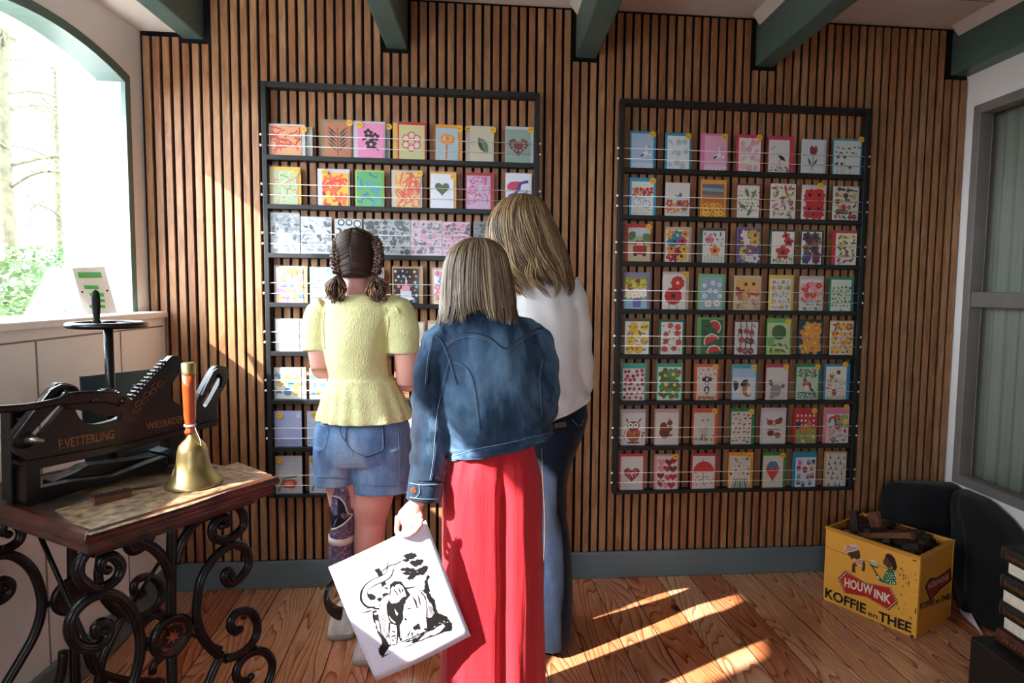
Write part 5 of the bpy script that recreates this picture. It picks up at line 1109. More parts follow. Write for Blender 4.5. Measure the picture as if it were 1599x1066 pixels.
# ================= the braided girl in the yellow top =================
YA = -.60
gA = atY(560, 1000, YA); gA.z = 0
A = empty('person', gA, 'person with two braids in a pale yellow top and denim shorts, facing the cards', 'person', None)
hc = atY(558, 407, YA+.02); hR = headR(.06, .12, 0)
b = MB(); head_mesh(b, hc, hR, .97)
b.tube([hc - Zv*.02, atY(557, 440, YA), atY(556, 462, YA), atY(556, 485, YA)], [.05, .043, .048, .07], 16)
b.rings(secrings([(525,478,590,YA,.05),(508,495,612,YA,.075),(510,540,605,YA,.085),(515,590,606,YA,.08),(508,640,622,YA,.09),(508,680,626,YA,.09),(530,702,610,YA,.06)], 24, 2))
rl = T3((592,700,YA),(588,745,YA),(580,790,YA),(578,815,YA+.005),(577,845,YA-.01),(577,880,YA-.005),(575,920,YA+.0),(574,958,YA+.01),(573,975,YA+.01))
b.tube(rl, [.082,.078,.066,.055,.054,.052,.042,.033,.032], 20)
foot_mesh(b, rl[-1], (.05, 1, 0), 1.0)
ll = T3((530,700,YA),(535,745,YA),(537,790,YA)); b.tube(ll, [.075,.062,.048], 16)
ra = T3((625,492,YA),(634,530,YA),(637,575,YA-.005),(636,600,YA+.0)); el = ra[-1]; wr = atY(652, 562, YA+.20)
b.tube(ra, [.05,.047,.043,.038], 16); b.tube([el + Vector((0,-.005,.01)), el.lerp(wr, .35), wr], [.041,.039,.024], 14)
hand_mesh(b, wr, (wr-el).normalized() + Vector((-.5,.1,.0)), (.3,-.2,.9), -1, .92, .35)
la = T3((510,492,YA),(500,540,YA),(503,575,YA)); el2 = la[-1]; wr2 = atY(520, 560, YA+.22)
b.tube(la, [.048,.045,.038], 16); b.tube([el2, el2.lerp(wr2, .35), wr2], [.04,.038,.024], 14)
hand_mesh(b, wr2, (wr2-el2).normalized() + Vector((.3,.1,.1)), (-.3,-.2,.9), 1, .92, .35)
body = b.build('body', M['skin'], A); remesh(body, .0048, 4, .5); face_parts(A, hc, hR, .97)
# top
def fA(t, v, c): return .012*sin(3*t+v*9)*v + .01*sin(7*t+v*14)
top = MB(); top.rings(secrings([(541,459,577,YA,.047),(528,463,590,YA,.055),(512,470,606,YA,.068),(503,480,614,YA,.082),(502,500,612,YA,.095),(504,530,606,YA,.104),(508,560,606,YA,.104),(514,585,610,YA,.1),(515,600,616,YA,.1),(512,612,622,YA,.105)], 60, 4, fA))
P = T3((604,480,YA),(617,486,YA),(625,505,YA),(629,530,YA),(629,551,YA)); top.tube(cr(P, 3), [(.052,.05)]*3 + [.062]*3 + [.062]*3 + [.058]*3 + [.056], 24)
P = T3((512,482,YA),(503,490,YA),(498,508,YA),(497,530,YA),(498,546,YA)); top.tube(cr(P, 3), [.05]*3 + [.056]*3 + [.054]*3 + [.05]*3 + [.049], 24)
top = top.build('top', M['yellow'], A); remesh(top, .005, 2, .5)
def fP(t, v, c): return .02*v + (.006 + .026*v)*sin(17*t + 2*sin(3*t)) + .012*v*sin(6*t+1)
pep = MB().rings(secrings([(512,592,617,YA,.104),(510,600,620,YA,.108),(506,612,626,YA,.114),(503,628,632,YA,.12),(499,643,639,YA,.132),(498,652,640,YA,.137)], 110, 4, fP), False).build('peplum', M['yellow'], top, smooth=True)
q = pep.modifiers.new('solid', 'SOLIDIFY'); q.thickness = .003
wa = MB().rings(secrings([(514,588,614,YA,.107),(513,596,617,YA,.109),(512,600,619,YA,.109)], 60, 2, None)).build('waist_seam', M['yellow'], top, smooth=True)
for P in ([(600,480),(607,500),(604,530),(607,552)], [(618,477),(624,490)], [(507,485),(505,510),(507,545)]):
    seam(bvh(top), P, M['yellow'], top, .002, 'sleeve_seam', .003)
# shorts
def fS(t, v, c): return .012*sin(5*t+v*6) + .008*sin(11*t-v*9)
sh = MB(); sh.rings(secrings([(512,636,624,YA,.095),(503,648,632,YA,.106),(494,668,640,YA,.128),(493,690,640,YA,.132),(494,706,640,YA,.126),(496,718,639,YA,.112)], 60, 4, fS, .8))
sh.rings(secrings([(494,690,566,YA,.118),(493,710,558,YA,.108),(494,730,557,YA,.102),(494,750,556,YA,.098)], 48, 4, fS, .75)); sh.rings(secrings([(548,690,641,YA,.12),(552,710,643,YA,.11),(554,735,643,YA,.106),(554,761,642,YA,.104)], 48, 4, fS, .75))
sh = sh.build('denim_shorts', M['denim_short'], A); bv = bvh(sh); remesh(sh, .0048, 1, .4)
for P in ([(542,664),(542,680),(543,694),(552,704),(570,712),(590,705),(598,700),(598,680),(598,664)], [(542,664),(570,663),(598,664)], [(544,668),(570,667),(597,668)], [(496,664),(513,668)], [(498,668),(513,672)], [(513,668),(510,690),(506,700),(497,705)],
          [(532,652),(530,662),(533,680),(546,698),(553,712)], [(624,650),(626,690),(628,755)], [(621,650),(623,690),(625,755)]):
    seam(bv, P, M['stitch'], sh, .0011, off=.0035)
for P in ([(494,744),(525,746),(556,750)], [(555,755),(600,757),(641,753)]): seam(bv, P, M['stitch'], sh, .0022, 'frayed_hem', .003)
seam(bv, [(542,664),(542,694),(570,712),(598,700),(598,664)], M['stitch_dark'], sh, .0016, 'pocket_edge', .002)
MB().ell(on(bv, 597, 667, .004), (.003,.003,.003), 8, 6).build('rivet', M['gold'], sh)
# prosthetic leg
pg = MB(); pg.rings(secrings([(519,735,556,YA,.06),(518,752,556,YA,.062),(517,775,556,YA,.062),(517,800,555,YA,.058),(517,820,555,YA,.056),(515,832,553,YA,.055),(514,860,553,YA,.055),(515,872,552,YA,.052),(516,880,550,YA,.046)], 32, 3)); 
pg = pg.build('prosthetic_leg', M['socket'], A, smooth=True)
bv = bvh(pg); kp = [(519,774),(530,777),(538,786),(543,800),(550,803),(545,810),(535,819),(524,825),(518,826),(516,810),(516,790)]
V = [on(bv, x, y, .004) or atY(x, y, YA-.05) for x, y in kp]; c = sum(V, Vector())/len(V) - Vector((0,.012,0)); mb = MB(); mb.add([c] + V + [v + Vector((0,.01,0)) for v in V], [(0, 1+i, 1+(i+1) % len(V)) for i in range(len(V))] + [(1+i, 1+len(V)+i, 1+len(V)+(i+1) % len(V), 1+(i+1) % len(V)) for i in range(len(V))]); mb.build('knee_opening', M['navy'], pg, smooth=True)
seam(bv, kp[:6] + kp[5:9], M['strap'], pg, .0032, 'opening_rim', .005)
MB().rings(secrings([(513.5,833,554.5,YA,.0575),(513.5,843,554,YA,.0575)], 32, 2)).build('strap', M['strap'], pg, smooth=True)
MB().rings(secrings([(519,873,549,YA,.042),(521,885,546,YA,.036),(523,897,543,YA,.03)], 20, 2)).build('calf_tube', M['navy'], pg, smooth=True)
P = T3((535,893,YA),(526,905,YA-.01),(513,916,YA-.03),(509,932,YA-.035),(514,946,YA-.02),(524,955,YA+.0),(533,958,YA+.02))
bl = MB().tube(cr(P, 4), [(.006,.024)]*25, 14, flat=(1,0,0)).build('carbon_spring', M['carbon'], pg, smooth=True)
bv = bvh(bl); m_ = seam(bv, [(510,920),(515,917),(517,923),(512,929),(511,937)], M['blue_mark'], bl, .002, 'blue_mark', .002, 3)
hL = atZ(529, 1003, 0); shoe(A, hL + Vector((0,.012,0)), (-.04, 1, 0), .27, .118, .128, M['sneaker'], M['sole'])
MB().rings([[hL + Vector((cos(a)*(.034+.004*k), .06+sin(a)*.05, .122+.004*k)) for a in [2*pi*i/20 for i in range(20)]] for k in (0,1,2)], False).build('padded_collar', M['sneaker_pink'], A, smooth=True)
hR_ = Vector((rl[-1].x+.0, rl[-1].y-.06, 0)); shoe(A, hR_, (.08, 1, 0), .26, .11, .11, M['sneaker'], M['sole'])
# hair
HS = [(548,357,566,YA+.0,.05),(534,364,580,YA,.08),(525,376,588,YA,.094),(521,392,592,YA,.1),(522,410,594,YA,.098),(525,424,591,YA-.005,.088),(533,434,582,YA-.005,.074)]
cap_ = MB(); cap_.col = lin('#2e1b14'); cap = cap_.rings(secrings(HS, 48, 4, face_gap)).build('hair', M['hair_brown'], A, smooth=True)
mb = MB(); rn = random.Random(3)
for i in range(420):
    s_ = rn.choice((-1, 1)); v = rn.random(); f = 1.0 + rn.random()*.035
    ys = 362 + 70*v; P = []
    for k in range(9):
        t = k/8; a = -pi/2 + s_*(.03 + 1.28*t) if s_ > 0 else -pi/2 - (.03 + 1.28*t); vv = min(.97, v*.85 + .03 + t*(.55 - v*.35)*.5)
        P.append((a, vv))
    base = cr(HS, 4); W_ = []
    for a, vv in P:
        q = vv*(len(base)-1); i0 = min(int(q), len(base)-2); t = q-i0; r0 = [x*(1-t)+y*t for x, y in zip(base[i0], base[i0+1])]
        L = atY(r0[0], r0[1], r0[3]); R_ = atY(r0[2], r0[1], r0[3]); W_.append((L+R_)/2 + (R_-L)/2*cos(a)*f + Vector((0, r0[4]*sin(a)*f, 0)))
    mb.col = tuple(x*rn.uniform(.8,1.3) for x in lin(rn.choice(HC['hair_brown'][:3]))); mb.tube(W_, [.0008] + [.0017]*7 + [.001], 4, False)
mb.build('combed_hair', M['hair_brown'], cap, smooth=True)
def braid(P, r, parent, nlen=7):
    P = [Vector(p) for p in cr(P, 8)]; m = len(P); mb = MB()
    for k in range(3):
        mb.col = lin(HC['hair_brown'][1+k]); Q = []
        for i, p in enumerate(P):
            ph = 2*pi*(k/3) + i/m*nlen*2*pi/1.0; T = (P[min(i+1,m-1)]-P[max(i-1,0)]).normalized(); X = Vector((1,0,0)) - T*T.x; X.normalize(); Y_ = T.cross(X)
            Q.append(p + X*sin(ph)*r*.62 + Y_*sin(2*ph)*r*.35)
        mb.tube(Q, [r*.55*(1-.25*i/m) for i in range(m)], 8)
    return mb.build('braid', M['hair_brown'], parent, smooth=True)
br1 = braid(T3((534,370,YA-.03),(528,382,YA-.06),(525,396,YA-.075),(525,410,YA-.075),(528,424,YA-.07)), .021, cap)
br2 = braid(T3((583,372,YA-.03),(590,386,YA-.055),(592,400,YA-.06),(589,414,YA-.06),(587,426,YA-.06)), .019, cap)
MB().ell(atY(528,425,YA-.06), (.011,.011,.008), 12, 8).build('hair_tie', M['felt'], cap, smooth=True); MB().ell(atY(587,427,YA-.05), (.011,.011,.008), 12, 8).build('hair_tie', M['felt'], cap, smooth=True)
def tail(P0, lend, seed, n, parent):
    rn = random.Random(seed); mb = MB()
    for i in range(n):
        mb.col = lin(rn.choice(HC['hair_brown'][1:] + ['#8a6446', '#a07a58'])); e = rn.choice(lend); p0 = atY(*P0); p3 = atY(e[0]+rn.uniform(-5,5), e[1]+rn.uniform(-8,7), P0[2]+rn.uniform(-.03,.02)); bulge = rn.uniform(-.008,.008)
        p1 = p0.lerp(p3, .33) + Vector((bulge+e[2]*.004, rn.uniform(-.02,.012), 0)); p2 = p0.lerp(p3, .7) + Vector((bulge*1.6+e[2]*.009, rn.uniform(-.02,.01), 0)); p4 = p3 + Vector((e[2]*rn.uniform(-.008,.008), -.004, rn.uniform(-.014,-.002)))
        mb.tube(cr([p0, p1, p2, p3, p4], 4), [.002]*4+[.003]*8+[.002]*4+[.0005], 5, False)
    return mb.build('loose_tail', M['hair_brown'], parent, smooth=True)
tail((529,428,YA-.065), [(519,462,-1),(523,464,-1),(530,463,1),(516,456,-1),(533,460,1)], 5, 110, cap); tail((587,430,YA-.055), [(580,460,-1),(586,463,1),(592,460,1),(597,450,1),(590,454,1)], 6, 110, cap)

# ================= the girl in the denim jacket =================
YR = -1.0
gB = atY(768, 1110, YR); gB.z = 0
B = empty('person', gB, 'person in denim jacket and long red trousers holding an elephant print', 'person')
hc = atY(746, 434, YR); hR = headR(-.08, .10, 0)
b = MB(); head_mesh(b, hc, hR, .91)
b.tube([hc - Zv*.02, atY(748, 468, YR), atY(750, 490, YR), atY(754, 510, YR)], [.05, .043, .048, .06], 16)
b.rings(secrings([(712,500,795,YR,.045),(690,520,835,YR,.065),(690,560,840,YR,.075),(697,620,845,YR,.075),(712,680,836,YR,.07),(716,740,826,YR,.06)], 24, 2))
for x, Yk in ((736, YR), (806, YR)):
    P = T3((x,740,Yk),(x,800,Yk),(x,900,Yk),(x,940,Yk),(x,1010,Yk),(x,1080,Yk),(x+2,1106,Yk)); b.tube(P, [.055,.05,.044,.042,.042,.034,.032], 16); foot_mesh(b, P[-1], (.0, 1, 0), .92)
sh_ = T3((690,525,YR),(676,580,YR-.01),(667,650,YR-.02),(665,720,YR-.045)); wr = atY(651, 786, YR-.075)
b.tube(sh_ + [wr], [.042,.04,.036,.03,.0215], 16)
# left hand, pinching the sheet
W0_, HY = wr, -1.085
k_ = lambda x, y, Y: atY(x, y, Y)
b.tube([wr, k_(645,795,HY), k_(637,806,HY), k_(632,814,HY)], [(.019,.021),(.015,.027),(.013,.030),(.010,.026)], 14, flat=(0,1,0))
FG = [((645,799),(649,809),(647,818),(653,817),(659,812)), ((638,805),(642,818),(640,828),(649,825),(658,818)), ((629,808),(632,823),(630,834),(641,833),(652,826)), ((621,805),(620,819),(620,831),(630,836),(642,834))]
for i, f in enumerate(FG):
    Ys = (HY, HY-.012, HY-.030, HY-.052, HY-.058); P = [k_(x, y, q) for (x, y), q in zip(f, Ys)]
    b.tube(cr(P, 3), [.0078]*3+[.0072]*4+[.0066]*5+[.006], 10); b.ell(P[-1], (.0058,)*3, 8, 6)
P = [k_(650,790,HY), k_(655,800,HY-.0), k_(656,810,HY-.012), k_(654,818,HY-.028)]; b.tube(cr(P, 3), [.011]*3+[.010]*3+[.009]*3+[.0075], 10); b.ell(P[-1], (.0078,)*3, 8, 6)
# right arm folded in front
ra = T3((838,525,YR),(850,590,YR),(846,650,YR+.02)); wr2 = atY(800, 640, YR+.2); b.tube(ra, [.042,.04,.036], 14); b.tube([ra[-1], ra[-1].lerp(wr2,.4), wr2], [.036,.034,.022], 14); hand_mesh(b, wr2, (-.8,.5,.2), (.2,.1,.95), -1, .88, .4)
body = b.build('body', M['skin'], B); remesh(body, .003, 3, .4); face_parts(B, hc, hR, .91)
# jacket
def fJ(t, v, c): return .014*sin(4*t+v*7) + .024*sin(9*t-v*12)*v + .035*noise.noise(Vector((cos(t)*4, sin(t)*4, v*9)))
j = MB(); j.rings(secrings([(722,492,786,489,YR,.05),(703,501,812,494,YR,.058),(690,512,834,500,YR,.068),(680,530,848,520,YR,.085),(680,560,854,550,YR,.098),(682,600,858,590,YR,.104),(688,640,860,630,YR,.106),(694,672,860,655,YR,.108),(697,692,861,662,YR,.110),(698,702,862,668,YR,.112)], 64, 4, fJ))
P = T3((706,520,YR),(690,530,YR),(678,556,YR-.005),(671,600,YR-.01),(670,640,YR-.02),(669,680,YR-.03),(668,720,YR-.045),(665,752,YR-.06)); j.tube([p + Vector((.002*sin(i*2.1), 0, 0)) for i, p in enumerate(map(Vector, cr(P, 4)))], [(.034 if i < 2 else .046 if i < 4 else .050+.003*sin(i*1.4)) for i in range(29)], 28)
P = T3((822,516,YR),(838,530,YR),(848,565,YR),(850,610,YR),(847,640,YR+.02),(838,652,YR+.08),(822,645,YR+.15)); j.tube(cr(P, 4), [(.030 if i < 2 else .040 if i < 4 else .046+.003*sin(i*1.7)) for i in range(25)], 28)
j = j.build('denim_jacket', M['denim'], B); bv = bvh(j); remesh(j, .005, 1, .4)
wb = MB().rings(secrings([(696,697,862,661,YR,.115),(697,708,863,672,YR,.117),(698,713,864,677,YR,.116)], 64, 3, fJ)).build('waistband', M['denim'], j, smooth=True)
cuff = MB(); P = T3((666,750,YR-.06),(664,765,YR-.065),(662,779,YR-.068)); cuff.tube(cr(P, 3), .0505, 28); cuff = cuff.build('cuff', M['denim'], j, smooth=True)
bvc = bvh(cuff); p = on(bvc, 646, 765, .003); MB().lathe([(.0,-.003),(.0075,-.003),(.0085,0)], p, 16, ((1,0,0),(0,0,1),(0,1,0)), False).build('metal_button', M['gold'], cuff)
for P in ([(640,754),(660,757),(690,756)], [(640,776),(660,779),(687,779)], [(654,755),(655,770),(647,778)]): seam(bvc, P, M['stitch'], cuff, .0011, off=.002)
col = MB().rings(secrings([(716,484,796,480,YR,.055),(710,492,806,487,YR,.062),(706,500,812,495,YR,.066)], 40, 3)).build('collar', M['denim'], j, smooth=True)
for mt, dx in ((M['stitch'], 0), (M['stitch'], 3)):
    seam(bv, [(697,537+dx),(715,526+dx),(738,522+dx),(765,530+dx),(789,546+dx),(808,533+dx),(835,517+dx),(848,514+dx)], mt, j, .0007, off=.0022)
seam(bv, [(697,535),(715,524),(738,520),(765,528),(789,544),(808,531),(835,515),(848,512)], M['stitch_dark'], j, .0022, 'yoke_seam', .002)
for P in ([(709,566),(725,572),(736,590),(742,620),(748,670)], [(848,560),(843,590),(846,650)], [(676,522),(690,535),(700,560),(712,600)], [(702,560),(692,600),(682,650),(676,720),(671,750)], [(676,522),(668,560),(664,600)]):
    seam(bv, P, M['stitch'], j, .0007, off=.0022); seam(bv, [(x+2.5, y) for x, y in P], M['stitch_dark'], j, .0009, 'felled_seam', .002)
bw = bvh(wb)
for dy in (1, 12): seam(bw, [(699,703+dy),(740,690+dy),(790,680+dy),(830,671+dy),(861,663+dy)], M['stitch'], wb, .0008)
# trousers
def fT(t, v, c):
    g = math.exp(-((t-1.56*pi)/.10)**2)*min(1, v*3)*.34 + math.exp(-((t-.5*pi)/.10)**2)*min(1, v*3)*.3
    return (.03*sin(6*t+1+v*1.5)*(.3+.7*v) + .012*sin(13*t+v*3) + .05*noise.noise(Vector((cos(t)*3.2, sin(t)*3.2, v*2.2))) + .03*noise.noise(Vector((cos(t)*8, sin(t)*8, v*4))) - g)
tr = MB(); tr.rings(secrings([(722,672,828,YR,.07),(706,700,834,YR,.088),(693,740,843,YR,.104),(692,780,845,YR,.104),(691,840,845,YR,.102),(691,900,846,YR,.102),(690,960,846,YR,.104),(688,1040,848,YR,.108),(686,1118,850,YR,.112)], 140, 6, fT, .85))
tr = tr.build('red_trousers', M['red'], B); remesh(tr, .005, 2, .5)
for x in (736, 806): p = atY(x, 1110, YR-.06); p.z = 0; shoe(B, p, (0, 1, 0), .235, .085, .08, M['sneaker'], M['sole'])
# hair
HS = [(738,372,752,YR+.02,.03),(722,377,770,YR+.01,.075),(706,390,785,YR,.095),(697,410,792,YR,.104),(693,435,797,YR,.104),(691,460,801,YR-.01,.098),(690,478,803,YR-.02,.092)]
hb_ = MB(); hb_.col = lin('#4f3d2b'); hb_.rings(secrings([(x0+2, y, x1-2, Y, hd*.95) for x0, y, x1, Y, hd in HS[:6]], 48, 4, face_gap)); hair = hb_.build('hair', M['hair_ash'], B, smooth=True)
HS2 = HS + [(688,494,806,YR-.03,.09),(686,508,806,YR-.035,.09)]
def endsR(a): d = abs(a % (2*pi) - 1.5*pi); return 1.0 if d > .9 else (.80 + .18*abs(sin(d*2.2)))
strands(HS2, 70, 11, 'hair_ash', hair, 'hair_locks', .98, 1.06, wave=.012, ends=endsR, flip=.25)

# ================= the woman in the white shirt =================
YW = -.58
gC = atY(865, 1000, YW); gC.z = 0
Cw = empty('person', gC, 'person with long wavy blonde hair in white shirt and dark jeans', 'person')
hc = atY(822, 362, YW+.02); hR = headR(.35, .15, -.12)
b = MB(); head_mesh(b, hc, hR, 1.02)
b.tube([hc - Zv*.02, atY(832, 408, YW), atY(840, 430, YW), atY(846, 455, YW)], [.055, .05, .055, .08], 16)
b.rings(secrings([(820,440,880,YW,.055),(806,460,890,YW,.07),(806,520,900,YW,.08),(812,580,900,YW,.08),(816,640,900,YW,.085),(830,690,888,YW,.075)], 24, 2))
for x, Yk in ((865, YW), (823, YW+.14)):
    P = T3((x+1,690,Yk),(x-2,760,Yk),(x-2,810,Yk),(x-1,850,Yk-.005),(x-1,930,Yk),(x-1,965,Yk),(x-1,976,Yk)); b.tube(P, [.06,.044,.038,.04,.038,.035,.032], 16); foot_mesh(b, P[-1], (.05, 1, 0), 1.02)
ra = T3((880,458,YW),(900,520,YW),(902,590,YW)); wr = atY(880, 560, YW+.24); b.tube(ra, [.04,.04,.036], 14); b.tube([ra[-1], ra[-1].lerp(wr,.4), wr], [.038,.036,.024], 14); hand_mesh(b, wr, (-.6,.7,.2), (.2,.1,.95), -1, .95, .3)
la = T3((812,466,YW),(793,525,YW+.02),(794,580,YW+.03)); wr = atY(800, 560, YW+.24); b.tube(la, [.028,.034,.036], 14); b.tube([la[-1], la[-1].lerp(wr,.4), wr], [.038,.036,.024], 14); hand_mesh(b, wr, (.0,1,.2), (-.2,.1,.95), 1, .95, .3)
body = b.build('body', M['skin'], Cw); remesh(body, .005, 4, .5); face_parts(Cw, hc, hR, 1.02)
def fW(t, v, c): return .022*sin(4*t+v*8) + .018*sin(9*t-v*13) + .03*noise.noise(Vector((cos(t)*3, sin(t)*3, v*7)))
s_ = MB(); s_.rings(secrings([(826,424,872,YW,.06),(812,434,886,YW,.07),(800,448,897,YW,.085),(795,475,902,YW,.1),(798,520,908,YW,.108),(802,570,912,YW,.112),(806,610,918,YW,.118),(808,645,919,608,YW,.122),(809,668,922,622,YW,.124)], 60, 4, fW))
P = T3((882,446,YW),(892,462,YW),(899,500,YW),(902,550,YW-.005),(904,590,YW),(900,600,YW+.06),(890,580,YW+.14)); s_.tube(cr(P, 4), [.055+.003*sin(i*1.5) for i in range(25)], 26)
P = T3((808,452,YW),(797,480,YW),(791,530,YW),(792,585,YW+.02),(795,590,YW+.1)); s_.tube(cr(P, 4), [.052]*17, 24)
s_ = s_.build('white_shirt', M['shirt'], Cw); bv = bvh(s_); remesh(s_, .005, 2, .5)
seam(bv, [(888,440),(898,458),(896,480)], M['shirt'], s_, .0012, 'shoulder_seam', .0015); seam(bv, [(868,654),(895,642),(920,618)], M['shirt'], s_, .002, 'hem_seam', .003)
def fN(t, v, c): return .01*sin(5*t+v*10) + .008*sin(9*t-v*21)
jn = MB(); jn.rings(secrings([(812,600,912,YW,.105),(815,630,916,YW,.112),(818,655,917,YW,.118),(820,680,909,YW,.118),(824,705,896,YW,.11)], 56, 4, fN))
jn.rings(secrings([(832,690,905,YW,.11),(835,730,889,YW,.095),(838,765,884,YW,.082),(840,795,883,YW,.07),(840,822,887,YW,.066),(838,850,891,YW,.07),(833,910,893.5,YW,.082),(829,960,894,YW,.09),(828,999,893,YW,.094)], 48, 4, fN))
jn.rings(secrings([(806,690,860,YW+.1,.1),(802,765,846,YW+.14,.08),(800,822,842,YW+.14,.07),(796,910,846,YW+.14,.08),(792,985,850,YW+.14,.092)], 48, 4, fN))
jn.tube(T3((845,640,YW+.03),(838,700,YW+.07),(830,745,YW+.12),(825,775,YW+.14)), [.085,.088,.08,.068], 24)
jn = jn.build('dark_jeans', M['jeans'], Cw); bv = bvh(jn); remesh(jn, .005, 1, .5)
patch(bv, [(866,661),(884,658),(885,666),(867,669)], M['leather_patch'], jn, 'leather_label', 5, .006)
for P in ([(846,700),(848,760),(851,820),(848,900),(847,990)], [(893,655),(905,665),(912,655)]): seam(bv, P, M['stitch_tan'], jn, .001, off=.003)
for x, Yk in ((864, YW-.05), (818, YW+.09)): p = atY(x, 1000, Yk); p.z = 0; shoe(Cw, p, (.05, 1, 0), .25, .088, .075, M['trunk'], M['felt'], 'shoe')
HS = [(806,304,824,YW+.02,.04),(788,312,842,YW+.01,.085),(774,327,853,YW,.11),(766,348,862,YW,.12),(764,372,872,YW,.122),(768,396,881,YW-.01,.118),(776,418,887,YW-.03,.108),(790,436,890,YW-.05,.092)]
hw_ = MB(); hw_.col = lin('#523a24'); hair = hw_.rings(secrings([(x0+3, y, x1-3, Y, hd*.93) for x0, y, x1, Y, hd in HS], 48, 4, face_gap)).build('hair', M['hair_blonde'], Cw, smooth=True)
HS2 = HS + [(806,452,892,YW-.06,.08),(818,468,882,YW-.07,.06)]
strands(HS2, 85, 12, 'hair_blonde', hair, 'hair_locks', .97, 1.08, wave=.05, vend=(.74, 1.0), wf=4.6, flip=.6)

# ================= the print she holds =================
YP = -1.125
q = [atY(513,885,YP), atY(665,812,YP), atY(735,992,YP), atY(587,1063,YP)]
pr = empty('art_print', q[3], 'white sheet with black linocut of an elephant, held in the hand', 'print')
def bq(u, v):  # the sheet bows a little
    p = (q[0]*(1-u)+q[1]*u)*(1-v) + (q[3]*(1-u)+q[2]*u)*v; return p + Vector((0, -.012*sin(pi*u)*.8 - .006*sin(pi*v), 0))
R = [[bq(i/16, j/16) for i in range(17)] for j in range(17)]
o = MB().rings(R, False, False).build('paper_sheet', M['paper'], pr, smooth=True); m_ = o.modifiers.new('solid', 'SOLIDIFY'); m_.thickness = .0005
bv = bvh(o)
def ink(mb, pts, off): # pts in the enlarged detail frame (550,850) scale 5.61
    V = [on(bv, 550+x/5.612, 850+y/5.612, off) for x, y in pts]
    if any(v is None for v in V): return
    me = [tuple(range(len(V)))]; n_ = Vector((0,-1,0)); a = Vector()
    for i in range(len(V)): a += V[i].cross(V[(i+1) % len(V)])
    if a.dot(n_) < 0: V = V[::-1]
    mb.add(V, me)
K = MB(); K.mi = 0
def k(*P): K.mi = 0; ink(K, P, .0010)
def w_(*P): K.mi = 1; ink(K, P, .0014)
def k2(*P): K.mi = 0; ink(K, P, .0018)
def st_(P, w, f=k): f(*strip([Vector(p).to_2d() if False else p for p in P], w))
rn = random.Random(9)
def rough(P, a, n=4):
    o_ = []
    for i in range(len(P)):
        p, q_ = P[i], P[(i+1) % len(P)]
        for t in range(n): s = t/n; o_.append((p[0]*(1-s)+q_[0]*s + rn.uniform(-a, a), p[1]*(1-s)+q_[1]*s + rn.uniform(-a, a)))
    return o_
# hedge left, ground, hedge right
k(*rough([(172,580),(215,580),(232,640),(262,780),(330,880),(300,930),(240,920),(262,860),(225,770),(190,680)], 7))
k(*rough([(225,910),(330,880),(430,850),(520,810),(640,760),(740,720),(840,660),(875,690),(868,750),(760,790),(560,860),(400,920),(260,990),(245,960)], 7))
k(*rough([(625,400),(655,380),(690,430),(730,500),(745,590),(830,630),(850,665),(720,740),(650,760),(650,640),(700,640),(720,600),(690,520),(650,450)], 8))
k(*rough([(640,330),(650,270),(680,270),(660,340),(690,420),(630,400)], 6))
for i in range(7):      # fences as crossed bars
    st_([(222+i*16, 600+i*3), (300+i*5, 820-i*3)], 4); st_([(305-i*4, 600+i*30), (225+i*7, 650+i*26)], 4)
for i in range(5): st_([(655+i*12, 500+i*14), (700+i*5, 640-i*6)], 3); st_([(715-i*9, 540+i*22), (655, 560+i*20)], 3); st_([(610+i*6, 395), (640, 430-i*3)], 3)
for y in (0, 16, 30, 46): st_([(490+y*.6, 385+y*.0), (640, 300+y)], 3.5)
# tree trunk and branches
k((190,222),(232,204),(262,240),(268,262),(300,350),(330,372),(262,372),(240,310),(216,250))
st_([(258,232),(300,205),(330,182),(380,172),(430,145)], 9); st_([(300,205),(318,155)], 7); st_([(380,172),(420,210),(470,260),(520,300)], 4)
for c_x, c_y, rx, ry in ((505,100,50,24),(555,160,52,24),(470,135,28,14),(600,150,14,24),(460,215,44,13),(520,225,52,14),(540,260,50,16),(510,290,34,18),(610,225,40,28),(640,210,18,24),(590,255,38,12),(470,250,30,12)):
    rx *= 1.25; ry *= 1.35; k(*rough([(c_x-rx, c_y), (c_x-rx*.3, c_y+ry), (c_x+rx*.6, c_y+ry*.7), (c_x+rx, c_y-ry*.4), (c_x+rx*.3, c_y-ry)], 8, 4))
for c_x, c_y in ((520,195),(485,275),(560,215),(600,190),(540,130)): w_(*rough([(c_x-18,c_y),(c_x,c_y+4),(c_x+20,c_y-4),(c_x,c_y-5)], 2, 2))
# elephant
k(*rough([(452,372),(530,372),(600,400),(645,460),(660,560),(655,700),(600,740),(560,745),(500,780),(480,830),(420,840),(400,800),(390,700),(440,560)], 1.5, 2))
k(*rough([(300,535),(330,350),(370,318),(430,322),(470,378),(480,470),(450,520),(445,690),(395,715),(330,680),(305,610)], 1.5, 2))
k(*rough([(318,680),(400,700),(402,790),(392,882),(332,884),(322,800)], 2, 2))
def band(P, wd, f): f(*strip([tuple(p) for p in cr(P, 4)], wd))
band([(335,208),(318,262),(262,300),(190,330),(130,375),(98,430),(100,485),(150,530),(240,540)], 62, k)
band([(335,212),(316,262),(262,300),(190,330),(135,375),(106,430),(110,480),(155,520),(238,532)], 44, w_)
band([(88,400),(76,450),(92,510),(128,545),(200,548)], 16, k2); band([(150,372),(130,410),(134,440)], 5, k2)
w_((200,395),(250,380),(285,352),(330,356),(330,380),(322,470),(308,515),(268,528),(240,500),(215,455),(190,430))
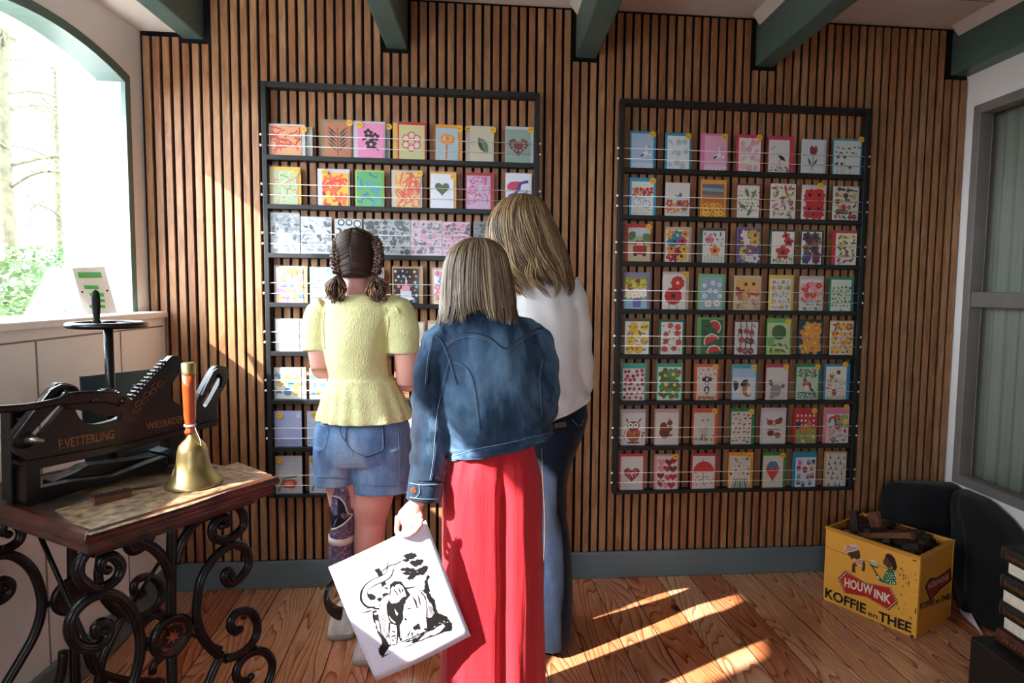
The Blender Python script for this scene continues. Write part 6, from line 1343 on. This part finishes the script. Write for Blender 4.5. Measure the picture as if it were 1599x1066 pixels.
k2((130,430),(180,432),(205,455),(195,480),(160,488),(135,460)); k2((262,432),(300,420),(328,432),(300,446),(268,462)); k2((215,470),(250,462),(262,478),(240,500),(222,490)); k2((270,380),(300,372),(325,392),(296,388)); band([(200,395),(245,385),(285,352)], 5, k2); band([(240,505),(262,470),(290,462)], 5, k2)
w_((336,398),(352,366),(372,374),(384,352),(412,346),(440,364),(458,400),(474,450),(440,462),(414,488),(384,515),(366,490),(352,440))   # ear
k2((362,378),(378,400),(412,452),(396,442),(370,408)); k2((395,362),(422,402),(432,440),(410,408)); k2((428,376),(440,420),(448,398))
w_((456,524),(500,482),(545,520),(552,560),(540,600),(500,668),(490,700),(482,760),(486,826),(440,838),(428,800),(442,740),(424,700),(452,645),(444,600),(452,560))   # fore leg
w_((335,692),(386,708),(392,760),(386,870),(338,878),(328,790))
w_((478,392),(540,378),(598,408),(618,470),(606,560),(590,572),(566,520),(520,450)); w_((614,430),(640,480),(652,560),(648,640),(624,600),(616,560),(622,480))
w_((592,622),(620,604),(648,650),(655,736),(600,735),(584,680)); w_((507,692),(540,745),(545,763),(506,773),(516,735),(494,724))
k2((520,440),(560,490),(575,560),(562,550),(545,500)); k2((560,420),(590,470),(602,545),(590,520),(575,460)); k2((345,750),(375,760),(380,775),(350,765)); k2((340,800),(380,790),(385,800),(345,812)); k2((470,560),(500,552),(520,566),(495,566)); k2((455,640),(480,650),(478,668),(458,660))
w_((190,600),(282,568),(284,582),(200,618)); w_((60,560),(160,556),(240,530),(245,540),(150,572),(60,592)); band([(60,560),(160,556),(250,530)], 5, k2); k2((52,590),(120,596),(170,578),(170,572),(110,588)); w_((322,620),(334,660),(370,690),(380,684),(342,650))
for i in range(26): x = 250+rn.random()*580; y = 960-(x-250)*.47+rn.uniform(-34, 14); w_(*rough([(x,y),(x+14,y-6),(x+10,y+2)], 2, 2))
for i in range(5): st_([(330+i*100, 905-i*42), (400+i*100, 872-i*40)], 2.5, w_)
for i in range(14): x = 350+rn.random()*330; y = 840-(x-350)*.3+rn.uniform(-20, 20); k2(*rough([(x-9,y),(x,y-10),(x+9,y),(x,y+8)], 4, 2))
K.build('elephant_linocut', [M['ink'], M['paper']], pr)
# ------------------------------------------------------------------ crate, books, cloth, outdoors
c0 = atZ(1285, 935, 0); c1 = atZ(1430, 997, 0); c2 = atZ(1487, 963, 0)
ex = c1 - c0; Lx = ex.length; ex.normalize(); ey = Vector((-ex.y, ex.x, 0)); Ly = (c2-c1).length
if ey.dot(c2-c1) < 0: ey = -ey
def fp(x, y): # picture point on the crate's front
    r = ray(x, y); n = ex.cross(Zv); kk = (c0-CAMP).dot(n)/r.dot(n); return CAMP + r*kk
def sp(x, y):
    r = ray(x, y); n = ey.cross(Zv); kk = (c1-CAMP).dot(n)/r.dot(n); return CAMP + r*kk
CH = (fp(1289, 822).z + fp(1436, 868).z)/2
cr8 = empty('wooden_crate', c0 + ex*Lx/2 + ey*Ly/2, 'yellow advertising crate filled with wood type standing on the floor', 'crate')
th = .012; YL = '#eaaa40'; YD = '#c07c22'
n1 = -ey; n2 = ex
def board(o, a, b, c, name, col=YL):
    m = MB(); m.col = lin(col); m.obox(o, a, b, c); return m.build(name, M['tin'], cr8, bevel=.0015)
front = board(c0, ex*Lx, ey*th, Zv*CH, 'front_board'); side = board(c1 - ex*th + ey*th, ex*th, ey*(Ly-th*2), Zv*CH, 'side_board', YD)
board(c0 + ey*(Ly-th), ex*Lx, ey*th, Zv*CH, 'rear_board'); board(c0 + ey*th, ex*th, ey*(Ly-2*th), Zv*CH, 'side_board', YD); board(c0 + ex*th + ey*th, ex*(Lx-2*th), ey*(Ly-2*th), Zv*.012, 'bottom_board', YD)
m = MB(); m.col = lin('#c98a2c')
m.obox(c0 - ey*.004 + Zv*(CH-.012) - ex*.003, ex*(Lx+.006), ey*.006, Zv*.014); m.obox(c1 + Zv*(CH-.012) - ex*.003, ex*.006, ey*Ly, Zv*.014); m.build('metal_rim', M['tin'], cr8, bevel=.001)
m = MB(); m.col = lin('#2a1a10')
m.obox(c0 - ey*.0006 + Zv*CH*.72, ex*Lx*.9, ey*.0006, Zv*.0012)
for q_ in ((.0,.0,.02,.03),(.95,.0,.05,.05),(.93,.93,.07,.02),(.9,.6,.015,.03),(.98,.3,.015,.12)): m.obox(c0 - ey*.0007 + ex*Lx*q_[0] + Zv*CH*q_[1], ex*Lx*q_[2]*.6, ey*.0006, Zv*CH*q_[3]*.6)
rn = random.Random(5)
for i in range(46): m.obox(c0 - ey*.0007 + ex*Lx*rn.uniform(.78,.97) + Zv*CH*rn.uniform(.12,.8), ex*.0035*rn.random(), ey*.0006, Zv*.012*rn.random())
m.build('rust_marks', M['tin'], front)
def g(P, col, lay=0, T=fp, n=None, mbx=None, sc=(1280,840,6.6625)):
    V = [T(sc[0]+x/sc[2], sc[1]+y/sc[2]) + (n or n1)*(.0008+.0003*lay) for x, y in P]; a = Vector()
    for i in range(len(V)): a += V[i].cross(V[(i+1) % len(V)])
    if a.dot(n or n1) < 0: V.reverse()
    mbx.col = lin(col); mbx.add(V, [tuple(range(len(V)))])
m = MB()
ban = [(270,336),(480,462),(738,510),(816,664),(718,750),(490,612),(258,570),(190,418)]
cx_, cy_ = 500, 545
def shrink(P, d): return [(x + (cx_-x)*d, y + (cy_-y)*d*1.5) for x, y in P]
g(ban, '#1a1210', 0, mbx=m); g(shrink(ban, .035), '#e6dccb', 1, mbx=m); g(shrink(ban, .055), '#bf2219', 2, mbx=m)
# figure with striped headscarf, cup
g([(290,160),(320,135),(400,110),(418,140),(424,190),(415,215),(385,218),(350,205),(338,225),(310,185)], '#4a3319', 1, mbx=m)
g([(235,118),(262,140),(255,60),(290,95),(320,62),(370,62),(405,85),(414,118),(380,130),(310,145),(262,150)], '#d9c9bd', 2, mbx=m)
for i in range(8): g([(262+i*18,145-i*4),(270+i*18,143-i*4),(300+i*14,75+i*3),(292+i*14,75+i*3)], '#b03a34', 3, mbx=m)
g([(335,350),(340,270),(370,245),(400,290),(370,290),(372,360)], '#4a3319', 2, mbx=m); g([(440,340),(450,270),(440,240),(465,235),(478,280),(468,345)], '#4a3319', 2, mbx=m)
g([(372,270),(410,212),(455,222),(440,290)], '#e0d4c2', 3, mbx=m)
for i in range(3): g([(376+i*8,262-i*17),(446+i*3,275-i*18),(446+i*3,267-i*18),(378+i*8,254-i*17)], '#b8302a', 4, mbx=m)
# figure with headscarf and patterned blouse, tray
g([(680,190),(712,175),(740,240),(752,300),(715,318),(690,285),(664,268),(660,230),(674,215)], '#5a3c1e', 1, mbx=m); g([(680,178),(710,155),(750,170),(785,215),(806,300),(790,340),(765,325),(745,260),(705,205)], '#231a1c', 2, mbx=m)
g([(718,318),(760,310),(792,400),(800,485),(720,480),(655,462),(610,430),(580,380),(600,368),(650,428),(690,350)], '#1f6a44', 2, mbx=m)
for P in scat('oj', ['#e4e0cc'], 30, .03, .045, 3, 150, 130): 
    pts = [(650+x, 480-y) for x, y in P[0]]; cx2 = sum(p[0] for p in pts)/len(pts); cy2 = sum(p[1] for p in pts)/len(pts)
    if cy2 > 330 + (760-cx2)*.8 or cx2 > 700: g(pts, '#e4e0cc', 3, mbx=m)
g([(590,395),(612,390),(625,425),(605,415)], '#e4e0cc', 3, mbx=m)
g([(515,268),(622,305),(600,312),(560,300),(602,368),(588,372),(545,300)], '#4a3319', 2, mbx=m); g([(525,232),(560,225),(608,262),(600,292),(545,280)], '#dfe0cc', 3, mbx=m)
for y in (240, 262): g([(528,y),(606,y+22),(605,y+30),(530,y+8)], '#2f7a50', 4, mbx=m)
def gt(s, p0, p1, h, col, T=fp, n=n1, bold=.03, sc=(1280,840,6.6625), mbx=None):
    a = T(sc[0]+p0[0]/sc[2], sc[1]+p0[1]/sc[2]); b_ = T(sc[0]+p1[0]/sc[2], sc[1]+p1[1]/sc[2]); up = T(sc[0]+p0[0]/sc[2], sc[1]+(p0[1]-h)/sc[2]) - a; up = Vector((0,0,up.z))
    mbx.col = lin(col); text_add(mbx, s, a, b_, up, n, bold, .0022)
gt('HOU', (258,497), (448,556), 92, '#e6dccb', mbx=m); gt('W', (452,560), (552,588), 96, '#e6dccb', mbx=m); gt('INK', (566,612), (742,684), 92, '#e6dccb', mbx=m)
gt('KOFFIE', (58,606), (482,786), 98, '#1a1210', mbx=m); gt('en', (503,800), (603,840), 56, '#1a1210', bold=.01, mbx=m); gt('THEE', (612,852), (955,982), 100, '#1a1210', mbx=m)
m.build('painted_advert', M['tin'], front)
m = MB(); S2 = (1430, 840, 1.0); sq = lambda P: [(x-1430, y-840) for x, y in P]
g(sq([(1444,916),(1452,902),(1463,902),(1484,886),(1486,905),(1468,920),(1452,938)]), '#1a1210', 0, sp, n2, m, S2); g(sq([(1446,916),(1453,904),(1464,904),(1482,889),(1484,904),(1467,918),(1453,934)]), '#8a1f18', 1, sp, n2, m, S2)
gt('HOUWINK', (1448-1430,920-840), (1481-1430,903-840), 9, '#b8a080', sp, n2, .02, S2, m); gt('KOFFIE en THEE', (1436-1430,951-840), (1484-1430,934-840), 9, '#1a1210', sp, n2, .02, S2, m)
m.build('painted_advert', M['tin'], side)
# wood type sorts heaped in the crate
rn = random.Random(21); cols = [M['woodtype']]*4 + [M['woodtype2']]
def sort_(p, yaw_, tilt, L, W, H, mat, lab):
    Rm = Matrix.Rotation(yaw_, 3, 'Z') @ Matrix.Rotation(tilt, 3, 'Y'); e = MB(); a, b_, c_ = Rm.col[0]*L, Rm.col[1]*W, Rm.col[2]*H; o0 = Vector(p) - a/2 - b_/2 - c_/2
    o = e.obox(o0, a, b_, c_).build('wood_type_block', mat, bevel=.0015); return tag(o, lab, 'printing block', 'wood type blocks heaped in the crate')
base_lab = 'dark wooden printing block in the heap inside the yellow crate'
m = MB(); m.obox(c0 + ex*.014 + ey*.014 + Zv*.02, ex*(Lx-.03), ey*(Ly-.03), Zv*(CH-.05)); 
heap = m.build('wood_type_heap', M['woodtype']); tag(heap, 'packed wooden type filling the yellow crate below its rim', 'printing blocks', None, 'stuff')
n_i, n_j = 6, 5
for i in range(n_i):
    for jn_ in range(n_j):
        for lv in range(2):
            u, v = (i+.5+rn.uniform(-.15,.15))/n_i, (jn_+.5+rn.uniform(-.15,.15))/n_j
            L = rn.uniform(.05, .085); h = CH - .025 + lv*.022 + rn.uniform(0, .01) + .012*(1-abs(2*u-.8))*(lv)
            p = c0 + ex*(.05 + u*(Lx-.1)) + ey*(.05 + v*(Ly-.1)) + Zv*h
            sort_(p, rn.uniform(0, 3.14), rn.uniform(-.3, .3), L, rn.uniform(.018,.03), rn.uniform(.016,.024), rn.choice(cols), '%s wood type block in the crate heap, %s column, %s' % (('lower','upper')[lv], ('far left','left','centre-left','centre-right','right','far right')[i], ('front edge','front half','middle','rear half','rear edge')[jn_]))
def along(x0, y0, x1, y1, off, W, H, mat, lab, tag2='printing block'):
    n = ex.cross(Zv); b0 = c0 + ey*off; r = ray(x0, y0); p = CAMP + r*((b0-CAMP).dot(n)/r.dot(n)); r = ray(x1, y1); q_ = CAMP + r*((b0-CAMP).dot(n)/r.dot(n)); d = q_-p
    o = MB().obox(p, d, ey*W, d.cross(ey).normalized()*H if d.cross(ey).z > 0 else -d.cross(ey).normalized()*H).build('wood_type_block', mat, bevel=.0015); return tag(o, lab, tag2)
along(1345,840,1423,841,.03,.03,.022,M['woodtype2'],'long brown printing block lying on top of the heap in the crate')
along(1359,823,1374,823,.07,.03,.06,M['woodtype2'],'short orange-brown printing block standing on the heap in the crate')
along(1328,828,1340,830,.05,.02,.085,M['woodtype'],'tall black printing block standing at the left of the crate')
# dark cloth heap
def dune(t, v, c): return .06*sin(3*t+v*4) + .05*sin(7*t-v*6) + .12*noise.noise(c*7 + Vector((cos(t)*2, sin(t)*2, v*3)))
YC = -.085
cl = MB(); cl.rings(secrings([(1396,752,1440,YC,.02),(1388,755,1512,YC,.04),(1380,764,1548,YC,.055),(1370,790,1566,YC,.06),(1364,825,1572,YC,.062),(1368,880,1572,YC,.062),(1378,915,1572,YC,.062)], 90, 6, dune))
cl.rings(secrings([(1515,766,1545,-.20,.04),(1500,774,1585,-.25,.09),(1500,805,1625,-.33,.15),(1502,850,1650,-.40,.18),(1500,900,1660,-.44,.19),(1506,950,1660,-.48,.2),(1520,995,1660,-.52,.2)], 70, 6, dune))
clo = cl.build('black_cloth_heap', M['cloth_black']); 
zmin = min(v.co.z for v in clo.data.vertices)
for v in clo.data.vertices: v.co.z = max(v.co.z, .004); v.co.x = min(v.co.x, 2.205)
remesh(clo, .008, 2); tag(clo, 'heap of black cloth piled on the floor behind the yellow crate', 'cloth')
P = [atZ(1494,934,.004), atZ(1510,944,.004), atZ(1514,962,.004), atZ(1534,992,.004), atZ(1522,978,.004), atZ(1500,958,.004)]
tag(MB().prism([p + Zv*(.02 if i in (0,1,2) else .001) for i, p in enumerate(P)], Zv*.004).build('white_paper', M['paper']), 'scrap of white paper showing under the black cloth beside the crate', 'paper')
# trunk and encyclopedia volumes
TZ2 = .20; a = atZ(1556, 1000, TZ2); b_ = Vector((a.x-.055, a.y+.03, 0))
tag(MB().box((a.x-.065, a.y-.42, 0), (2.19, a.y+.035, TZ2)).build('storage_chest', M['trunk'], bevel=.006), 'low black chest at the right edge under the stack of books', 'chest')
ztop = atY(1558, 849, a.y).z; hh = (ztop - TZ2)/7*.985
labs = ['brown leather book at the bottom of the stack on the chest', 'book with pale page edges outward, lowest of the three', 'black encyclopedia with gilt spine, lowest of the three', 'book with pale page edges outward, middle of the three', 'black encyclopedia with gilt spine, middle of the three', 'book with pale page edges outward, uppermost of the three', 'black encyclopedia on top of the stack of books']
z = TZ2 + .0008
for i, lb in enumerate(labs):
    x0 = a.x + (.006 if i in (1,5) else .0) + .003*(i % 3); y1 = a.y - .003*(i % 2); Lb = .27; W = .2; cov = M['book_brown'] if i == 0 else M['book_black']
    e = empty('encyclopedia_volume', (x0+W/2, y1-Lb/2, z), lb, 'book', 'stack of encyclopedia volumes'); t_ = .003; spine_out = i % 2 == 0
    MB().box((x0, y1-Lb, z), (x0+W, y1, z+t_)).build('cover', cov, e); MB().box((x0, y1-Lb, z+hh-t_-.0006), (x0+W, y1, z+hh-.0006)).build('cover', cov, e)
    px0, px1 = (x0+.004, x0+W-.006) if spine_out else (x0+.006, x0+W-.004)
    MB().box((px0, y1-Lb+.006, z+t_), (px1, y1-.006, z+hh-t_-.0006)).build('page_block', M['cream'], e)
    sx_ = x0 if spine_out else x0+W
    m = MB(); R = []
    for yy in (y1-Lb, y1): R.append([Vector((sx_ + (-1 if spine_out else 1)*(.006*sin(pi*k_i/8)) + (0 if spine_out else 0), yy, z + (hh-.0006)*k_i/8)) for k_i in range(9)] + [Vector((sx_ + (.004 if spine_out else -.004), yy, z+hh-.0006)), Vector((sx_ + (.004 if spine_out else -.004), yy, z))])
    s_o = m.rings(R).build('spine', cov, e)
    if spine_out:
        m = MB(); xs = sx_ - .0064
        m.box((xs-.0003, y1-.005, z+hh*.1), (xs+.004, y1-.0035, z+hh*.9)); m.build('gilt_band', M['gold'], s_o); m = MB()
        if i: text_add(m, 'Encyclopaedia Britannica', (xs, y1-.02, z+hh*.32), (xs, y1-.02-.21, z+hh*.32), (0,0,hh*.36), (-1,0,0), .012, .0006)
        else:
            for kk in range(8): m.box((xs-.0004, y1-.04-kk*.016, z+hh*.35), (xs+.002, y1-.03-kk*.016, z+hh*.6))
        m.build('gilt_title', M['gold'], s_o)
    z += hh
# ------------------------------------------------------------------ outdoors beyond the window
struct('ground', MB().box((-40, -30, -.5), (-1.75, 40, -.35)), M['ground'])
def tree(x, y, lab, h=6, seed=1):
    e = empty('street_tree', (x, y, -.35), lab, 'tree', 'trees outside the window'); rn = random.Random(seed); mb = MB(); leaf = MB()
    mb.tube(cr([(x,y,-.4),(x+.03,y,1),(x-.05,y,2.4),(x+.02,y+.05,h)], 5), [.13-.006*i for i in range(16)], 12)
    for i in range(26):
        z0 = 1.9 + (h-1.9)*rn.random(); an = rn.random()*6.28; L = rn.uniform(1.1, 2.2); P = []
        for k in range(6): t = k/5; P.append((x+cos(an)*L*t, y+sin(an)*L*t, z0 + L*(.55*t - .75*t*t)))
        mb.tube(cr(P, 3), [.018*(1-i_/17)+.004 for i_ in range(16)], 6)
        for k in range(110):
            t = rn.uniform(.2, 1.0); p = Vector((x+cos(an)*L*t+rn.gauss(0,.12), y+sin(an)*L*t+rn.gauss(0,.12), z0+L*(.55*t-.75*t*t)+rn.gauss(0,.12)-.05)); s = rn.uniform(.015,.03)
            A_ = Vector((rn.gauss(0,1),rn.gauss(0,1),rn.gauss(0,1))).normalized()*s; B_ = A_.orthogonal().normalized()*s*.6; leaf.add([p-A_, p+B_, p+A_, p-B_], [(0,1,2,3)])
    mb.build('trunk', M['bark'], e, smooth=True); o = leaf.build('foliage', M['leaf'], e); o['kind'] = 'stuff'
tree(-5.2, 4.69, 'bare branched street tree with fresh leaves outside the window', 6, 2); tree(-9.5, 12.4, 'more distant street tree outside the window', 7, 5)
def bush(x, y, w, h, lab, seed):
    rn = random.Random(seed); m = MB()
    for i in range(3500):
        a = rn.random()*6.28; r = sqrt(rn.random())*w; zz = -.35 + (h+.35)*rn.random()**.8; p = Vector((x+cos(a)*r, y+sin(a)*r, zz)); s = rn.uniform(.012,.03)
        A_ = Vector((rn.gauss(0,1),rn.gauss(0,1),rn.gauss(0,1))).normalized()*s; B_ = A_.orthogonal().normalized()*s*.6; m.add([p-A_, p+B_, p+A_, p-B_], [(0,1,2,3)])
    tag(m.build('garden_bush', M['leaf2']), lab, 'bush', 'bushes outside the window')
bush(-3.6, 2.3, .5, 1.5, 'green bush outside just above the sill, left of the tree', 1); bush(-4.3, 3.85, .5, 1.7, 'green bush outside behind the white sign', 2); bush(-7, 8.0, .9, 1.9, 'green bush at the foot of the street tree', 3); bush(-2.9, 1.2, .35, 1.45, 'green bush outside nearest to the left edge', 4)
tag(MB().box((-2.02, .58, -.35), (-1.9, .8, 3.4)).build('brick_pillar', M['brick']), 'pale brick pillar outside the window beside the glass', 'pillar')
bl_ = empty('town_house', (-16, 16, -.35), 'pale town house across the street seen through the window', 'house'); MB().box((-20, 12, -.35), (-14, 24, 5)).build('facade', M['white_out'], bl_)
for i in range(6):
    y = 12.8 + i*1.8
    for z in (.6, 2.8): MB().box((-14.02, y, z), (-13.98, y+.8, z+1.2)).build('window', M['slate'], bl_)
